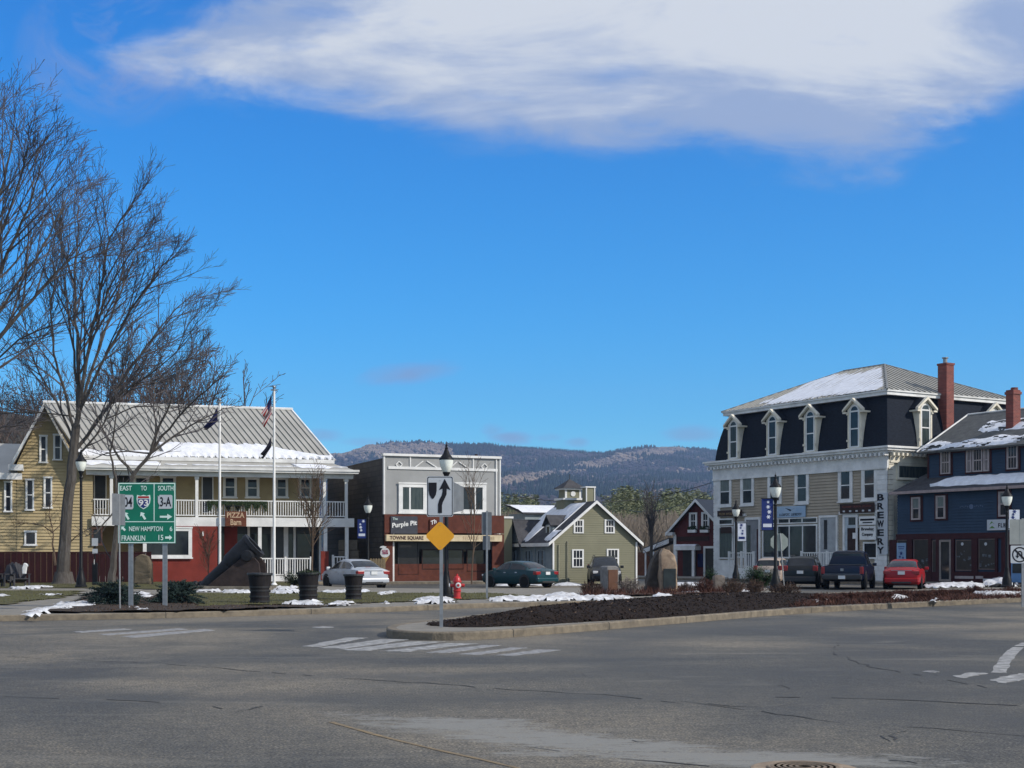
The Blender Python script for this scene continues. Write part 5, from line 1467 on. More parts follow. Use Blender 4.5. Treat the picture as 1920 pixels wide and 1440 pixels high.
sgn, u0, u1, z0, z1 = board(MF, None, (1612, 968, 1643, 984), 'shop_sign', 'white hanging sign with dark script over the brewing sign', M_white, d=-.25)
m = MB(MF); m.box(u0 + .1, u1 - .1, -.32, -.312, z0 + .25, z0 + .37); m.box(u0 + .3, u1 - .25, -.32, -.312, z0 + .1, z0 + .17); m.build('script', M_dktxt, sgn)
sgn, u0, u1, z0, z1 = board(MF, None, (1456, 949, 1511, 970), 'shop_sign', 'pale blue shop sign with a small bird and dark lettering over the big windows', mat('sky_blue_board', (.22, .36, .52), .5, col2=(.40, .50, .60), scale=1.0), d=-.1)
scribble(MF, sgn, u0 + .35, u1 - .3, z0 + .10, z0 + .26, -.162, M_dktxt, 5, 2)
m = MB(MF); um = (u0 + u1) / 2
for p in ([(um - .5, z0 + .62), (um, z0 + .40), (um + .1, z0 + .48)], [(um, z0 + .40), (um + .4, z0 + .60), (um + .12, z0 + .46)]): m.poly_y(p, -.172, -.162)
m.build('bird', M_dktxt, sgn)
sgn, u0, u1, z0, z1 = board(MF, None, (1346, 957, 1392, 968), 'wall_sign', 'black lettered board over the left shop door of the mansard block', M_dkbrown, d=-.2, bevel=.02)
scribble(MF, sgn, u0 + .2, u1 - .2, z0 + .10, z0 + .24, -.262, mat('gold_letter', (.25, .17, .07), .5))
sgn, u0, u1, z0, z1 = board(MF, None, (1352, 988, 1372, 1000), 'hanging_sign', 'black oval sign hanging in front of the left shop window', M_dkbrown, d=-.5, bevel=.12)

# ---------------------------------------------------------------- blue house
BF = Frame(22.62, 81.35, -59.04)
bl = thing('shop_house', 'dark blue clapboard house with maroon shopfront and snowy roof', 'building', tuple(BF.o))
LB = 15.0
zlo = 5.35; zst = BF.uz(1780, 1000)[1]
m = MB(BF); m.clap(0, LB, zst, zlo, 0, step=.16, pr=.04); m.box(0, LB, .003, 9, .1, zlo); m.build('wall', M_blue, bl)
# lower roof skirt
sb = 1.35; BU = BF.off(0, sb)
ul0 = BF.uz(1740, 870, sb)[0]; zup0 = 6.1; zue = 7.72
m = MB(BF)
m.slab([(-.25, -.35, zlo - .02), (LB, -.35, zlo - .02), (LB, sb + .05, zup0 + .1), (ul0 + .1, sb + .05, zup0 + .1), (1.35, 3.2, 7.3)], .1)
m.build('lower_roof', M_asph, bl)
m = MB(BF); m.box(-.3, LB, -.40, -.352, zlo - .14, zlo + .02); m.build('eave_trim', mat('pink_grey_trim', (.34, .27, .26), .6), bl)
roof_snow(BF, bl, (2.4, -.35, zlo), (LB, -.35, zlo), (LB, sb, zup0 + .12), (2.4, sb, zup0 + .12), lambda s: (.25 - .1 * s + .06 * noise.noise((s * 14, 0, 0)), min(.98, .35 + 8 * s, .9 + .1 * noise.noise((s * 18, 2, 0)))), nu=110, th=.12)
m = MB(BU); m.clap(ul0, LB, zup0 - .4, zue, 0, step=.16, pr=.04); m.box(ul0, LB, .003, 6.5, zup0 - .4, zue); m.build('upper_wall', M_blue, bl)
m = MB(BU); m.box(ul0 - .02, ul0 + .12, -.05, -.027, zup0 - .3, zue - .1); m.box(ul0 - .02, LB, -.06, -.028, zue - .22, zue + .04); m.build('maroon_trim', M_maroon, bl)
rg0, zrg = BF.uz(1815, 778, sb + 4.0); zrg = max(zrg, zue + 1.6)
m = MB(BU); m.slab([(ul0 - .45, -.45, zue - .05), (LB, -.45, zue - .05), (LB, 4.0, zrg), (rg0, 4.0, zrg), ], .12)
m.face([(ul0 - .45, -.45, zue - .05), (rg0, 4.0, zrg), (ul0 - .45, 8.2, zue - .05)])
m.face([(ul0 - .45, 8.2, zue - .05), (rg0, 4.0, zrg), (LB, 4.0, zrg), (LB, 8.2, zue - .05)])
m.build('roof', mat('grey_green_shingle', (.12, .125, .12), .85, scale=3, bump=.5, col2=(.07, .072, .075)), bl)
def bsn(s):
    return (.02 + .05 * abs(noise.noise((s * 12, 0, 1))), .22 + .1 * noise.noise((s * 10, 0, 0)) + .1 * s)
A_ = Vector((ul0 - .3, -.42, zue - .03)); B_ = Vector((LB, -.42, zue - .03))
roof_snow(BU, bl, A_, B_, (LB, 4.0, zrg + .02), (rg0 - .5, 4.0, zrg + .02), bsn, nu=160, th=.07, hole=.22)
roof_snow(BU, bl, A_, B_, (LB, 4.0, zrg + .02), (rg0 + .1, 4.0, zrg + .02), lambda s: (.42 + .1 * noise.noise((s * 14, 0, 7)), .72 + .03 * noise.noise((s * 30, 0, 1))) if .18 < s < .9 else (.5, .5), nu=160, th=.05, seed=9, hole=.12)
m = MB(BU); m.tube([(rg0, 4.0, zrg + .03), (LB, 4.0, zrg + .03)], .05, 5); m.tube([(ul0 - .45, -.45, zue), (rg0, 4.0, zrg + .02)], .05, 5); m.build('ridge_cap', M_trim, bl)
cc, zt3 = BF.uz(1893, 731, sb + 1.6); m = MB(BF); m.box(cc - .26, cc + .26, sb + 1.6, sb + 2.2, zue + .2, zt3); m.box(cc - .31, cc + .31, sb + 1.55, sb + 2.25, zt3 - .25, zt3 - .1); m.tube([(cc, sb + 2, zt3), (cc, sb + 2, zt3 + .15)], .2, 8)
m.build('chimney', M_brick, bl)
# windows
M_pink = mat('pinkish_frame', (.38, .33, .32), .6)
for (a, b, c, d_) in ((1708, 929, 1731, 978), (1754, 926, 1778, 976), (1871, 918, 1897, 972)):
    u0, u1, z0, z1 = BF.rect(a, b, c, d_); m = MB(BF); m.box(u0 - .02, u1 + .02, -.065, -.042, z0, z1); m.build('window_surround', M_maroon, bl)
    window(BF, bl, u0 + .13, u1 - .13, z0 + .1, z1 - .1, -.035, trim=M_pink, tw=.09, glass=M_glass, sill=False, blind=.48)
for (a, b, c, d_) in ((1763, 842, 1787, 892), (1811, 838, 1860, 888), (1887, 831, 1914, 883)):
    u0, u1, z0, z1 = BF.rect(a, b, c, d_, sb); m = MB(BU); m.box(u0 - .02, u1 + .02, -.065, -.042, z0, z1); m.build('window_surround', M_maroon, bl)
    k = [(u0 + .12, u1 - .12)] if c - a < 35 else [(u0 + .12, u0 + (u1 - u0) * .27), (u0 + (u1 - u0) * .31, u0 + (u1 - u0) * .69), (u0 + (u1 - u0) * .73, u1 - .12)]
    for (x0, x1) in k: window(BU, bl, x0, x1, z0 + .1, z1 - .1, -.035, trim=M_pink, tw=.07, mv=2, glass=M_glass, sill=False)
# shopfront
m = MB(BF); m.box(-.02, LB, -.12, -.003, zst - .32, zst); 
for (a, b) in ((1670, 1683), (1703, 1712), (1743, 1749), (1757, 1763), (1785, 1791), (1824, 1835), (1868, 1872)):
    u0, u1, _, _ = BF.rect(a, 1030, b, 1060); m.box(u0, u1, -.12, -.003, .1, zst - .321)
for (a, b) in ((1712, 1757), (1791, 1880)):
    u0, u1, z0, z1 = BF.rect(a, 1072, b, 1090); m.box(u0, u1, -.10, -.004, .1, z1)
m.box(BF.rect(1880, 1030, 1900, 1060)[0], LB, -.12, -.003, .1, zst - .321)
m.build('shopfront', M_maroon, bl)
for (a, b, c, d_) in ((1714, 1011, 1743, 1071), (1749, 1013, 1757, 1080), (1793, 1012, 1824, 1070), (1836, 1010, 1868, 1068), (1683, 1012, 1703, 1075)):
    winpx(BF, bl, a, b, c, d_, -.03, trim=mat('grey_brown_frame', (.16, .12, .11), .6), tw=.05, rail=False, glass=M_int, name='shop_window', sill=False, proud=.05)
wf = winpx(BF, bl, 1763, 1012, 1785, 1090, -.03, trim=mat('pale_door_frame', (.24, .21, .19), .6), tw=.12, rail=False, glass=M_glass, name='door', sill=False)
m = MB(BF)
rn = random.Random(4)
for (a, b, c, d_) in ((1715, 1045, 1742, 1068), (1795, 1030, 1822, 1066), (1838, 1040, 1866, 1064)):
    u0, u1, z0, z1 = BF.rect(a, b, c, d_)
    for i in range(11):
        x, z = rn.uniform(u0, u1), rn.uniform(z0, z1); s = rn.uniform(.03, .1); m.box(x - s, x + s, -.078, -.0695, z - s, z + s * .7)
m.build('window_display', mat('shop_display_goods', (.16, .19, .22), .6, scale=6, col2=(.05, .05, .06)), bl)
m = MB(BF)
for (a, b) in ((1806, 1020), (1850, 1020)):
    uu, zz = BF.uz(a, b); m.lathe([(0, -.085), (.09, -.085), (.09, -.0695)], 12, (uu, 0, zz), 'y')
m.build('window_ornaments', M_signwhite, bl)
m = MB(BF); u0, u1, z0, z1 = BF.rect(1793, 1080, 1828, 1085); m.box(u0, u1, -.125, -.102, z0, z1); u0, u1, z0, z1 = BF.rect(1832, 1080, 1846, 1085); m.box(u0, u1, -.125, -.102, z0, z1); m.build('pale_strip', M_pink, bl)
ab, u0, u1, z0, z1 = board(BF, None, (1682, 1018, 1699, 1052), 'shop_poster', 'light blue vertical poster with dark star shapes in the blue house shopfront', mat('light_blue_panel', (.22, .34, .50), .5), d=-.13, th=.03)
m = MB(BF); um = (u0 + u1) / 2
for (x, z, s) in ((um, z0 + .45, .14), (um - .1, z0 + .25, .1), (um + .14, z0 + .2, .09)):
    pts = [(x + (s if i % 2 == 0 else s * .45) * cos(pi / 2 + i * pi / 5), z + (s if i % 2 == 0 else s * .45) * sin(pi / 2 + i * pi / 5)) for i in range(10)]; m.poly_y(pts, -.168, -.161)
m.box(u0 + .1, u1 - .1, -.167, -.161, z1 - .25, z1 - .2); m.box(u0 + .15, u1 - .15, -.167, -.161, z1 - .36, z1 - .32); m.build('stars', M_banner, ab)
ab, u0, u1, z0, z1 = board(BF, None, (1852, 974, 1897, 994), 'shop_sign', 'white signboard with green leaf logo on the blue house', M_signwhite, d=-.06)
m = MB(BF); uu = u0 + .35; zz = (z0 + z1) / 2
m.poly_y([(uu - .2, zz), (uu - .05, zz + .2), (uu + .15, zz + .05), (uu, zz + .12)], -.128, -.121); m.poly_y([(uu - .2, zz - .18), (uu + .2, zz - .18), (uu, zz - .05)], -.128, -.121)
m.build('logo', mat('leaf_green', (.10, .22, .05), .6), ab)
scribble(BF, ab, u0 + .75, u1 - .15, z0 + .14, z1 - .2, -.122, M_dktxt, 8, 1)
ob, u0, u1, z0, z1 = board(BF, None, (1844, 1085, 1862, 1096), 'pavement_sign', 'small white low sign standing under the second big shop window of the blue house', M_signwhite, d=-.9, th=.04)
scribble(BF, ob, u0 + .08, u1 - .08, z0 + .08, z1 - .1, -.942, M_dktxt, 4, 1)
# white chalk-like ornament on the blue wall
uu, zz = BF.uz(1822, 950); m = MB(BF)
m.lathe([(0, -.045), (.14, -.045), (.14, -.03)], 12, (uu, 0, zz), 'y')
for s in (-1, 1):
    for i in range(5): m.box(uu + s * (.25 + i * .13) - .03, uu + s * (.25 + i * .13) + .03, -.04, -.03, zz - .03 + .03 * (i % 2), zz + .03 + .03 * (i % 2))
m.build('wall_ornament', mat('faded_blue_white', (.10, .14, .22), .6), bl)
# ================================================================ CARS
def car(name, kind, paint, loc, heading, label, cat='car', scale=1.0, plate=True, rearlight=None, group='parked cars around the square', roofrails=False):
    """heading: degrees to the left of +Y that the nose points to"""
    t = thing(name, label, cat, loc, R(90 + heading), group)
    if kind == 'sedan':
        S = [(-2.28, .46, .70, .76, .62, .55), (-2.24, .34, .86, .93, .76, .66), (-2.12, .27, .93, 1.00, .83, .70), (-1.8, .23, .95, 1.04, .88, .72), (-1.58, .2, .96, 1.06, .89, .71),
             (-1.2, .2, .96, 1.26, .895, .64), (-.85, .2, .96, 1.39, .90, .60), (-.3, .2, .955, 1.45, .90, .59), (.2, .2, .95, 1.45, .90, .59), (.55, .2, .94, 1.38, .90, .60),
             (.95, .2, .93, 1.18, .895, .66), (1.28, .2, .92, 1.0, .89, .72), (1.8, .22, .85, .90, .87, .72), (2.15, .26, .72, .77, .80, .65), (2.28, .38, .58, .62, .66, .52)]
        wx = (-1.36, 1.42); wr = .325; glass_s = (-1.42, 1.12); rear = (-1.56, -.92); front = (.6, 1.24); L = 2.28
        div = (-.1,); mir = .95
    elif kind == 'suv':
        S = [(-2.2, .48, .80, .9, .70, .62), (-2.17, .36, .98, 1.06, .82, .72), (-2.1, .28, 1.04, 1.14, .87, .74), (-2.0, .25, 1.05, 1.28, .885, .71), (-1.82, .24, 1.06, 1.55, .89, .66), (-1.6, .24, 1.06, 1.64, .90, .64),
             (-1.0, .23, 1.05, 1.68, .91, .63), (0, .23, 1.03, 1.68, .91, .62), (.4, .23, 1.02, 1.62, .91, .63), (.85, .23, 1.0, 1.36, .90, .67), (1.22, .23, .98, 1.08, .89, .73),
             (1.8, .26, .9, .97, .87, .74), (2.1, .3, .76, .84, .8, .68), (2.2, .42, .62, .68, .68, .55)]
        wx = (-1.3, 1.35); wr = .35; glass_s = (-1.85, 1.05); rear = (-2.08, -1.84); front = (.45, 1.18); L = 2.2; div = (-.95, .0); mir = .85
    else:
        S = [(-2.85, .55, 1.06, 1.09, .92, .88), (-2.82, .5, 1.12, 1.16, .97, .92), (-1.9, .42, 1.14, 1.18, .99, .94), (-.72, .38, 1.14, 1.18, .99, .93), (-.70, .38, 1.15, 1.60, .99, .78), (-.62, .36, 1.15, 1.82, .99, .73),
             (0, .34, 1.14, 1.88, .99, .72), (.75, .34, 1.13, 1.82, .99, .74), (1.2, .34, 1.12, 1.5, .98, .79), (1.55, .36, 1.11, 1.2, .97, .85), (2.3, .4, 1.08, 1.14, .95, .82), (2.7, .45, 1.0, 1.05, .9, .78), (2.85, .55, .8, .84, .82, .7)]
        wx = (-1.75, 1.85); wr = .41; glass_s = (-.55, 1.3); rear = (-.699, -.63); front = (.85, 1.5); L = 2.85; div = (.35,); mir = 1.2
    def stat(x):
        if x <= S[0][0]: return S[0]
        for a, b in zip(S, S[1:]):
            if x <= b[0]:
                k = (x - a[0]) / (b[0] - a[0]); return tuple(p + (q - p) * k for p, q in zip(a, b))
        return S[-1]
    def ring(st):
        x, zb, zs, zt_, hw, ht = st
        zm = zb + (zs - zb) * .55
        return [(0, zb), (hw * .86, zb), (hw * .97, zb + .10), (hw, zm), (hw * .955, zs), (ht, zt_ - .045), (ht * .8, zt_), (0, zt_ + .015)]
    def pt(x, tt, off=0.0):
        r = ring(stat(x)); i = max(0, min(6, int(tt))); k = tt - i
        y = r[i][0] + (r[i + 1][0] - r[i][0]) * k; z = r[i][1] + (r[i + 1][1] - r[i][1]) * k
        dy, dz = r[i + 1][0] - r[i][0], r[i + 1][1] - r[i][1]; n = hypot(dy, dz) or 1
        return y + dz / n * off, z - dy / n * off
    xs = sorted(set([s[0] for s in S] + [S[0][0] + (S[-1][0] - S[0][0]) * i / 26 for i in range(27)]))
    m = MB(); NR = 14
    for x in xs:
        r = ring(stat(x)); full = r + [(-p[0], p[1]) for p in r[-2:0:-1]]
        for y, z in full: m.v.append((x, y, z))
    for i in range(len(xs) - 1):
        for k in range(NR): a = i * NR + k; b = i * NR + (k + 1) % NR; m.f.append((a, b, b + NR, a + NR)); m.m.append(0)
    m.f.append(tuple(range(NR))[::-1]); m.m.append(0); m.f.append(tuple((len(xs) - 1) * NR + k for k in range(NR))); m.m.append(0)
    m.build('body', paint, t, smooth=True)
    def patch(x0, x1, t0, t1, mtl, name, off=.008, nx=8, ntt=3, both=True, par=None):
        sides = (1, -1) if both else (1,)
        if both is True and t1 < 5:
            for sg in sides: patch(x0, x1, t0, t1, mtl, name, off, nx, ntt, sg, par)
            return
        if both in (1, -1) and not isinstance(both, bool): sides = (both,)
        m = MB()
        for sg in sides:
            b = len(m.v)
            for i in range(nx + 1):
                x = x0 + (x1 - x0) * i / nx
                for j in range(ntt + 1):
                    y, z = pt(x, t0 + (t1 - t0) * j / ntt, off); m.v.append((x, sg * y, z))
            for i in range(nx):
                for j in range(ntt):
                    a = b + i * (ntt + 1) + j; q = (a, a + 1, a + ntt + 2, a + ntt + 1)
                    m.f.append(q if sg < 0 else q[::-1]); m.m.append(0)
        return m.build(name, mtl, par or t, smooth=True)
    edges = [glass_s[0]] + list(div) + [glass_s[1]]
    for a, b in zip(edges, edges[1:]): patch(a + .04, b - .04, 4.10, 4.86, M_glass, 'side_window')
    patch(rear[0], rear[1], 5.05, 7.0, M_glass, 'rear_window', nx=4, ntt=6)
    if kind == 'pickup':
        m = MB(); m.add([(-.712, -.62, 1.2), (-.712, .62, 1.2), (-.69, .62, 1.70), (-.69, -.62, 1.70)], [(0, 3, 2, 1)]); m.build('cab_glass', M_glass, t)
        m = MB(); m.box(-2.75, -.78, -.82, .82, 1.185, 1.2); m.build('bed', M_dkplastic, t)
    if kind == 'suv':
        m = MB(); m.add([(-2.10, -.60, 1.13), (-2.10, .60, 1.13), (-1.86, .55, 1.50), (-1.86, -.55, 1.50)], [(0, 3, 2, 1)]); m.build('tailgate_glass', M_glass, t)
    patch(front[0], front[1], 5.05, 7.0, M_glass, 'windscreen', nx=4, ntt=6)
    # door seams, handles and lid gap
    for x in {'sedan': (-.98, -.08, .92), 'suv': (-1.02, -.02, .82), 'pickup': (-.66, .36, 1.28)}[kind]: patch(x, x + .018, 1.6, 4.05, M_tyre, 'door_seam', off=.004, nx=1)
    for x in {'sedan': (-.78, .12), 'suv': (-.82, .18), 'pickup': (-.4, .55)}[kind]: patch(x, x + .16, 3.55, 3.72, M_dkplastic if kind != 'sedan' else M_rim, 'door_handle', off=.02, nx=1, ntt=1)
    if kind == 'sedan':
        patch(-2.10, -2.085, 5.0, 7.0, M_tyre, 'lid_gap', off=.004, nx=1)
        m = MB(); m.box(-2.292, -2.27, -.48, .48, .905, .925); m.build('lid_trim', M_rim, t)
        m = MB(); m.box(-1.60, -1.55, -.12, .12, 1.062, 1.085); m.build('brake_light', M_redl, t)
    # wheels
    for x in wx:
        for s in (1, -1):
            hw = stat(x)[4]
            m = MB(); m.lathe([(wr + .07, hw * .975 * s), (wr + .075, (hw + .004) * s), (0.02, (hw + .005) * s)], 24, (x, 0, wr + .02), 'y'); m.build('wheel_arch', M_dkplastic, t)
            m = MB(); pr = [(wr * .62, (hw - .2)), (wr * .97, hw - .2), (wr, hw - .16), (wr, hw - .02), (wr * .93, hw + .02), (wr * .66, hw + .022)]
            m.lathe([(r_, y_ * s) for r_, y_ in pr], 24, (x, 0, wr), 'y'); wh = m.build('wheel', M_tyre, t, smooth=True)
            m = MB(); m.lathe([(wr * .66, (hw + .018) * s), (wr * .60, (hw + .02) * s), (wr * .58, (hw - .0) * s), (0, (hw - .0) * s)], 20, (x, 0, wr), 'y')
            for k in range(6):
                a = k * pi / 3; m.add([(x + cos(a - .16) * .06, (hw + .018) * s, wr + sin(a - .16) * .06), (x + cos(a + .16) * .06, (hw + .018) * s, wr + sin(a + .16) * .06), (x + cos(a + .12) * wr * .6, (hw + .02) * s, wr + sin(a + .12) * wr * .6), (x + cos(a - .12) * wr * .6, (hw + .02) * s, wr + sin(a - .12) * wr * .6)], [(0, 1, 2, 3) if s < 0 else (3, 2, 1, 0)])
            m.build('rim', M_rim if kind != 'suv' else M_rim, wh)
    # lights, bumpers, plate
    if kind == 'sedan':
        for s in (1, -1):
            m = MB(); m.box(-2.275, -2.0, min(s * .50, s * .845), max(s * .50, s * .845), .72, .90); m.build('tail_light', rearlight or M_redl, t, bevel=.03)
            m = MB(); m.box(1.95, 2.22, min(s * .45, s * .79), max(s * .45, s * .79), .60, .72); m.build('headlight', M_clearl, t, bevel=.03)
        zp = .80; xp = -2.30
        m = MB(); m.box(-2.34, -2.0, -.80, .80, .32, .56); m.build('rear_bumper', paint, t, bevel=.06)
        m = MB(); m.box(-2.355, -2.335, -.45, .45, .30, .38); m.build('bumper_insert', M_dkplastic, t)
    elif kind == 'suv':
        for s in (1, -1):
            m = MB(); m.box(-2.19, -1.98, min(s * .64, s * .885), max(s * .64, s * .885), .92, 1.20); m.build('tail_light', rearlight or M_redl, t, bevel=.03)
            m = MB(); m.box(1.9, 2.16, min(s * .5, s * .8), max(s * .5, s * .8), .68, .84); m.build('headlight', M_clearl, t, bevel=.03)
        zp = .86; xp = -2.22
        m = MB(); m.box(-2.27, -1.9, -.82, .82, .36, .64); m.build('rear_bumper', M_dkplastic if roofrails else paint, t, bevel=.05)
        if roofrails:
            m = MB()
            for s in (1, -1): m.tube([(-1.6, s * .58, 1.66), (-1.5, s * .58, 1.72), (.2, s * .58, 1.73), (.35, s * .58, 1.68)], .02, 5)
            m.build('roof_rails', M_dkplastic, t)
    else:
        for s in (1, -1):
            m = MB(); m.box(-2.86, -2.7, min(s * .82, s * .985), max(s * .82, s * .985), .76, 1.10); m.build('tail_light', rearlight or M_redl, t, bevel=.02)
            m = MB(); m.box(2.5, 2.84, min(s * .55, s * .85), max(s * .55, s * .85), .78, .96); m.build('headlight', M_clearl, t, bevel=.03)
        zp = .60; xp = -2.99
        m = MB(); m.box(-2.98, -2.83, -.93, .93, .48, .70); m.build('rear_bumper', M_dkplastic, t, bevel=.04)
        m = MB(); m.box(-2.875, -2.845, -.86, .86, .74, .76); m.box(-2.878, -2.85, -.07, .07, .90, 1.02); m.build('tailgate_trim', M_galv, t)
        m = MB()
        for s in (1, -1):
            for (a, b) in ((-2.4, -1.1), (1.2, 2.4)): pass
    m = MB(); m.box(xp - .02, xp + .03, -.16, .16, zp - .08, zp + .08); m.build('licence_plate', M_plate, t)
    for s in (1, -1):
        hw = stat(mir)[4]; m = MB(); m.box(mir - .06, mir + .06, min(s * (hw - .02), s * (hw + .18)), max(s * (hw - .02), s * (hw + .18)), stat(mir)[2] - .0, stat(mir)[2] + .15); m.build('mirror', paint, t, bevel=.03)
    t.scale = (scale,) * 3
    return t
def cpaint(name, c, **k): return mat(name, c, .30, metal=k.get('metal', .1), var=.10, spec=.35, scale=1)
def carpos(px, y, yoff=0):
    p = G(px, y); return (p.x, p.y, 0)
# rear-end pixel -> centre of the car
def rearplace(px, py, heading, L, sc=1.0):
    p = G(px, py); h = R(heading); return (p.x - sin(h) * L * sc, p.y + cos(h) * L * sc, 0)
car('parked_car', 'sedan', cpaint('silver_paint', (.40, .43, .47)), rearplace(700, 1105.5, 31, 2.2), 31, 'silver sedan parked outside the porch, rear end in the sun')
car('parked_car', 'sedan', cpaint('teal_paint', (.008, .045, .056)), rearplace(1025, 1102.5, 43, 2.2, .93), 43, 'dark teal sedan parked in front of the grey shop', scale=.93)
car('parked_car', 'suv', cpaint('tan_paint', (.42, .34, .28)), rearplace(1438, 1097, -22, 2.1), -22, 'tan estate car half hidden behind the green shrub', scale=.9, rearlight=M_redl)
car('parked_car', 'suv', cpaint('charcoal_paint', (.009, .011, .012)), rearplace(1500, 1104, -19, 2.1), -19, 'charcoal crossover with roof rails, between the tan car and the pickup', scale=.95, roofrails=True)
car('pickup_truck', 'pickup', cpaint('navy_paint', (.003, .007, .024)), rearplace(1579, 1106, -21, 2.8), -21, 'dark navy pickup truck parked facing the mansard block', 'pickup truck', scale=1.0, group=None)
car('parked_car', 'sedan', cpaint('red_paint', (.30, .008, .012), metal=.1), rearplace(1690, 1105.5, -20, 2.25, 1.0), -20, 'bright red sedan parked nearest the blue house', scale=1.0)
car('parked_car', 'suv', cpaint('black_paint', (.015, .017, .02)), G(1138, 1098) + Vector((0, 2.2, 0)), 180, 'black car facing out behind the plaque stone', scale=.95, roofrails=True)

# ================================================================ STREET LAMPS
def lamp(px, ybase, ytop, label, z=Z1, Y=None, banner=None, gs=1.0, thick=1.0):
    Yv = Y if Y else F * (EYE - z) / (ybase - HZ)
    x = (px - 960) / F * Yv; ht = EYE + (HZ - ytop) / F * Yv - z
    t = thing('street_lamp', label, 'street lamp', (x, Yv, z), 0, 'black lamp posts with frosted globes around the square')
    m = MB(); hg = ht - 1.12 * gs
    k = thick
    m.lathe([(.0, 0), (.27 * k, 0), (.27 * k, .10), (.22 * k, .14), (.21 * k, .38), (.15 * k, .55), (.11 * k, .75), (.095 * k, .85), (.10 * k, .9), (.075 * k, .96), (.06 * k, hg - .32), (.085 * k, hg - .30), (.085 * k, hg - .26), (.055 * k, hg - .22), (.075, hg - .1), (.13 * gs, hg), (.13 * gs, hg + .03), (0, hg + .03)], 16)
    m.build('pole', M_black, t, smooth=True)
    m = MB(); g = gs
    m.lathe([(.11 * g, hg + .03), (.15 * g, hg + .08 * g), (.205 * g, hg + .22 * g), (.235 * g, hg + .36 * g), (.24 * g, hg + .45 * g), (.2 * g, hg + .47 * g), (0, hg + .47 * g)], 18); m.build('globe', M_globe, t, smooth=True)
    m = MB(); m.lathe([(0, hg + .45 * g), (.25 * g, hg + .452 * g), (.25 * g, hg + .49 * g), (.20 * g, hg + .56 * g), (.12 * g, hg + .66 * g), (.075 * g, hg + .78 * g), (.05 * g, hg + .82 * g), (.06 * g, hg + .86 * g), (.03 * g, hg + .90 * g), (.04 * g, hg + .96 * g), (.012 * g, hg + 1.0 * g), (0, hg + 1.12 * g)], 18); m.build('cap', M_black, t, smooth=True)
    if banner:
        s, z0, z1, blue = banner
        m = MB(); a, b = (.10, .58) if s > 0 else (-.58, -.10)
        m.poly_y([(a, z0), (b, z0), (b, z1), (a, z1)], -.012, .012); bn = m.build('banner', M_banner if blue else M_bannerw, t)
        m = MB(); m.box(min(0, s * .62), max(0, s * .62), -.015, .015, z1, z1 + .03); m.box(min(0, s * .62), max(0, s * .62), -.015, .015, z0 - .03, z0); m.build('banner_arm', M_black, t)
        m = MB(); c = (a + b) / 2; rn = random.Random(int(px))
        fg = M_bannerw if blue else M_banner
        for i in range(4):
            cx, cz, r_ = c + rn.uniform(-.1, .1), z0 + (z1 - z0) * (.42 + .16 * i), rn.uniform(.07, .12)
            pts = [(cx + (r_ if q % 2 == 0 else r_ * .45) * cos(q * pi / 6), cz + (r_ if q % 2 == 0 else r_ * .45) * sin(q * pi / 6)) for q in range(12)]; m.poly_y(pts, -.02, -.0125)
        m.box(a + .06, b - .06, -.02, -.0125, z0 + .12, z0 + .26); m.build('banner_print', fg, bn)
    return t
lamp(152, 1102, 838, 'tall lamp post beside the big bare tree trunk', gs=1.02, thick=1.0)
lamp(690, 0, 925, 'lamp post with small blue banner against the dark side wall of the grey shop', Y=77, banner=(-1, 2.45, 3.5, True))
lamp(837, 1122, 826, 'nearest lamp post, rising behind the keep-right sign', gs=1.0, thick=1.0)
lamp(1380, 0, 934, 'lamp post with white and blue banner left of the mansard shop windows', Y=82, banner=(1, 2.35, 3.4, False))
lamp(1454, 1108, 884, 'lamp post with large blue banner in front of the big shop windows', banner=(-1, 2.55, 3.85, True))
lamp(1888, 0, 904, 'lamp post with pale banner in front of the blue house', Y=64, banner=(1, 2.75, 3.6, False))

# ================================================================ SIGNS
def upost(m, x, y0, z0, z1):   # galvanised U-channel post
    m.box(x - .035, x + .035, y0 - .004, y0, z0, z1); m.box(x - .035, x - .028, y0, y0 + .035, z0, z1); m.box(x + .028, x + .035, y0, y0 + .035, z0, z1)
# green guide sign
b = G(245, 1139, Z1); Yg = b.y; sc = Yg / F
cx = (276 - 960) * sc
gs_ = thing('guide_sign', 'green highway guide sign on two steel posts with white route shields and town names', 'road sign', (cx, Yg, Z1))
def gl(px, py): return (px - 276) * sc, EYE + (HZ - py) * sc - Z1
m = MB(); x0, z1 = gl(222, 905); x1, z0 = gl(330, 1019); m.box(x0, x1, -.045, -.03, z0, z1); m.build('panel', M_green, gs_, bevel=.004)
m = MB()
def frm(m, a, b, c, d, wd=.028, y=-.049):
    m.box(a, b, y, -.0455, c, c + wd); m.box(a, b, y, -.0455, d - wd, d); m.box(a, a + wd, y, -.0455, c + wd, d - wd); m.box(b - wd, b, y, -.0455, c + wd, d - wd)
frm(m, x0 + .01, x1 - .01, z0 + .01, z1 - .01)
zm = gl(0, 979)[1]; xm = gl(289, 0)[0]
m.box(x0 + .038, x1 - .038, -.049, -.0455, zm, zm + .022); m.box(xm, xm + .022, -.049, -.0455, zm + .022, z1 - .038)
m.build('border', M_signtext, gs_)
def gt(s, px0, py0, px1, py1, mtl=M_signtext, bold=.01, y=-.052):
    a, zz1 = gl(px0, py0); b_, zz0 = gl(px1, py1); return text(s, LF, gs_, a, b_, zz0, zz1, y, mtl, bold=bold, th=.002)
gt('EAST', 226, 911, 248, 920); gt('TO', 265, 911, 276, 920); gt('SOUTH', 297, 911, 326, 920)
gt('NEW HAMPTON', 243, 987, 306, 996); gt('6', 319, 987, 324, 996); gt('FRANKLIN', 229, 1004, 273, 1014); gt('15', 298, 1003, 307, 1013)
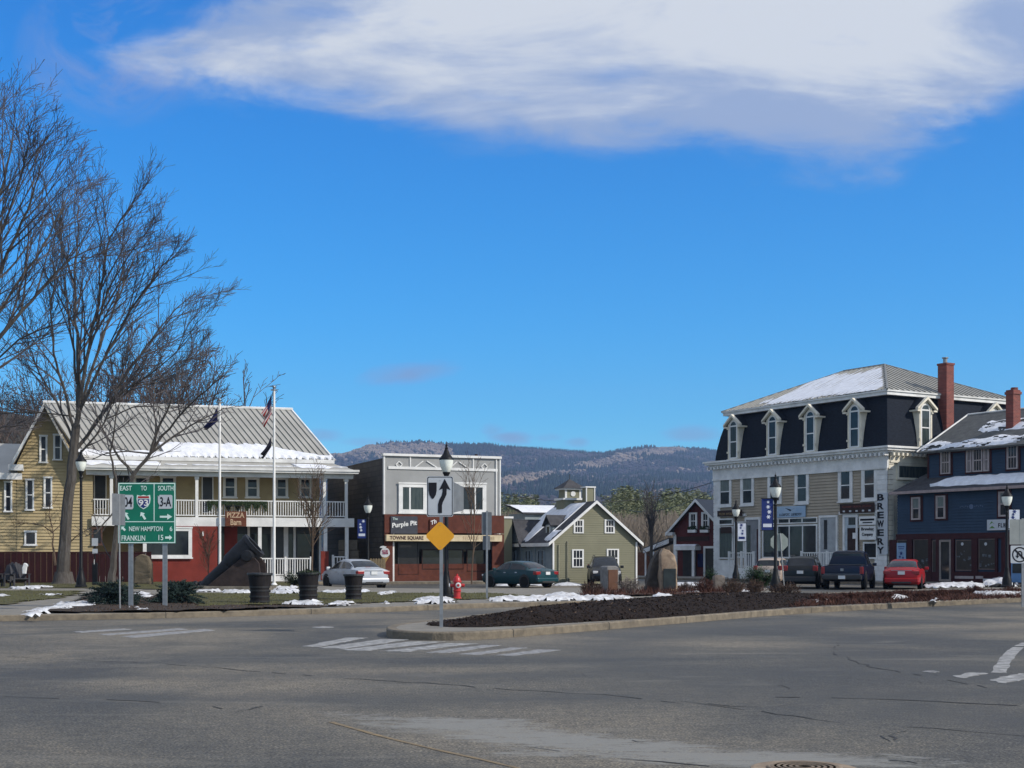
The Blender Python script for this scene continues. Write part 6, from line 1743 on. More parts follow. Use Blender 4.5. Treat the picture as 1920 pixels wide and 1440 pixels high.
def plate(pts, mtl, name, y0=-.056, y1=-.046):
    m = MB(); m.poly_y([gl(*p) for p in pts][::-1], y0, y1); return m.build(name, mtl, gs_)
plate([(226, 929), (228, 928), (249, 928), (251, 930), (251, 952), (249, 955), (228, 955), (226, 953)], M_signwhite, 'route_shield')
plate([(297, 929), (299, 932), (300, 928), (322, 928), (324, 930), (324, 952), (321, 954), (298, 954), (300, 948), (297, 942)], M_signwhite, 'route_shield')
gt('104', 228, 932, 249, 951, M_dktxt, .015, -.058); gt('3-A', 301, 932, 322, 950, M_dktxt, .02, -.058)
plate([(258, 928), (264, 930), (270, 928), (276, 930), (282, 928), (283, 935), (282, 943), (278, 950), (270, 955), (262, 950), (258, 943), (257, 935)], M_signtext, 'interstate_shield')
plate([(259.5, 936), (281, 936), (280.5, 943), (276.5, 949), (270, 953), (263.5, 949), (259.5, 943)], M_banner, 'shield_field', -.060, -.0565)
plate([(260, 930.5), (280, 930.5), (281, 934.5), (259, 934.5)], mat('shield_red', (.35, .03, .03), .5), 'shield_crown', -.060, -.0565)
gt('93', 261, 937, 279, 949, M_white, .02, -.062)
def arrow(cx_, cy_, ang, ln=14, wd=3.4, hw=10):
    a = R(ang); P = [(-ln / 2, -wd / 2), (ln * .1, -wd / 2), (ln * .1, -hw / 2), (ln / 2, 0), (ln * .1, hw / 2), (ln * .1, wd / 2), (-ln / 2, wd / 2)]
    m = MB(); m.poly_y([gl(cx_ + p[0] * cos(a) - p[1] * sin(a), cy_ - (p[0] * sin(a) + p[1] * cos(a))) for p in P], -.050, -.046); m.build('arrow', M_signtext, gs_)
arrow(238, 967, 122, 16, 4, 11); arrow(269, 967, 122, 16, 4, 11); arrow(312, 969, 0, 23, 3.6, 11); arrow(232, 991, 135, 10, 4, 9); arrow(317, 1008, 0, 13, 4.2, 10)
m = MB()
for px in (245, 309):
    xx = gl(px, 0)[0]
    for o in (-.03, .035):
        m = MB(); upost(m, xx + o, 0, -.1, z1 - .15); m.build('post', M_galv, gs_)
m = MB(); m.box(x0 + .15, x1 - .15, -.029, -.005, z0 + .35, z0 + .40); m.box(x0 + .15, x1 - .15, -.029, -.005, z1 - .45, z1 - .40); m.build('stiffener', M_galv, gs_)
# nearly edge-on grey sign in front of it
p0 = G(225, 1144, Z1); sc2 = p0.y / F
es = thing('small_sign', 'grey back of a narrow sign seen almost edge-on, left of the green guide sign', 'road sign', (p0.x, p0.y, Z1), R(0))
zl0, zl1 = EYE + (HZ - 985) * sc2 - Z1, EYE + (HZ - 926) * sc2 - Z1
w1 = Frame(0, 0, 78)
m = MB(); 
xa, xb = (217.5 - 225) * sc2, (230 - 225) * sc2
m.add([(xa, -.35, zl0), (xb, .25, zl0), (xb, .25, zl1), (xa, -.35, zl1), (xa - .005, -.345, zl0), (xb - .005, .255, zl0), (xb - .005, .255, zl1), (xa - .005, -.345, zl1)], [(0, 1, 2, 3), (7, 6, 5, 4), (0, 4, 5, 1), (3, 2, 6, 7), (1, 5, 6, 2), (0, 3, 7, 4)]); m.build('panel', M_signback, es)
m = MB(); m.tube([(0, 0, -.1), (-.02, 0, zl1)], .022, 6); m.build('post', M_galv, es)
# keep right sign with amber diamond
p0 = G(827, 1172, .2); sc3 = p0.y / F
kr = thing('keep_right_sign', 'white keep-right sign above an amber diamond marker on a steel post at the island nose', 'road sign', (p0.x, p0.y, .15), R(0))
def kl(px, py): return (px - 827) * sc3, EYE + (HZ - py) * sc3 - .15
a, d_ = kl(800.5, 893); b_, c = kl(850, 969)
def rrect(x0, x1, z0, z1, r=.04, n=4):
    pts = []
    for (cx_, cz_, s) in ((x1 - r, z0 + r, -90), (x1 - r, z1 - r, 0), (x0 + r, z1 - r, 90), (x0 + r, z0 + r, 180)):
        for i in range(n + 1): t_ = R(s + 90 * i / n); pts.append((cx_ + r * cos(t_), cz_ + r * sin(t_)))
    return pts
m = MB(); m.poly_y(rrect(a, b_, c, d_), -.045, -.040); krp = m.build('sign_panel', M_signwhite, kr)
m = MB(); o_ = rrect(a + .012, b_ - .012, c + .012, d_ - .012, .035); i_ = rrect(a + .026, b_ - .026, c + .026, d_ - .026, .03); n = len(o_)
m.add([(p[0], -.0475, p[1]) for p in o_] + [(p[0], -.0475, p[1]) for p in i_], [(i, (i + 1) % n, n + (i + 1) % n, n + i) for i in range(n)]); m.build('border', M_dktxt, krp)
m = MB(); m.poly_y([kl(*p) for p in [(804, 905), (819, 905), (819, 920), (817.5, 928), (814, 934), (811.5, 936), (809, 934), (805.5, 928), (804, 920)]][::-1], -.050, -.046)
m.poly_y([kl(*p) for p in [(834, 898), (845, 919), (837.8, 916.5), (837.5, 927), (834.5, 934), (830.5, 942), (829, 948), (829, 962), (821.5, 962), (821.5, 946), (824, 937), (828.5, 929), (830, 922), (830, 916.5), (823.5, 919)]][::-1], -.050, -.046)
m.build('symbol', M_dktxt, krp)
cx_, cz_ = kl(825.5, 1005); s = 28.5 * sc3
m = MB(); r_ = .03; m.poly_y([(cx_ - r_, cz_ - s + r_), (cx_ + r_, cz_ - s + r_), (cx_ + s - r_, cz_ - r_), (cx_ + s - r_, cz_ + r_), (cx_ + r_, cz_ + s - r_), (cx_ - r_, cz_ + s - r_), (cx_ - s + r_, cz_ + r_), (cx_ - s + r_, cz_ - r_)], -.046, -.040)
m.build('amber_diamond', M_orange, kr)
m = MB()
for (x, z) in ((cx_, cz_ + s - .09), (cx_, cz_ - s + .09), ((a + b_) / 2, d_ - .09), ((a + b_) / 2, c + .07)): m.lathe([(0, -.056), (.008, -.054), (.008, -.046)], 8, (x, 0, z), 'y')
m.build('bolts', M_galv, kr)
m = MB(); upost(m, .006, -.035, -.05, d_ - .05); m.build('post', M_galv, kr)
xa_, za_ = kl(851, 903); xb_, zb_ = kl(868, 960); m = MB(); m.add([(xa_ - .02, -.03, zb_ - .02), (xb_, .45, zb_ + .05), (xb_, .45, za_ - .09), (xa_ - .02, -.03, za_), (xa_ - .02, -.025, zb_ - .02), (xb_, .455, zb_ + .05), (xb_, .455, za_ - .09), (xa_ - .02, -.025, za_)], [(0, 1, 2, 3), (7, 6, 5, 4), (0, 4, 5, 1), (3, 2, 6, 7), (1, 5, 6, 2)]); m.build('angled_panel', M_signback, kr)
# back of a sign pair on a post
p0 = G(913, 1123, Z1); sc4 = p0.y / F
bs_ = thing('sign_back', 'back of two stacked grey signs on a post beside the teal sedan', 'road sign', (p0.x, p0.y, Z1))
def bl_(px, py): return (px - 913) * sc4, EYE + (HZ - py) * sc4 - Z1
a, d_ = bl_(903, 960); b_, c = bl_(922, 1003); m = MB(); m.poly_y(rrect(a, b_, c, d_, .03), .04, .045); m.build('sign_panel', M_signback, bs_)
a, d_ = bl_(905, 1004.5); b_, c = bl_(919, 1031); m = MB(); m.poly_y(rrect(a, b_, c, d_, .03), .04, .045); m.build('sign_panel', M_signback, bs_)
m = MB(); upost(m, 0, .0, -.05, bl_(0, 958)[1]); m.build('post', M_galv, bs_)
# octagon back (stop sign seen from behind)
p0 = W(1466, 1043, 63); sc5 = 63 / F
oc = thing('stop_sign_back', 'pale octagonal back of a stop sign partly behind the banner lamp post', 'road sign', (p0.x, 63, Z1))
ax, az = (1461.5 - 1466) * sc5, EYE + (HZ - 1016.5) * sc5 - Z1; r_ = 17.5 * sc5
m = MB(); m.poly_y([(ax + r_ * cos(pi / 8 + i * pi / 4), az + r_ * sin(pi / 8 + i * pi / 4)) for i in range(8)], .03, .036); m.build('panel', mat('pale_green_grey_metal', (.30, .34, .31), .5, metal=.2), oc)
m = MB(); m.tube([(.1, 0, 0), (-.08, 0, az + .4)], .03, 6); m.build('post', M_galv, oc)
# no-u-turn sign at the right edge
Yn = 41.0; sc6 = Yn / F; xn = (1916 - 960) * sc6
nu = thing('no_turn_sign', 'white no-U-turn sign below a blank grey panel at the right edge', 'road sign', (xn, Yn, .2))
def nl(px, py): return (px - 1916) * sc6, EYE + (HZ - py) * sc6 - .2
a, d_ = nl(1892, 974); b_, c = nl(1936, 1021); m = MB(); m.box(a, b_, -.045, -.04, c, d_); m.box((a + b_) / 2 - .05, (a + b_) / 2 - .035, -.049, -.0455, c, d_); m.build('blank_panel', mat('dull_sign_grey', (.27, .29, .28), .5, var=.1), nu)
a, d_ = nl(1894, 1023); b_, c = nl(1928, 1056); m = MB(); m.poly_y(rrect(a, b_, c, d_, .03), -.045, -.04); nup = m.build('sign_panel', M_signwhite, nu)
cx_, cz_ = nl(1911, 1040); r0_, r1_ = 14.5 * sc6, 12 * sc6; n = 28
m = MB(); m.add([(cx_ + r0_ * cos(2 * pi * i / n), -.048, cz_ + r0_ * sin(2 * pi * i / n)) for i in range(n)] + [(cx_ + r1_ * cos(2 * pi * i / n), -.048, cz_ + r1_ * sin(2 * pi * i / n)) for i in range(n)], [(i, (i + 1) % n, n + (i + 1) % n, n + i) for i in range(n)])
k = 1.3 * sc6; dd = r1_ * .74; m.add([(cx_ - dd - k, -.0485, cz_ + dd - k), (cx_ - dd + k, -.0485, cz_ + dd + k), (cx_ + dd + k, -.0485, cz_ - dd + k), (cx_ + dd - k, -.0485, cz_ - dd - k)], [(0, 3, 2, 1)])
pts = [(cx_ + 4 * sc6, cz_ - 7 * sc6), (cx_ + 4 * sc6, cz_ + 2 * sc6)] + [(cx_ - .2 * sc6 + 4.2 * sc6 * cos(a_), cz_ + 2 * sc6 + 4.2 * sc6 * sin(a_)) for a_ in [i * pi / 6 for i in range(1, 6)]] + [(cx_ - 4.4 * sc6, cz_ + 2 * sc6), (cx_ - 4.4 * sc6, cz_ - 2 * sc6)]
for p, q_ in zip(pts, pts[1:]):
    tt = (Vector(q_) - Vector(p)).normalized(); nn = Vector((-tt.y, tt.x)) * 1.1 * sc6; m.poly_y([(p[0] - nn.x, p[1] - nn.y), (q_[0] - nn.x, q_[1] - nn.y), (q_[0] + nn.x, q_[1] + nn.y), (p[0] + nn.x, p[1] + nn.y)][::1], -.0515, -.0495)
m.poly_y([(cx_ - 8 * sc6, cz_ - 2 * sc6), (cx_ - 4.4 * sc6, cz_ - 7 * sc6), (cx_ - .8 * sc6, cz_ - 2 * sc6)], -.0515, -.0495)
m.build('symbol', M_dktxt, nup)
m = MB(); upost(m, .02, -.03, -.1, nl(0, 972)[1]); m.build('post', M_galv, nu)
# parking sign by the lamp on the left
Yk = 69.; sc7 = Yk / F
pk = thing('small_sign', 'small white sign pair on a dark post against the dark red fence', 'road sign', ((178 - 960) * sc7, Yk, Z1))
def pl(px, py): return (px - 178) * sc7, EYE + (HZ - py) * sc7 - Z1
a, d_ = pl(172.5, 1009); b_, c = pl(184, 1023.5); m = MB(); m.box(a, b_, -.04, -.03, c, d_); m.build('sign_panel', M_signwhite, pk)
scribble(LF, pk, a + .05, b_ - .05, c + .12, c + .26, -.041, M_dktxt, 2, 1); 
a, d_ = pl(173.5, 1029); b_, c = pl(183.5, 1038); m = MB(); m.box(a, b_, -.04, -.03, c, d_); m.build('sign_panel', M_signwhite, pk)
m = MB(); m.box(-.03, .03, -.03, .03, 0, pl(0, 1008)[1]); m.box(-.12, .12, -.06, .1, 0, pl(0, 1055)[1]); m.build('post', M_black, pk)
m = MB(); m.box(-.03, .0, -.07, -.062, pl(0, 1058)[1], pl(0, 1049)[1]); m.build('white_strip', M_white, pk)

# ================================================================ FLAGPOLES AND FLAGS
def flagpole(px, ybase, ytop, lab, Y=None):
    Yv = Y or F * (EYE - Z1) / (ybase - HZ); ht = EYE + (HZ - ytop) / F * Yv - Z1
    t = thing('flagpole', lab, 'flagpole', ((px - 960) / F * Yv, Yv, Z1), 0, 'white flagpoles on the square')
    m = MB(); m.lathe([(0, 0), (.16, 0), (.16, .06), (.10, .12), (.075, .14), (.055, ht - .25), (.05, ht - .2), (0, ht - .2)], 14); m.build('pole', M_white, t, smooth=True)
    m = MB(); m.lathe([(.03, ht - .25), (.09, ht - .2), (.09, ht - .15), (.02, ht - .14), (.02, ht - .06)], 12); m.lathe([(0, ht - .14 + .0), (.06, ht - .09), (.07, ht - .04), (.05, ht + .01), (0, ht + .03)], 12)
    m.box(-.16, .16, -.03, .03, ht - .22, ht - .16); m.build('finial', M_galv, t, smooth=True)
    return t, Yv
def flag(name, lab, px, Y, y0, y1, fly_px, fly_top, fly_bot, mats, stripes=None, cant=False, side_px=0):
    s_ = Y / F; x0 = (px - 960) * s_
    t = thing(name, lab, 'flag', (x0, Y, 0))
    zt0, zb0 = EYE + (HZ - y0) * s_, EYE + (HZ - y1) * s_
    ft, fb = EYE + (HZ - fly_top) * s_, EYE + (HZ - fly_bot) * s_; fx = (fly_px - px) * s_
    m = MB(); na, nb = 18, 26
    for i in range(na + 1):
        a = i / na
        for j in range(nb + 1):
            b = j / nb
            z = (zt0 + (zb0 - zt0) * b) * (1 - a) + (ft + (fb - ft) * b) * a
            x = -.06 + fx * a * (1 - .12 * b * a) - .05 * sin(b * 9) * a
            y = -.02 + .16 * sin(a * 3 + b * 11) * a + .05 * sin(b * 24 + a * 4) * a
            z -= .25 * a * (1 - a)
            m.v.append((x, y, z))
    for i in range(na):
        for j in range(nb):
            q = i * (nb + 1) + j; m.f.append((q, q + 1, q + nb + 2, q + nb + 1))
            k = 0
            if stripes: k = 0 if (j // 2) % 2 == 0 else 1
            if cant and j < 14 and i < 8: k = 2
            m.m.append(k)
    o = m.build('cloth', mats, t, smooth=True)
    if cant or not stripes:
        pass
    return t
fp, Yf = flagpole(514, 1098, 724, 'taller white flagpole flying a striped flag in front of the porch')
flag('flag', 'red, white and blue striped flag hanging limp from the taller pole', 511.5, Yf, 738, 775, 495, 770, 801, [M_flagr, M_flagw, M_navy], True, True)
flag('flag', 'small dark flag hanging below the striped flag', 511, Yf, 818, 838, 493, 850, 860, [M_flagk])
fp2, Yf2 = flagpole(412, 0, 748, 'shorter white flagpole with a navy flag behind the mortar', Y=70)
flag('flag', 'plain navy blue flag drooping from the shorter pole', 410.5, Yf2, 762, 790, 385, 801, 806, [M_navy])

# ================================================================ MORTAR, PLANTERS, HYDRANT, STONES
p0 = G(440, 1106, Z1); Ym = p0.y; s_ = Ym / F
mo = thing('mortar', 'huge black iron mortar pointing up to the right on a dark block', 'cannon', (p0.x, Ym, Z1), R(0))
def ml(px, py): return (px - 440) * s_, EYE + (HZ - py) * s_ - Z1
a = Vector((*ml(386, 1103),)); b = Vector((*ml(478, 1021),))
d = (b - a); L = d.length; d.normalize()
def along(k, r): return None
ang = math.atan2(d.y, d.x)
# barrel: lathe along local axis, then rotated into place
prof = [(0, -.25), (.12, -.25), (.16, -.2), (.24, -.14), (.33, 0), (.38, .3), (.40, L * .42), (.43, L * .44), (.43, L * .49), (.46, L * .50), (.52, L * .55), (.56, L * .78), (.57, L * .93), (.60, L * .94), (.60, L), (.40, L), (.38, L - .6), (0, L - .6)]
m = MB(); n = 28
b0 = 0
for r_, h in prof:
    for k in range(n):
        t_ = 2 * pi * k / n; q1 = r_ * cos(t_); q2 = r_ * sin(t_)
        x = a.x + d.x * h - d.y * q1; z = a.y + d.y * h + d.x * q1; m.v.append((x, q2 * 1.0, z))
for i in range(len(prof) - 1):
    for k in range(n): k2 = (k + 1) % n; m.f.append((i * n + k, (i + 1) * n + k, (i + 1) * n + k2, i * n + k2)); m.m.append(0)
m.build('barrel', M_iron, mo, smooth=True)
tx, tz = ml(470, 1042)
m = MB(); m.lathe([(0, -.98), (.22, -.96), (.24, -.90), (.24, .9), (.22, .96), (0, .98)], 18, (tx, 0, tz), 'y'); m.build('trunnion', M_iron, mo, smooth=True)
pts = [ml(*p) for p in [(392, 1104), (503, 1104), (503, 1080), (494, 1074), (492, 1056), (484, 1046), (462, 1044), (398, 1096)]]
for y0_, y1_ in ((-.80, -.64), (.64, .80)):
    m = MB(); m.poly_y(pts[::-1] if False else pts, y0_, y1_); m.build('cheek', M_ironb, mo, bevel=.02)
m = MB(); m.poly_y([ml(*p) for p in [(410, 1101), (498, 1101), (490, 1085), (425, 1085)]], -.63, .63); m.build('bed', M_ironb, mo)
m = MB(); m.poly_y([ml(*p) for p in [(372, 1106), (512, 1108), (512, 1099), (372, 1098)]], -1.2, 1.2); m.build('plinth', M_stone, mo)
for i, px in enumerate((366, 377)):
    q0 = G(px, 1103, Z1); o = thing('cannonball', 'dark iron cannonball at the foot of the mortar, %s' % ('the far left one' if i == 0 else 'the one touching the plinth'), 'cannonball', tuple(q0), 0)
    m = MB(); m.lathe([(.0, 0)] + [(.17 * sin(t_), .17 - .17 * cos(t_)) for t_ in [pi * k / 8 for k in range(1, 8)]] + [(0, .34)], 14); m.build('ball', M_iron, o, smooth=True)

def barrel(px, yb, yt, wd, lab, plant):
    p0 = G(px, yb, Z1); s_ = p0.y / F; h = (yb - yt) * s_; r_ = wd * s_ / 2
    t = thing('barrel_planter', lab, 'planter', tuple(p0), 0, 'dark barrel planters along the kerb')
    m = MB(); m.lathe([(0, 0), (r_ * .78, 0), (r_ * .80, h * .2), (r_ * .78, h * .42), (r_ * .82, h * .55), (r_ * .9, h * .75), (r_, h), (r_ * .93, h), (r_ * .9, h - .08), (0, h - .08)], 22); m.build('tub', M_barrel, t, smooth=True)
    m = MB()
    for k, rr_ in ((.04, .79), (.20, .81), (.40, .79), (.52, .815)): m.lathe([(r_ * rr_, h * k), (r_ * rr_ + .018, h * k), (r_ * (rr_ + .01) + .018, h * k + .05), (r_ * (rr_ + .01), h * k + .05)], 22)
    m.lathe([(r_ * .985, h - .06), (r_ + .025, h - .05), (r_ + .025, h + .01), (r_ * .95, h + .01)], 22)
    m.build('hoops', M_dkplastic, t)
    m = MB(); m.lathe([(0, h - .07), (r_ * .9, h - .07)], 16); m.build('soil', M_mulch, t)
    if plant:
        m = MB(); rn = random.Random(int(px))
        for i in range(1400):
            a_ = rn.uniform(0, 2 * pi); q = rn.uniform(0, 1) ** .5 * r_ * 1.1; z = h - .05 + rn.uniform(0, .16) * (1.2 - q / r_ * .8); s2 = rn.uniform(.012, .03); b_ = rn.uniform(0, 2 * pi)
            c = Vector((q * cos(a_), q * sin(a_), z)); e1 = Vector((cos(b_), sin(b_), rn.uniform(-.5, .9))) * s2 * 1.8; e2 = Vector((-sin(b_), cos(b_), 0)) * s2 * .6
            m.face([c - e1, c + e2, c + e1, c - e2])
        m.build('plant', M_leafd, t)
    return t
barrel(487, 1131, 1075, 45, 'dark barrel planter nearest the flagpole, leftmost of the three', False)
barrel(578, 1128, 1074, 42, 'dark barrel planter in the middle, topped with small evergreen leaves', True)
barrel(663, 1125, 1077, 37, 'dark barrel planter in front of the silver sedan, rightmost of the three', False)

p0 = G(857, 1123, Z1); s_ = p0.y / F
hy = thing('fire_hydrant', 'red fire hydrant with white-rimmed outlet beside the nearest lamp post', 'hydrant', tuple(p0))
m = MB(); H = 47 * s_
m.lathe([(0, 0), (.155, 0), (.155, .04), (.12, .06), (.115, H * .28), (.14, H * .30), (.14, H * .34), (.12, H * .36), (.12, H * .66), (.155, H * .67), (.155, H * .72), (.13, H * .73), (.115, H * .82), (.07, H * .90), (.035, H * .92), (.035, H), (0, H)], 20); m.build('body', M_hydr, hy, smooth=True)
m = MB()
m.lathe([(0, -.26), (.05, -.26), (.055, -.2), (.06, .2), (.05, .26), (0, .26)], 12, (0, 0, H * .54), 'x'); m.build('side_outlets', M_hydr, hy, smooth=True)
m = MB(); m.lathe([(.07, -.235), (.07, -.27), (0, -.28)], 12, (0, 0, H * .54), 'x'); m.build('outlet_cap', M_white, hy)
m = MB(); m.lathe([(.085, -.13), (.095, -.19), (.09, -.22), (0.045, -.23)], 14, (.05, 0, H * .55), 'y'); m.build('pumper_rim', M_white, hy)
m = MB(); m.lathe([(0, -.25), (.045, -.25), (.05, -.2)], 10, (.05, 0, H * .55), 'y'); m.build('pumper_cap', M_hydr, hy)

def rock(name, lab, px, yb, pts, depth, mtl, extra=None, cat='stone', seed=1, jig=.05):
    p0 = G(px, yb, Z1); s_ = p0.y / F
    t = thing(name, lab, cat, tuple(p0))
    P = [((x - px) * s_, EYE + (HZ - y) * s_ - Z1) for x, y in pts]
    bm = bmesh.new(); f = bm.faces.new([bm.verts.new((p[0], -depth / 2, p[1])) for p in P])
    r = bmesh.ops.extrude_face_region(bm, geom=[f]); vs = [g for g in r['geom'] if isinstance(g, bmesh.types.BMVert)]
    bmesh.ops.translate(bm, verts=vs, vec=(0, depth, 0)); bmesh.ops.recalc_face_normals(bm, faces=bm.faces)
    bmesh.ops.triangulate(bm, faces=bm.faces[:]); bmesh.ops.subdivide_edges(bm, edges=bm.edges[:], cuts=6, use_grid_fill=True)
    for v in bm.verts: 
        n_ = noise.noise_vector(v.co * 2.5 + Vector((seed, 0, 0))); v.co += n_ * jig * (1 if v.co.z > .05 else 0) + noise.noise_vector(v.co * 8) * jig * .5
    me = bpy.data.meshes.new('stone'); bm.to_mesh(me); bm.free(); me.materials.append(mtl)
    for p in me.polygons: p.use_smooth = True
    o = bpy.data.objects.new('stone', me); COL.objects.link(o); o.parent = t
    return t, s_
t, s_ = rock('memorial_boulder', 'tall dark rough boulder standing left of the tan memorial stone', 1224, 1111, [(1207, 1112), (1243, 1112), (1244, 1040), (1236, 1030), (1228, 1040), (1219, 1060), (1212, 1090)], .9, M_dkstone, jig=.07)
t, s_ = rock('memorial_stone', 'tan rounded memorial boulder bearing a dark bronze plaque', 1252, 1112, [(1236, 1113), (1268, 1113), (1268, 1060), (1263, 1042), (1252, 1031), (1241, 1028), (1236, 1040)], .7, M_tanstone, jig=.04)
m = MB(); m.box((1241.5 - 1252) * s_, (1265 - 1252) * s_, -.46, -.40, (1112 - 1104) * s_, (1112 - 1066) * s_); m.build('plaque', M_plaque, t, bevel=.01)
p0 = G(1144, 1113, Z1); s_ = p0.y / F
t = thing('memorial_stone', 'square-cut granite stone with a brown bronze plaque, in front of the black car', 'stone', tuple(p0), R(20))
m = MB(); w_ = 11.5 * s_ * 1.05; h = 52 * s_
m.poly_y([(-w_, 0), (w_, 0), (w_, h * .95), (w_ * .5, h), (-w_ * .6, h), (-w_, h * .96)], -.26, .42); m.build('stone', mat('granite_grey', (.24, .23, .22), .8, scale=6, bump=.6, col2=(.14, .135, .13)), t, bevel=.03)
m = MB(); m.box(-w_ * .78, w_ * .78, -.29, -.262, h * .13, h * .86); m.build('plaque', mat('brown_bronze', (.13, .065, .04), .55, metal=.2, var=.15), t)
t, s_ = rock('small_stone', 'low square-topped granite stone among brown stems', 1347, 1107, [(1337, 1108), (1357, 1108), (1358, 1080), (1352, 1078), (1340, 1078), (1337, 1082)], .4, mat('granite_warm', (.22, .19, .16), .85, scale=6, bump=.7, col2=(.12, .10, .085)), jig=.02)
t, s_ = rock('memorial_stone', 'rounded olive-tan memorial stone behind the green guide sign', 268, 1096, [(251, 1097), (285, 1097), (284, 1056), (279, 1044), (268, 1039), (257, 1044), (252, 1056)], .5, mat('olive_tan_stone', (.16, .13, .09), .9, scale=3, bump=.8, col2=(.10, .085, .06)), jig=.03)

# adirondack chairs
def chair(px, yb, rz, lab, sc_=1.0):
    p0 = G(px, yb, Z1); t = thing('adirondack_chair', lab, 'chair', tuple(p0), rz, 'dark wooden lawn chairs by the fence')
    for i in range(5):
        x = -.24 + .12 * i; top = 1.05 + .06 * (2 - abs(i - 2)); m = MB(); m.add([(x - .05, .25, .32), (x + .05, .25, .32), (x + .055, .62, top), (x - .055, .62, top), (x - .05, .28, .32), (x + .05, .28, .32), (x + .055, .65, top), (x - .055, .65, top)], [(0, 1, 2, 3), (7, 6, 5, 4), (0, 3, 7, 4), (1, 5, 6, 2), (3, 2, 6, 7), (0, 4, 5, 1)]); m.build('back_slat', mat('dark_grey_wood', (.05, .05, .055), .8), t)
    m = MB(); m.add([(-.3, -.35, .42), (.3, -.35, .42), (.3, .3, .28), (-.3, .3, .28), (-.3, -.35, .38), (.3, -.35, .38), (.3, .3, .24), (-.3, .3, .24)], [(0, 1, 2, 3), (7, 6, 5, 4), (0, 4, 5, 1), (1, 5, 6, 2), (2, 6, 7, 3), (3, 7, 4, 0)]); m.build('seat', MC['dark_grey_wood'], t)
    for s in (-1, 1):
        m = MB(); m.box(s * .36 - .07, s * .36 + .07, -.4, .4, .60, .63); m.build('arm', MC['dark_grey_wood'], t)
        for y in (-.33, .3): m = MB(); m.box(s * .34 - .04, s * .34 + .04, y - .03, y + .03, 0, .598); m.build('leg', MC['dark_grey_wood'], t)
    return t
chair(37, 1101, R(35), 'dark lawn chair nearer the big tree, with a white cloth over it')
chair(6, 1101, R(-20), 'dark lawn chair at the left edge of the picture')
p0 = G(46, 1101, Z1); cl = thing('white_cloth', 'white cloth draped on the arm of the nearer lawn chair', 'cloth', (p0.x, p0.y, Z1 + .62))
m = MB(); m.poly_y([(-.1, 0), (.08, 0), (.12, .3), (.18, .4), (.1, .5), (-.02, .52), (-.1, .3)], -.06, .08); m.build('cloth', M_white, cl, bevel=.03)
# newspaper box by the blue house
Yb = 66; s_ = Yb / F; nb_ = thing('newspaper_box', 'light blue newspaper box below the no-U-turn sign', 'newspaper box', ((1908 - 960) * s_, Yb, 0), R(-30))
m = MB(); m.box(-.26, .26, -.2, .25, .35, 1.35); m.build('cabinet', mat('newspaper_blue', (.10, .22, .42), .45), nb_, bevel=.02)
m = MB(); m.box(-.2, .2, -.215, -.202, .8, 1.25); m.build('window', M_glass, nb_)
for sx in (-.2, .16): m = MB(); m.box(sx, sx + .05, -.1, .1, 0, .35); m.build('leg', M_black, nb_)
# wire from the mansard corner across to the grey shop, and a lower one
for i, (A_, B_, sag, lab) in enumerate(((W(1334, 905, 95.5), W(936, 925, 84), .9, 'upper black utility wire from the mansard corner to the grey shop'), (W(1334, 921, 95.5), W(1180, 957, 140), .6, 'lower utility wire running behind the bare tree'), )):
    m = MB(); pts = [A_.lerp(B_, k / 24) - Vector((0, 0, sag * 4 * (k / 24) * (1 - k / 24))) for k in range(25)]
    m.tube(pts, .022, 4); o = m.build('utility_wire', M_black, None); tag(o, lab, 'wire')
# ================================================================ TREES
class Tree:
    def __init__(s, seed): s.r = random.Random(seed); s.trunk = MB(); s.twig = MB(); s.n = 0
    def branch(s, p, d, L, r, lvl, maxl, up=.12, kids=7, spread=45, wig=.10, seg=None, lenr=(.45, .7), tipr=.006):
        rn = s.r; n = max(3, int(L / (.9 if lvl < 2 else .55))) if seg is None else seg
        n = min(n, 9)
        pts = [Vector(p)]; rad = [r]; d = Vector(d).normalized(); st = L / n
        for i in range(n):
            d = (d + Vector((rn.gauss(0, wig), rn.gauss(0, wig), rn.gauss(0, wig) + up))).normalized()
            pts.append(pts[-1] + d * st); rad.append(max(tipr, r + (tipr * 1.2 - r) * ((i + 1) / n) ** .9))
        s.put(pts, rad, lvl)
        if lvl < maxl: s.kids(pts, rad, L, lvl, maxl, up, kids, spread, wig, lenr, tipr)
    def put(s, pts, rad, lvl):
        (s.trunk if lvl <= 1 else s.twig).tube(pts, rad, 7 if lvl == 0 else 5 if lvl == 1 else (4 if lvl == 2 else 3), cap=lvl <= 1)
    def kids(s, pts, rad, L, lvl, maxl, up, kids, spread, wig, lenr, tipr, start=.22, env=None):
        rn = s.r; n = len(pts) - 1; k = kids
        for j in range(k):
            f = start + (1 - start) * (j + rn.random()) / k; f = min(.985, f); x = f * n; i = min(n - 1, int(x)); q = pts[i].lerp(pts[i + 1], x - i); rr = rad[i] + (rad[i + 1] - rad[i]) * (x - i)
            ax = (pts[i + 1] - pts[i]).normalized()
            o = ax.orthogonal().normalized(); o = Matrix.Rotation(rn.uniform(0, 2 * pi), 3, ax) @ o
            a = R(spread * rn.uniform(.6, 1.25)); dd = ax * cos(a) + o * sin(a)
            if dd.z < -.15: dd.z *= -.3
            ll = L * rn.uniform(*lenr) * (1.08 - .62 * f)
            if ll < .35: ll = .35 + .2 * rn.random()
            s.branch(q, dd, ll, max(tipr, min(rr * .72, .008 + ll * .011)), lvl + 1, maxl, up, max(3, int(kids * .62)), spread * 1.12, wig, None, lenr, tipr)
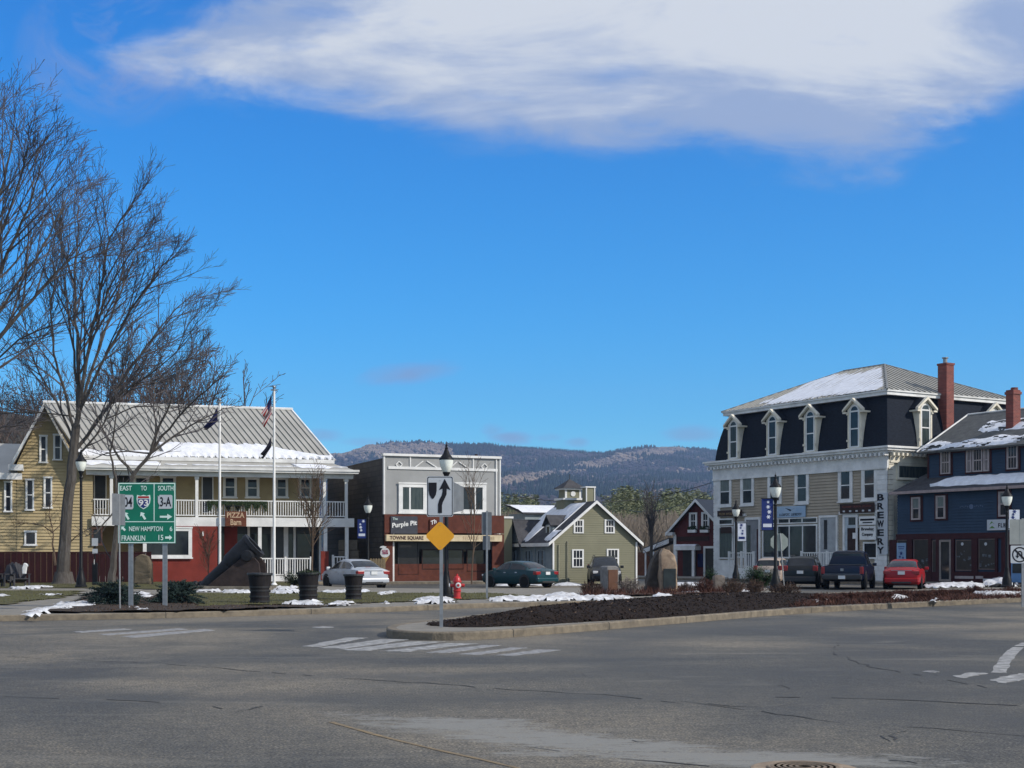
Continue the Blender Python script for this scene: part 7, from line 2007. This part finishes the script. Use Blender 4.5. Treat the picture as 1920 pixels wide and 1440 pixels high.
def limb_px(T, pxs, Y, r0, r1, dy=0.0, lvl=0, maxl=4, kids=9, up=.09, spread=38, wig=.08, lenr=(.42, .62), tipr=.008, start=.2):
    n = len(pxs); P = []
    for i, (x, y) in enumerate(pxs): P.append(W(x, y, Y + dy * (i / (n - 1)) ** 1.2))
    # subdivide with a little wobble
    Q = [P[0]]
    for a, b in zip(P, P[1:]):
        for k in (.33, .66): 
            q = a.lerp(b, k); L_ = (b - a).length; Q.append(q + Vector((T.r.gauss(0, .015), T.r.gauss(0, .03), T.r.gauss(0, .01))) * L_)
        Q.append(b)
    m = len(Q) - 1; R_ = [r0 + (r1 - r0) * (i / m) ** .8 for i in range(m + 1)]
    T.put(Q, R_, lvl)
    L = sum((b - a).length for a, b in zip(Q, Q[1:]))
    if kids: T.kids(Q, R_, L, lvl + 1 if False else max(1, lvl), maxl, up, kids, spread, wig, lenr, tipr, start)
def finish(T, name, lab, loc, bark, twig, cat='tree', group=None):
    t = thing(name, lab, cat, loc, 0, group)
    for m, nm, mt in ((T.trunk, 'trunk', bark), (T.twig, 'crown', twig)):
        if m.v:
            m.v = [(v[0] - loc[0], v[1] - loc[1], v[2] - loc[2]) for v in m.v]; m.build(nm, mt, t, smooth=True)
    return t
# the large bare maple at the left
YT = 72.5
T = Tree(21); kw = dict(maxl=4)
limb_px(T, [(118, 1096), (119, 1060), (123, 1000), (130, 920), (138, 850), (143, 795)], YT, .38, .22, 0, 0, kids=0)
base_ = W(120, 1095, YT)
T.trunk.tube([W(119, 1098, YT), W(119, 1090, YT), W(119, 1072, YT)], [.72, .56, .44], 9)
L1 = [
 ([(143, 800), (148, 720), (146, 640), (141, 560), (139, 470), (146, 390), (150, 300)], .26, 1.5, 9),
 ([(143, 800), (158, 700), (172, 610), (190, 520), (205, 420), (232, 350), (262, 300)], .22, -2.0, 9),
 ([(146, 780), (172, 690), (196, 610), (232, 520), (262, 430), (300, 370)], .19, 2.5, 9),
 ([(148, 770), (190, 680), (235, 590), (275, 520), (318, 450), (345, 410)], .17, -3.0, 9),
 ([(137, 850), (175, 800), (215, 745), (255, 670), (300, 610), (345, 545), (392, 500)], .20, 1.5, 9),
 ([(160, 820), (205, 760), (240, 725), (290, 690), (345, 640), (395, 560)], .13, -2.0, 8),
 ([(235, 725), (280, 715), (340, 680), (395, 620)], .08, 1.0, 7),
 ([(140, 810), (118, 720), (98, 650), (92, 560), (98, 470), (92, 380)], .17, -2.0, 8),
 ([(139, 830), (105, 750), (70, 690), (45, 620), (30, 540)], .14, 1.5, 8),
 ([(144, 720), (132, 620), (122, 520), (112, 420), (108, 330)], .14, 3.5, 8),
 ([(150, 700), (185, 600), (205, 520), (250, 430), (278, 370)], .12, -3.5, 8),
 ([(136, 860), (170, 830), (200, 790), (225, 720), (240, 650)], .13, -1.0, 6),
 ([(138, 780), (100, 775), (50, 770), (0, 772), (-40, 770)], .09, .5, 6),
 ([(200, 785), (250, 762), (300, 758), (330, 775), (350, 790)], .07, .5, 5),
]
def shrink(pts, k, kx, y0): return [(pts[0][0] + (x - pts[0][0]) * (1 - kx * i / (len(pts) - 1)), y + (y0 - y) * k * i / (len(pts) - 1)) for i, (x, y) in enumerate(pts)]
for pts, r0, dy, k in L1: limb_px(T, shrink(pts, .17, .10, 800), YT, r0 * .56, .018, dy, 1 if r0 < .2 else 0, kids=k + 5, maxl=4, lenr=(.34, .56), up=.03, spread=25, wig=.05, tipr=.0075, start=.18)
finish(T, 'bare_tree', 'large bare maple with a thick grey trunk beside the left lamp post', (base_.x, YT, Z1), M_bark, M_twig)
print('tree1 faces', len(T.trunk.f), len(T.twig.f))
# the larger tree standing off the left edge
YB = 56.0
T = Tree(5)
bx = (-150 - 960) / F * YB
T.trunk.tube([(bx, YB, Z1 - .1), (bx, YB, 1), (bx + .1, YB, 4), (bx + .2, YB, 6.5)], [.85, .62, .55, .48], 10)
for pts, r0, dy, k in [
 ([(-145, 830), (-80, 740), (0, 625), (50, 560), (105, 490), (152, 432), (200, 395)], .24, .5, 10),
 ([(-145, 800), (-70, 650), (-10, 520), (40, 400), (75, 300), (95, 215)], .24, -1.5, 10),
 ([(-145, 800), (-95, 620), (-40, 460), (5, 320), (32, 200), (40, 130)], .22, 1.5, 10),
 ([(-145, 790), (-120, 560), (-80, 360), (-45, 200), (-30, 110)], .2, 0, 9),
 ([(-90, 750), (-40, 640), (30, 520), (90, 420), (130, 330), (150, 270)], .16, 2.5, 10),
 ([(-90, 760), (-20, 680), (40, 620), (110, 580), (150, 560)], .10, -2, 8),
 ([(-145, 860), (-90, 830), (0, 800), (60, 790)], .08, -1, 6),
 ([(-60, 620), (-20, 480), (20, 360), (52, 240), (60, 170)], .14, -3, 9)]:
    limb_px(T, shrink(pts, .16, .08, 830), YB, r0 * .56, .017, dy, 1 if r0 < .2 else 0, kids=k + 3, maxl=4, lenr=(.32, .54), up=.03, spread=25, wig=.05, tipr=.007, start=.18)
finish(T, 'bare_tree', 'large bare tree reaching in from the left edge of the picture', (bx, YB, Z1), M_bark, M_twig)
print('tree2 faces', len(T.trunk.f), len(T.twig.f))
# smaller spreading tree in front of the restaurant
Y3 = 66.
T = Tree(9)
for pts, r0, dy, k in [
 ([(208, 1092), (212, 1050), (219, 985), (222, 940), (217, 900)], .22, 0, 3),
 ([(219, 985), (236, 930), (250, 890), (282, 850), (305, 815)], .15, 0, 6),
 ([(282, 850), (330, 815), (372, 790), (420, 765)], .07, 1, 9), ([(282, 850), (298, 800), (318, 760), (330, 720)], .08, -1, 9), ([(300, 820), (345, 770), (390, 730), (425, 700)], .06, -2, 9),
 ([(290, 838), (292, 790), (288, 750), (292, 715)], .06, 2, 8), ([(250, 890), (215, 845), (190, 800), (172, 750)], .08, 1, 7), ([(217, 900), (206, 850), (216, 790), (225, 745)], .07, -1, 7), ([(282, 850), (240, 846), (200, 850), (172, 862)], .05, 0, 4), ([(222, 950), (180, 1000), (160, 1005)], .05, -1, 5)]:
    limb_px(T, pts, Y3, r0, .02 if r0 < .1 else .06, dy, 1, kids=k, maxl=3, lenr=(.35, .6), up=.07, spread=42, tipr=.0095)
bx = (208 - 960) / F * Y3
finish(T, 'bare_tree', 'medium bare tree with forked dark limbs in front of the restaurant porch', (bx, Y3, Z1), M_bark, M_twig)
# small shrub-like tree before the yellow wall
Y4 = 73.5
T = Tree(31)
for pts, r0, k in [([(104, 1060), (98, 1020), (100, 1000), (96, 985)], .08, 3), ([(100, 1000), (80, 985), (50, 980), (25, 990)], .04, 7), ([(98, 990), (92, 965), (96, 940)], .04, 6), ([(99, 998), (112, 985), (118, 965)], .03, 5), ([(128, 1020), (150, 1000), (170, 990)], .035, 4)]:
    limb_px(T, pts, Y4, r0, .012, 0, 1, kids=k, maxl=3, lenr=(.3, .5), up=.03, spread=45, tipr=.007)
finish(T, 'small_bare_tree', 'small twisted bare tree in front of the yellow gable wall', ((104 - 960) / F * Y4, Y4, Z1), M_bark2, M_bark2)
def upright(px, Y, ybase, ytop, wpx, lab, seed, trunk=.07, stems=8, bark=M_bark2, up=.16, z=Z1, name='small_bare_tree', fork=.25, tipr=.007, kids=7):
    T = Tree(seed); s_ = Y / F; x = (px - 960) * s_; h = EYE + (HZ - ytop) * s_ - z; r = T.r
    T.branch((x, Y, z - .05), (0, 0, 1), h * .92, trunk, 1, 3, up=.05, kids=stems + 6, spread=34, wig=.03, lenr=(.34, .5), tipr=tipr)
    for i in range(stems):
        a = r.uniform(0, 2 * pi); zz = z + h * fork * r.uniform(.8, 1.6); t_ = Vector((cos(a), sin(a) * .8, 0)) * (wpx * s_ / (h * 1.1)); d_ = (t_ + Vector((0, 0, 1))).normalized()
        T.branch((x, Y, zz), d_, (h + z - zz) * r.uniform(.75, 1.0), trunk * .5, 1, 3, up=.04, kids=kids, spread=28, wig=.05, lenr=(.3, .45), tipr=tipr)
    return finish(T, name, lab, (x, Y, z), bark, bark if bark is M_bark2 else M_twig)
upright(585, 73, 1080, 880, 38, 'slender bare brown tree in front of the porch right end', 41, trunk=.07, stems=7, fork=.35, kids=5)
upright(884, 74, 1095, 868, 18, 'thin upright bare tree in front of the grey shop window', 43, trunk=.045, stems=3, fork=.35, kids=5)
upright(1222, 92, 1090, 915, 44, 'bare vase-shaped tree between the olive house and the dark red house', 47, trunk=.16, stems=7, bark=M_bark, fork=.30, tipr=.009, kids=5)
upright(390, 70, 1090, 1000, 14, 'sapling in front of the red wall', 49, trunk=.03, stems=3)
# bare thicket behind the restaurant roof
protos = []
for i in range(3):
    T = Tree(60 + i); h = 13.0
    T.branch((0, 0, 0), (0, 0, 1), h, .2, 1, 4, up=.03, kids=12, spread=36, wig=.04, lenr=(.35, .5), tipr=.014)
    for q in range(5): a = T.r.uniform(0, 6.28); T.branch((0, 0, h * .2), (cos(a) * .5, sin(a) * .5, 1), h * .75, .12, 1, 4, up=.03, kids=8, spread=30, wig=.04, lenr=(.32, .5), tipr=.014)
    protos.append(T)
M_btw = mat('distant_twig_bark', (.11, .085, .075), .9, var=.2)
pr_objs = []
spots_t = [(175, 112, 705, 0), (262, 118, 668, 1), (318, 110, 690, 2), (355, 122, 676, 0), (392, 116, 730, 1), (232, 125, 690, 2), (300, 128, 672, 0), (60, 120, 705, 1), (15, 110, 720, 2)]
names_t = ['behind the ridge at the yellow gable', 'tallest of those behind the roof middle', 'just left of the navy flag', 'above the navy flag', 'rightmost, fading out over the roof ridge', 'behind the ridge above the green sign', 'behind the roof centre, farthest back', 'above the yellow gable peak, left side', 'at the left edge above the small side roof']
made = {}
for (px, Y, yt, k), nm in zip(spots_t, names_t):
    x = (px - 960) / F * Y; h = EYE + (HZ - yt) / F * Y; lab = 'distant bare tree ' + nm
    if k not in made:
        o = finish(protos[k], 'distant_bare_tree', lab, (0, 0, 0), M_btw, M_btw, group='bare trees behind the restaurant'); o.location = (x, Y, 0); o.scale = (h / 13.,) * 3; made[k] = o
    else: dup(made[k], (x, Y, 0), rz=px * .7, label=lab, scale=h / 13.)

# ================================================================ SHRUBS
def spruce(px, yb, wpx, yt, lab, seed):
    """low spreading dark spruce: drooping sprays"""
    p0 = G(px, yb, Z1); s_ = p0.y / F; w_ = wpx * s_ / 2; h = (yb - yt) * s_; rn = random.Random(seed)
    t = thing('spruce_shrub', lab, 'shrub', tuple(p0)); st = MB(); nd = MB()
    for i in range(110):
        a = rn.uniform(0, 2 * pi); el = rn.uniform(.0, 1.35) if i > 25 else rn.uniform(0, .35); L = w_ * rn.uniform(.55, 1.0)
        d = Vector((cos(a) * cos(el), sin(a) * cos(el) * .8, sin(el) * h / w_ * .95)); pts = [Vector((0, 0, .05))]
        for k in range(1, 7): f = k / 6; pts.append(Vector((0, 0, .05)) + d * L * f + Vector((0, 0, -.10 * f * f + .10 * sin(f * 3))) * w_)
        st.tube(pts, [.014, .012, .01, .008, .006, .005, .003], 3, cap=False)
        twigs = [(pts[j_], pts[j_ + 1]) for j_ in range(2, 6)]
        for k in range(11):
            f = rn.uniform(.3, .98); x = f * 6; j_ = min(5, int(x)); c = pts[j_].lerp(pts[j_ + 1], x - j_); ax = (pts[j_ + 1] - pts[j_]).normalized()
            sd_ = ax.cross(Vector((0, 0, 1))).normalized() * rn.choice((-1, 1)); e = (ax * .8 + sd_ * .8 + Vector((0, 0, rn.uniform(-.15, .25)))).normalized() * L * .30 * (1.15 - f * .6); twigs.append((c, c + e))
        for p_, q_ in twigs:
            ax = (q_ - p_).normalized()
            for k in range(13):
                c = p_.lerp(q_, rn.random() * 1.05); o = Matrix.Rotation(rn.uniform(0, 6.28), 3, ax) @ ax.orthogonal().normalized(); l = rn.uniform(.03, .055)
                e = (o * .8 + ax * .7).normalized() * l; wv = ax.cross(o) * .010; nd.face([c - wv, c + wv, c + e + wv * .4, c + e - wv * .4])
    st.build('stems', M_bark, t); nd.build('needles', M_needle, t)
    return t
spruce(213, 1136, 136, 1076, 'dark low spruce left of the guide sign posts', 3)
spruce(334, 1133, 124, 1079, 'dark low spruce right of the guide sign posts', 4)
def leafy(name, px, yb, wpx, yt, lab, seed, mtl=M_leafd, n=3500, Y=None, z=Z1, leaf=.035, cat='shrub'):
    p0 = G(px, yb, z) if Y is None else Vector(((px - 960) / F * Y, Y, z)); s_ = p0.y / F; w_ = wpx * s_ / 2; h = (yb - yt) * s_; rn = random.Random(seed)
    t = thing(name, lab, cat, tuple(p0)); st = MB(); nd = MB()
    for i in range(34):
        a = rn.uniform(0, 6.28); q = rn.uniform(.1, 1.0); e = Vector((cos(a) * w_ * q, sin(a) * w_ * q * .8, h * rn.uniform(.55, .98) * (1 - .35 * q * q))); st.tube([(0, 0, 0), e * .5 + Vector((0, 0, h * .1)), e], [.016, .01, .005], 3, cap=False)
        for k in range(n // 34):
            f = rn.uniform(.35, 1.05); c = e * f + Vector((rn.gauss(0, .09), rn.gauss(0, .09), rn.gauss(0, .07))) * min(1, w_ * 1.5); 
            if c.z < .03: c.z = rn.uniform(.03, .2)
            a2 = rn.uniform(0, 6.28); l = leaf * rn.uniform(.6, 1.3); v1 = Vector((cos(a2), sin(a2), rn.uniform(-.6, .8))) * l; v2 = Vector((-sin(a2), cos(a2), rn.uniform(-.3, .3))) * l * .5
            nd.face([c - v1, c + v2, c + v1, c - v2])
    st.build('stems', M_bark, t); nd.build('leaves', mtl, t)
leafy('evergreen_shrub', 550, 1098, 60, 1068, 'dark evergreen shrub behind the middle barrel planter', 5, Y=66)
leafy('evergreen_shrub', 1333, 1104, 34, 1062, 'dark green shrub left of the small granite stone', 6, Y=60, mtl=mat('mid_green_leaves', (.03, .065, .025), .75, var=.35, scale=8))
leafy('evergreen_shrub', 1418, 1106, 84, 1058, 'rounded green shrub hiding the tan estate car', 7, Y=60, mtl=MC['mid_green_leaves'], n=8000)
def twiggy(px, yb, wpx, yt, lab, seed, mtl=M_dead, n=60, snow=False, base=Z1, grp='dormant brown shrubs in the plaza bed'):
    p0 = G(px, yb, base); s_ = p0.y / F; w_ = wpx * s_ / 2; h = (yb - yt) * s_; rn = random.Random(seed)
    t = thing('dormant_shrub', lab, 'shrub', tuple(p0), 0, grp); m = MB()
    for i in range(n):
        a = rn.uniform(0, 6.28); q = rn.random() ** .6; b0 = Vector((cos(a) * w_ * q * .5, sin(a) * w_ * q * .5, 0)); e = Vector((cos(a) * w_ * q, sin(a) * w_ * q * .8, h * rn.uniform(.55, 1.05) * (1 - .3 * q)))
        mid = b0.lerp(e, .5) + Vector((rn.gauss(0, .05), rn.gauss(0, .05), h * .05)); m.tube([b0, mid, e], [.013, .01, .006], 3, cap=False)
        for k in range(4):
            c = mid.lerp(e, rn.random()); d = Vector((rn.gauss(0, 1), rn.gauss(0, 1), rn.uniform(.1, 1.2))).normalized() * h * rn.uniform(.12, .3); m.tube([c, c + d], [.008, .005], 3, cap=False)
    m.build('stems', mtl, t)
    return t
for (px, yb, wpx, yt, sd_, mt_, lab) in [
 (1108, 1117, 46, 1088, 1, M_dead, 'brown twiggy shrub left of the granite plaque stone'),
 (1180, 1116, 44, 1078, 2, mat('pale_frosted_stems', (.26, .22, .19), .9, var=.3), 'pale twiggy shrub between the plaque stone and the dark boulder'),
 (1285, 1112, 44, 1090, 3, M_dead, 'brown shrub right of the tan memorial boulder'),
 (1320, 1113, 40, 1082, 4, M_rust, 'rust brown shrub left of the small granite stone'),
 (1375, 1114, 48, 1083, 5, M_dead, 'brown shrub between the small stone and the green shrub'),
 (1416, 1113, 44, 1084, 6, M_dead, 'brown shrub under the rounded green shrub'),
 (1470, 1124, 70, 1088, 7, M_dead, 'wide brown shrub at the foot of the banner lamp post')]:
    twiggy(px, yb, wpx, yt, lab, sd_, mt_, n=80)
rn = random.Random(8)
for i, px in enumerate(range(1530, 1920, 33)):
    yb = 1131 - (px - 1500) * .034; yy = yb - rn.uniform(2, 7)
    lab = 'low rust-brown clump on the island, number %d counting right from the banner lamp post' % (i + 1)
    where = ['below the crossover', 'below the pickup rear wheel', 'below the middle of the pickup', 'below the pickup cab side', 'below the gap before the red sedan', 'below the red sedan', 'just right of the red sedan', 'below the light blue poster', 'below the blue house door', 'below the pale strip by the shop window', 'below the second big shop window', 'near the newspaper box']
    twiggy(px + rn.uniform(-6, 6), yy, rn.uniform(34, 58), yy - rn.uniform(9, 17), 'low rust-brown clump on the island ' + where[i % 12], 30 + i, M_rust, n=90, base=.24, grp='rust-brown clumps on the island')
# scattered dry stalks over the beds
tb = tufts('dry', [bedB], [2600], .28, M_rust, base=Z1 + .04, wid=.014, lean=.8, seed=12)
tag(tb.build('dry_stems', M_rust), kind='stuff')
isl_r = [G(1480, 1140, .2), G(1700, 1131, .2), G(1960, 1121, .2), G(1960, 1109, .2), G(1740, 1111, .2), G(1520, 1119, .2)]
tb = tufts('dry', [isl_r], [9000], .16, M_rust, base=.22, wid=.014, lean=1.2, seed=13)
tag(tb.build('dry_stems', M_rust), kind='stuff')
tb = tufts('dry', [bedA], [2500], .06, M_dead, base=Z1 + .04, wid=.014, lean=1.2, seed=14)
tag(tb.build('dry_stems', M_dead), kind='stuff')

# ================================================================ HILLS, WOODS, AIR
YH = 4200.
sky_px = [(-700, 905), (-300, 900), (0, 890), (300, 885), (560, 878), (635, 866), (700, 845), (745, 838), (790, 833), (850, 838), (910, 838), (990, 839), (1080, 845), (1130, 849), (1170, 842), (1215, 837), (1260, 836), (1300, 840), (1360, 846), (1500, 858), (1700, 868), (1900, 885), (2600, 900)]
def skl(px):
    for a, b in zip(sky_px, sky_px[1:]):
        if px <= b[0]: k = max(0, (px - a[0]) / (b[0] - a[0])); k = k * k * (3 - 2 * k); return a[1] + (b[1] - a[1]) * k
    return sky_px[-1][1]
def hill_z(x, y):
    px = 960 + F * x / y; top = EYE + (HZ - skl(px) - 7) / F * YH
    k = (y - 1200) / (YH - 1200)
    k = max(0, min(1, k)); s_ = k * k * (3 - 2 * k) * .55 + k * .45
    n = noise.fractal((x * .0011, y * .0011, 3.3), 1.0, 2.1, 5)
    rid = noise.noise((x * .0007 + y * .0006, y * .0009, 8))
    z = top * s_ + (60 * n + 50 * rid) * math.sin(min(1, k) * pi) ** .7
    if k >= 1: z = top - (y - YH) * .15
    elif k > .85: z = z * (1 - (k - .85) / .15) + (top * s_) * ((k - .85) / .15)
    return max(-5, z)
m = MB(); nx, ny = 190, 110
for j in range(ny + 1):
    y = 1100 + (4500 - 1100) * j / ny
    for i in range(nx + 1):
        x = (-.62 + 1.24 * i / nx) * y; z = hill_z(x, y)
        if y > 1150: z += 6 * noise.noise((x * .03, y * .03, 1)) 
        m.v.append((x, y, z))
for j in range(ny):
    for i in range(nx): a = j * (nx + 1) + i; m.f.append((a, a + 1, a + nx + 2, a + nx + 1)); m.m.append(0)
def hill_mat():
    mm = bpy.data.materials.new('wooded_hillside'); mm.use_nodes = True; t = mm.node_tree; b = t.nodes['Principled BSDF']; b.inputs['Roughness'].default_value = 1.0; b.inputs['Specular IOR Level'].default_value = 0.0
    c = N(t, 'ShaderNodeTexCoord')
    def nz(sc, det=6, st=(1, 1, 1), off=0):
        mp = N(t, 'ShaderNodeMapping'); mp.inputs['Scale'].default_value = st; mp.inputs['Location'].default_value = (off, off, 0)
        t.links.new(c.outputs['Object'], mp.inputs[0]); n = N(t, 'ShaderNodeTexNoise', i_Scale=sc, i_Detail=det, i_Roughness=.65); t.links.new(mp.outputs[0], n.inputs['Vector']); return n.outputs[0]
    hard = ramp(t, nz(.0022, 8), [(.38, (.035, .027, .026)), (.52, (.06, .045, .04)), (.60, (.16, .12, .095)), (.72, (.24, .18, .14))])
    con = ramp(t, nz(.0045, 9, (1, 1.6, 1), 40), [(.50, (0, 0, 0)), (.56, (1, 1, 1))])
    col = mixc(t, con, hard, (.022, .035, .026))
    spk = ramp(t, nz(.05, 3), [(.35, (.6, .6, .6)), (.65, (1.3, 1.3, 1.3))])
    col = mixc(t, .8, col, spk, 'MULTIPLY')
    t.links.new(col, b.inputs['Base Color'])
    return mm
tag(m.build('hills', hill_mat(), smooth=True), kind='structure')
# trees standing on the hills, too many to count
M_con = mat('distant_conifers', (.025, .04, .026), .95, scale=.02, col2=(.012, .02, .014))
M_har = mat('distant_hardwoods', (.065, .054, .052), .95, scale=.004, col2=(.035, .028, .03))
rn = random.Random(77); mc_, mh_ = MB(), MB()
def cone_tree(m, x, y, z, h, r, n=5):
    b = len(m.v); a0 = rn.random() * 6
    for k in range(n): a = a0 + 2 * pi * k / n; m.v.append((x + r * cos(a), y + r * sin(a), z + h * .1))
    m.v.append((x + rn.uniform(-.1, .1) * r, y, z + h))
    for k in range(n): m.f.append((b + k, b + (k + 1) % n, b + n)); m.m.append(0)
def blob_tree(m, x, y, z, h, r):
    b = len(m.v); n = 5; a0 = rn.random() * 6
    for k in range(n): a = a0 + 2 * pi * k / n; m.v.append((x + r * .9 * cos(a), y + r * .9 * sin(a), z + h * .2))
    for k in range(n): a = a0 + 2 * pi * (k + .5) / n; m.v.append((x + r * cos(a) * rn.uniform(.6, 1.1), y + r * sin(a), z + h * rn.uniform(.55, .8)))
    m.v.append((x, y, z + h))
    for k in range(n):
        k2 = (k + 1) % n; m.f += [(b + k, b + k2, b + n + k), (b + k2, b + n + k2, b + n + k), (b + n + k, b + n + k2, b + 2 * n)]; m.m += [0] * 3
mt_ = MB()
def sunlit_band_(px, e):     # sunlit bands put into tree colour: along the left summit and a long ridge
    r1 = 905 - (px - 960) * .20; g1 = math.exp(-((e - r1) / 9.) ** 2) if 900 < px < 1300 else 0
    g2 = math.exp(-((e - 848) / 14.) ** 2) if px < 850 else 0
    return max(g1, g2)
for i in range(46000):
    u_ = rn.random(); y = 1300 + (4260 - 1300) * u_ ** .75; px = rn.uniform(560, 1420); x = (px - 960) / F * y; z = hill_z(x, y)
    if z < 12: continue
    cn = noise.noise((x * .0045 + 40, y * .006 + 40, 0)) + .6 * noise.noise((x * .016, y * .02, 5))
    tb_ = sunlit_band_(px, HZ - F * (z - EYE) / y) + .35 * noise.noise((x * .01, y * .01, 12))
    if cn > (.06 if tb_ < .4 else .42) + rn.gauss(0, .12): cone_tree(mc_, x, y, z - 3, rn.uniform(9, 20), rn.uniform(3.5, 7))  # dark trees outside the bands stand in for cloud-shaded slopes
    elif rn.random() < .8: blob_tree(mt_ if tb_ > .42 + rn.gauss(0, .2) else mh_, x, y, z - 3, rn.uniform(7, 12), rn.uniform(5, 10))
M_sunlit_tan = mat('hardwoods_painted_sunlit', (.27, .215, .165), .95, scale=.01, col2=(.15, .12, .095))  # pale tan paints sunlight onto the hardwoods of the bands
tag(mc_.build('hillside_woods', M_con), kind='stuff'); tag(mh_.build('hillside_woods', M_har), kind='stuff'); tag(mt_.build('hillside_woods', M_sunlit_tan), kind='stuff')
# pines and brush of the valley, beyond the houses
M_pine = mat('sunlit_pine_needles', (.30, .30, .17), .9, scale=.25, col2=(.16, .19, .09))
M_brush = mat('pale_bare_brush', (.30, .24, .18), .95, scale=.12, col2=(.13, .11, .085))
mp_ = MB(); mb_ = MB()
def pine(m, x, y, z, h, r, dens, q_=1.0):
    for k in range(dens):
        f = rn.random() ** .8; a = rn.uniform(0, 6.28); rr_ = r * (1 - f * .85) * rn.uniform(.3, 1.05) * (1 + .25 * sin(f * 20)); c = Vector((x + cos(a) * rr_, y + sin(a) * rr_, z + h * (.12 + .88 * f)))
        s_ = rn.uniform(.35, .8) * h / 16 * q_; e = Vector((cos(a), sin(a), rn.uniform(-.2, .5))) * s_; q = Vector((-sin(a), cos(a), rn.uniform(-.4, .4))) * s_ * .6; m.face([c - e, c + q, c + e, c - q])
def ytop_w(px): # tree-top line of the valley wood in the picture
    return 925 + 12 * noise.noise((px * .02, 0, 0)) + 6 * noise.noise((px * .08, 3, 0)) - (8 if 1150 < px < 1330 else 0) + (18 if px > 1010 and px < 1130 else 0)
for i in range(560):
    px = rn.uniform(925, 1360); y = rn.uniform(250, 420); x = (px - 960) / F * y; yt = ytop_w(px) + rn.uniform(0, 42); h = EYE + (HZ - yt) / F * y
    if rn.random() < .12: continue
    pine(mp_, x, y, -1, h + 1, h * .2, 300, .55)
tag(mp_.build('valley_woods', M_pine), kind='stuff')
for i in range(620):
    px = rn.uniform(925, 1400); y = rn.uniform(180, 245); x = (px - 960) / F * y; yt = rn.uniform(965, 1010); h = EYE + (HZ - yt) / F * y + 2
    for k in range(26):
        a = rn.uniform(0, 6.28); r_ = rn.uniform(.2, 1) * h * .28; c0 = Vector((x, y, -1 + h * rn.uniform(.1, .5))); c1 = Vector((x + cos(a) * r_, y + sin(a) * r_, -1 + h * rn.uniform(.6, 1.0))); wv = Vector((.09, 0, 0)); mb_.face([c0 - wv, c0 + wv, c1 + wv * .4, c1 - wv * .4])
tag(mb_.build('valley_brush', M_brush), kind='stuff')
vb = MB(); vb.add([(-60, 255, -1), (140, 255, -1), (140, 900, 14), (-60, 900, 14)], [(0, 1, 2, 3)])
tag(vb.build('valley_terrain', mat('valley_floor', (.11, .09, .06), .95, scale=.05)), kind='structure')
# near wooded hill at the left
m = MB(); 
for j in range(21):
    y = 190 + 16 * j
    for i in range(31):
        px = -900 + (420 + 900) * i / 30; x = (px - 960) / F * y; top = 745 + max(0, px - 20) * .30
        k = min(1, (y - 190) / 200.); z = (EYE + (HZ - (top + 30)) / F * 400) * (k * k * (3 - 2 * k)) - 1; m.v.append((x, y, z + 2 * noise.noise((x * .05, y * .05, 0))))
for j in range(20):
    for i in range(30): a = j * 31 + i; m.f.append((a, a + 1, a + 32, a + 31)); m.m.append(0)
tag(m.build('near_hill', mat('dark_wood_floor', (.045, .04, .03), .95, scale=.1)), kind='structure')
m2 = MB(); m3 = MB()
for i in range(420):
    px = rn.uniform(-420, 400); y = 215 + 185 * rn.random(); x = (px - 960) / F * y; k = min(1, (y - 190) / 200.); top = 745 + max(0, px - 20) * .30
    z = (EYE + (HZ - (top + 30)) / F * 400) * (k * k * (3 - 2 * k)) - 2; h = rn.uniform(6, 10)
    if rn.random() < .72: pine(m2, x, y, z, h, h * .25, 90)
    else:
        for k_ in range(30):
            a = rn.uniform(0, 6.28); c0 = Vector((x, y, z + h * rn.uniform(.1, .5))); c1 = c0 + Vector((cos(a), sin(a), 1.8)) * h * rn.uniform(.1, .26); wv = Vector((.06, 0, 0)); m3.face([c0 - wv, c0 + wv, c1 + wv * .3, c1 - wv * .3])
tag(m2.build('near_hill_woods', mat('dark_evergreens', (.02, .028, .018), .95, scale=.3, col2=(.01, .015, .01))), kind='stuff')
tag(m3.build('near_hill_woods', M_btw), kind='stuff')
# the air
hz = MB(); hz.box(-4900, 4900, -80, 4700, -1.6, 560)
hm = bpy.data.materials.new('haze'); hm.use_nodes = True; t = hm.node_tree; t.nodes.clear()
pv = N(t, 'ShaderNodeVolumePrincipled'); pv.inputs['Color'].default_value = (.42, .62, 1.0, 1); pv.inputs['Density'].default_value = HAZE; pv.inputs['Anisotropy'].default_value = 0.2
ou = N(t, 'ShaderNodeOutputMaterial'); t.links.new(pv.outputs[0], ou.inputs['Volume'])
tag(hz.build('haze', hm), kind='stuff')
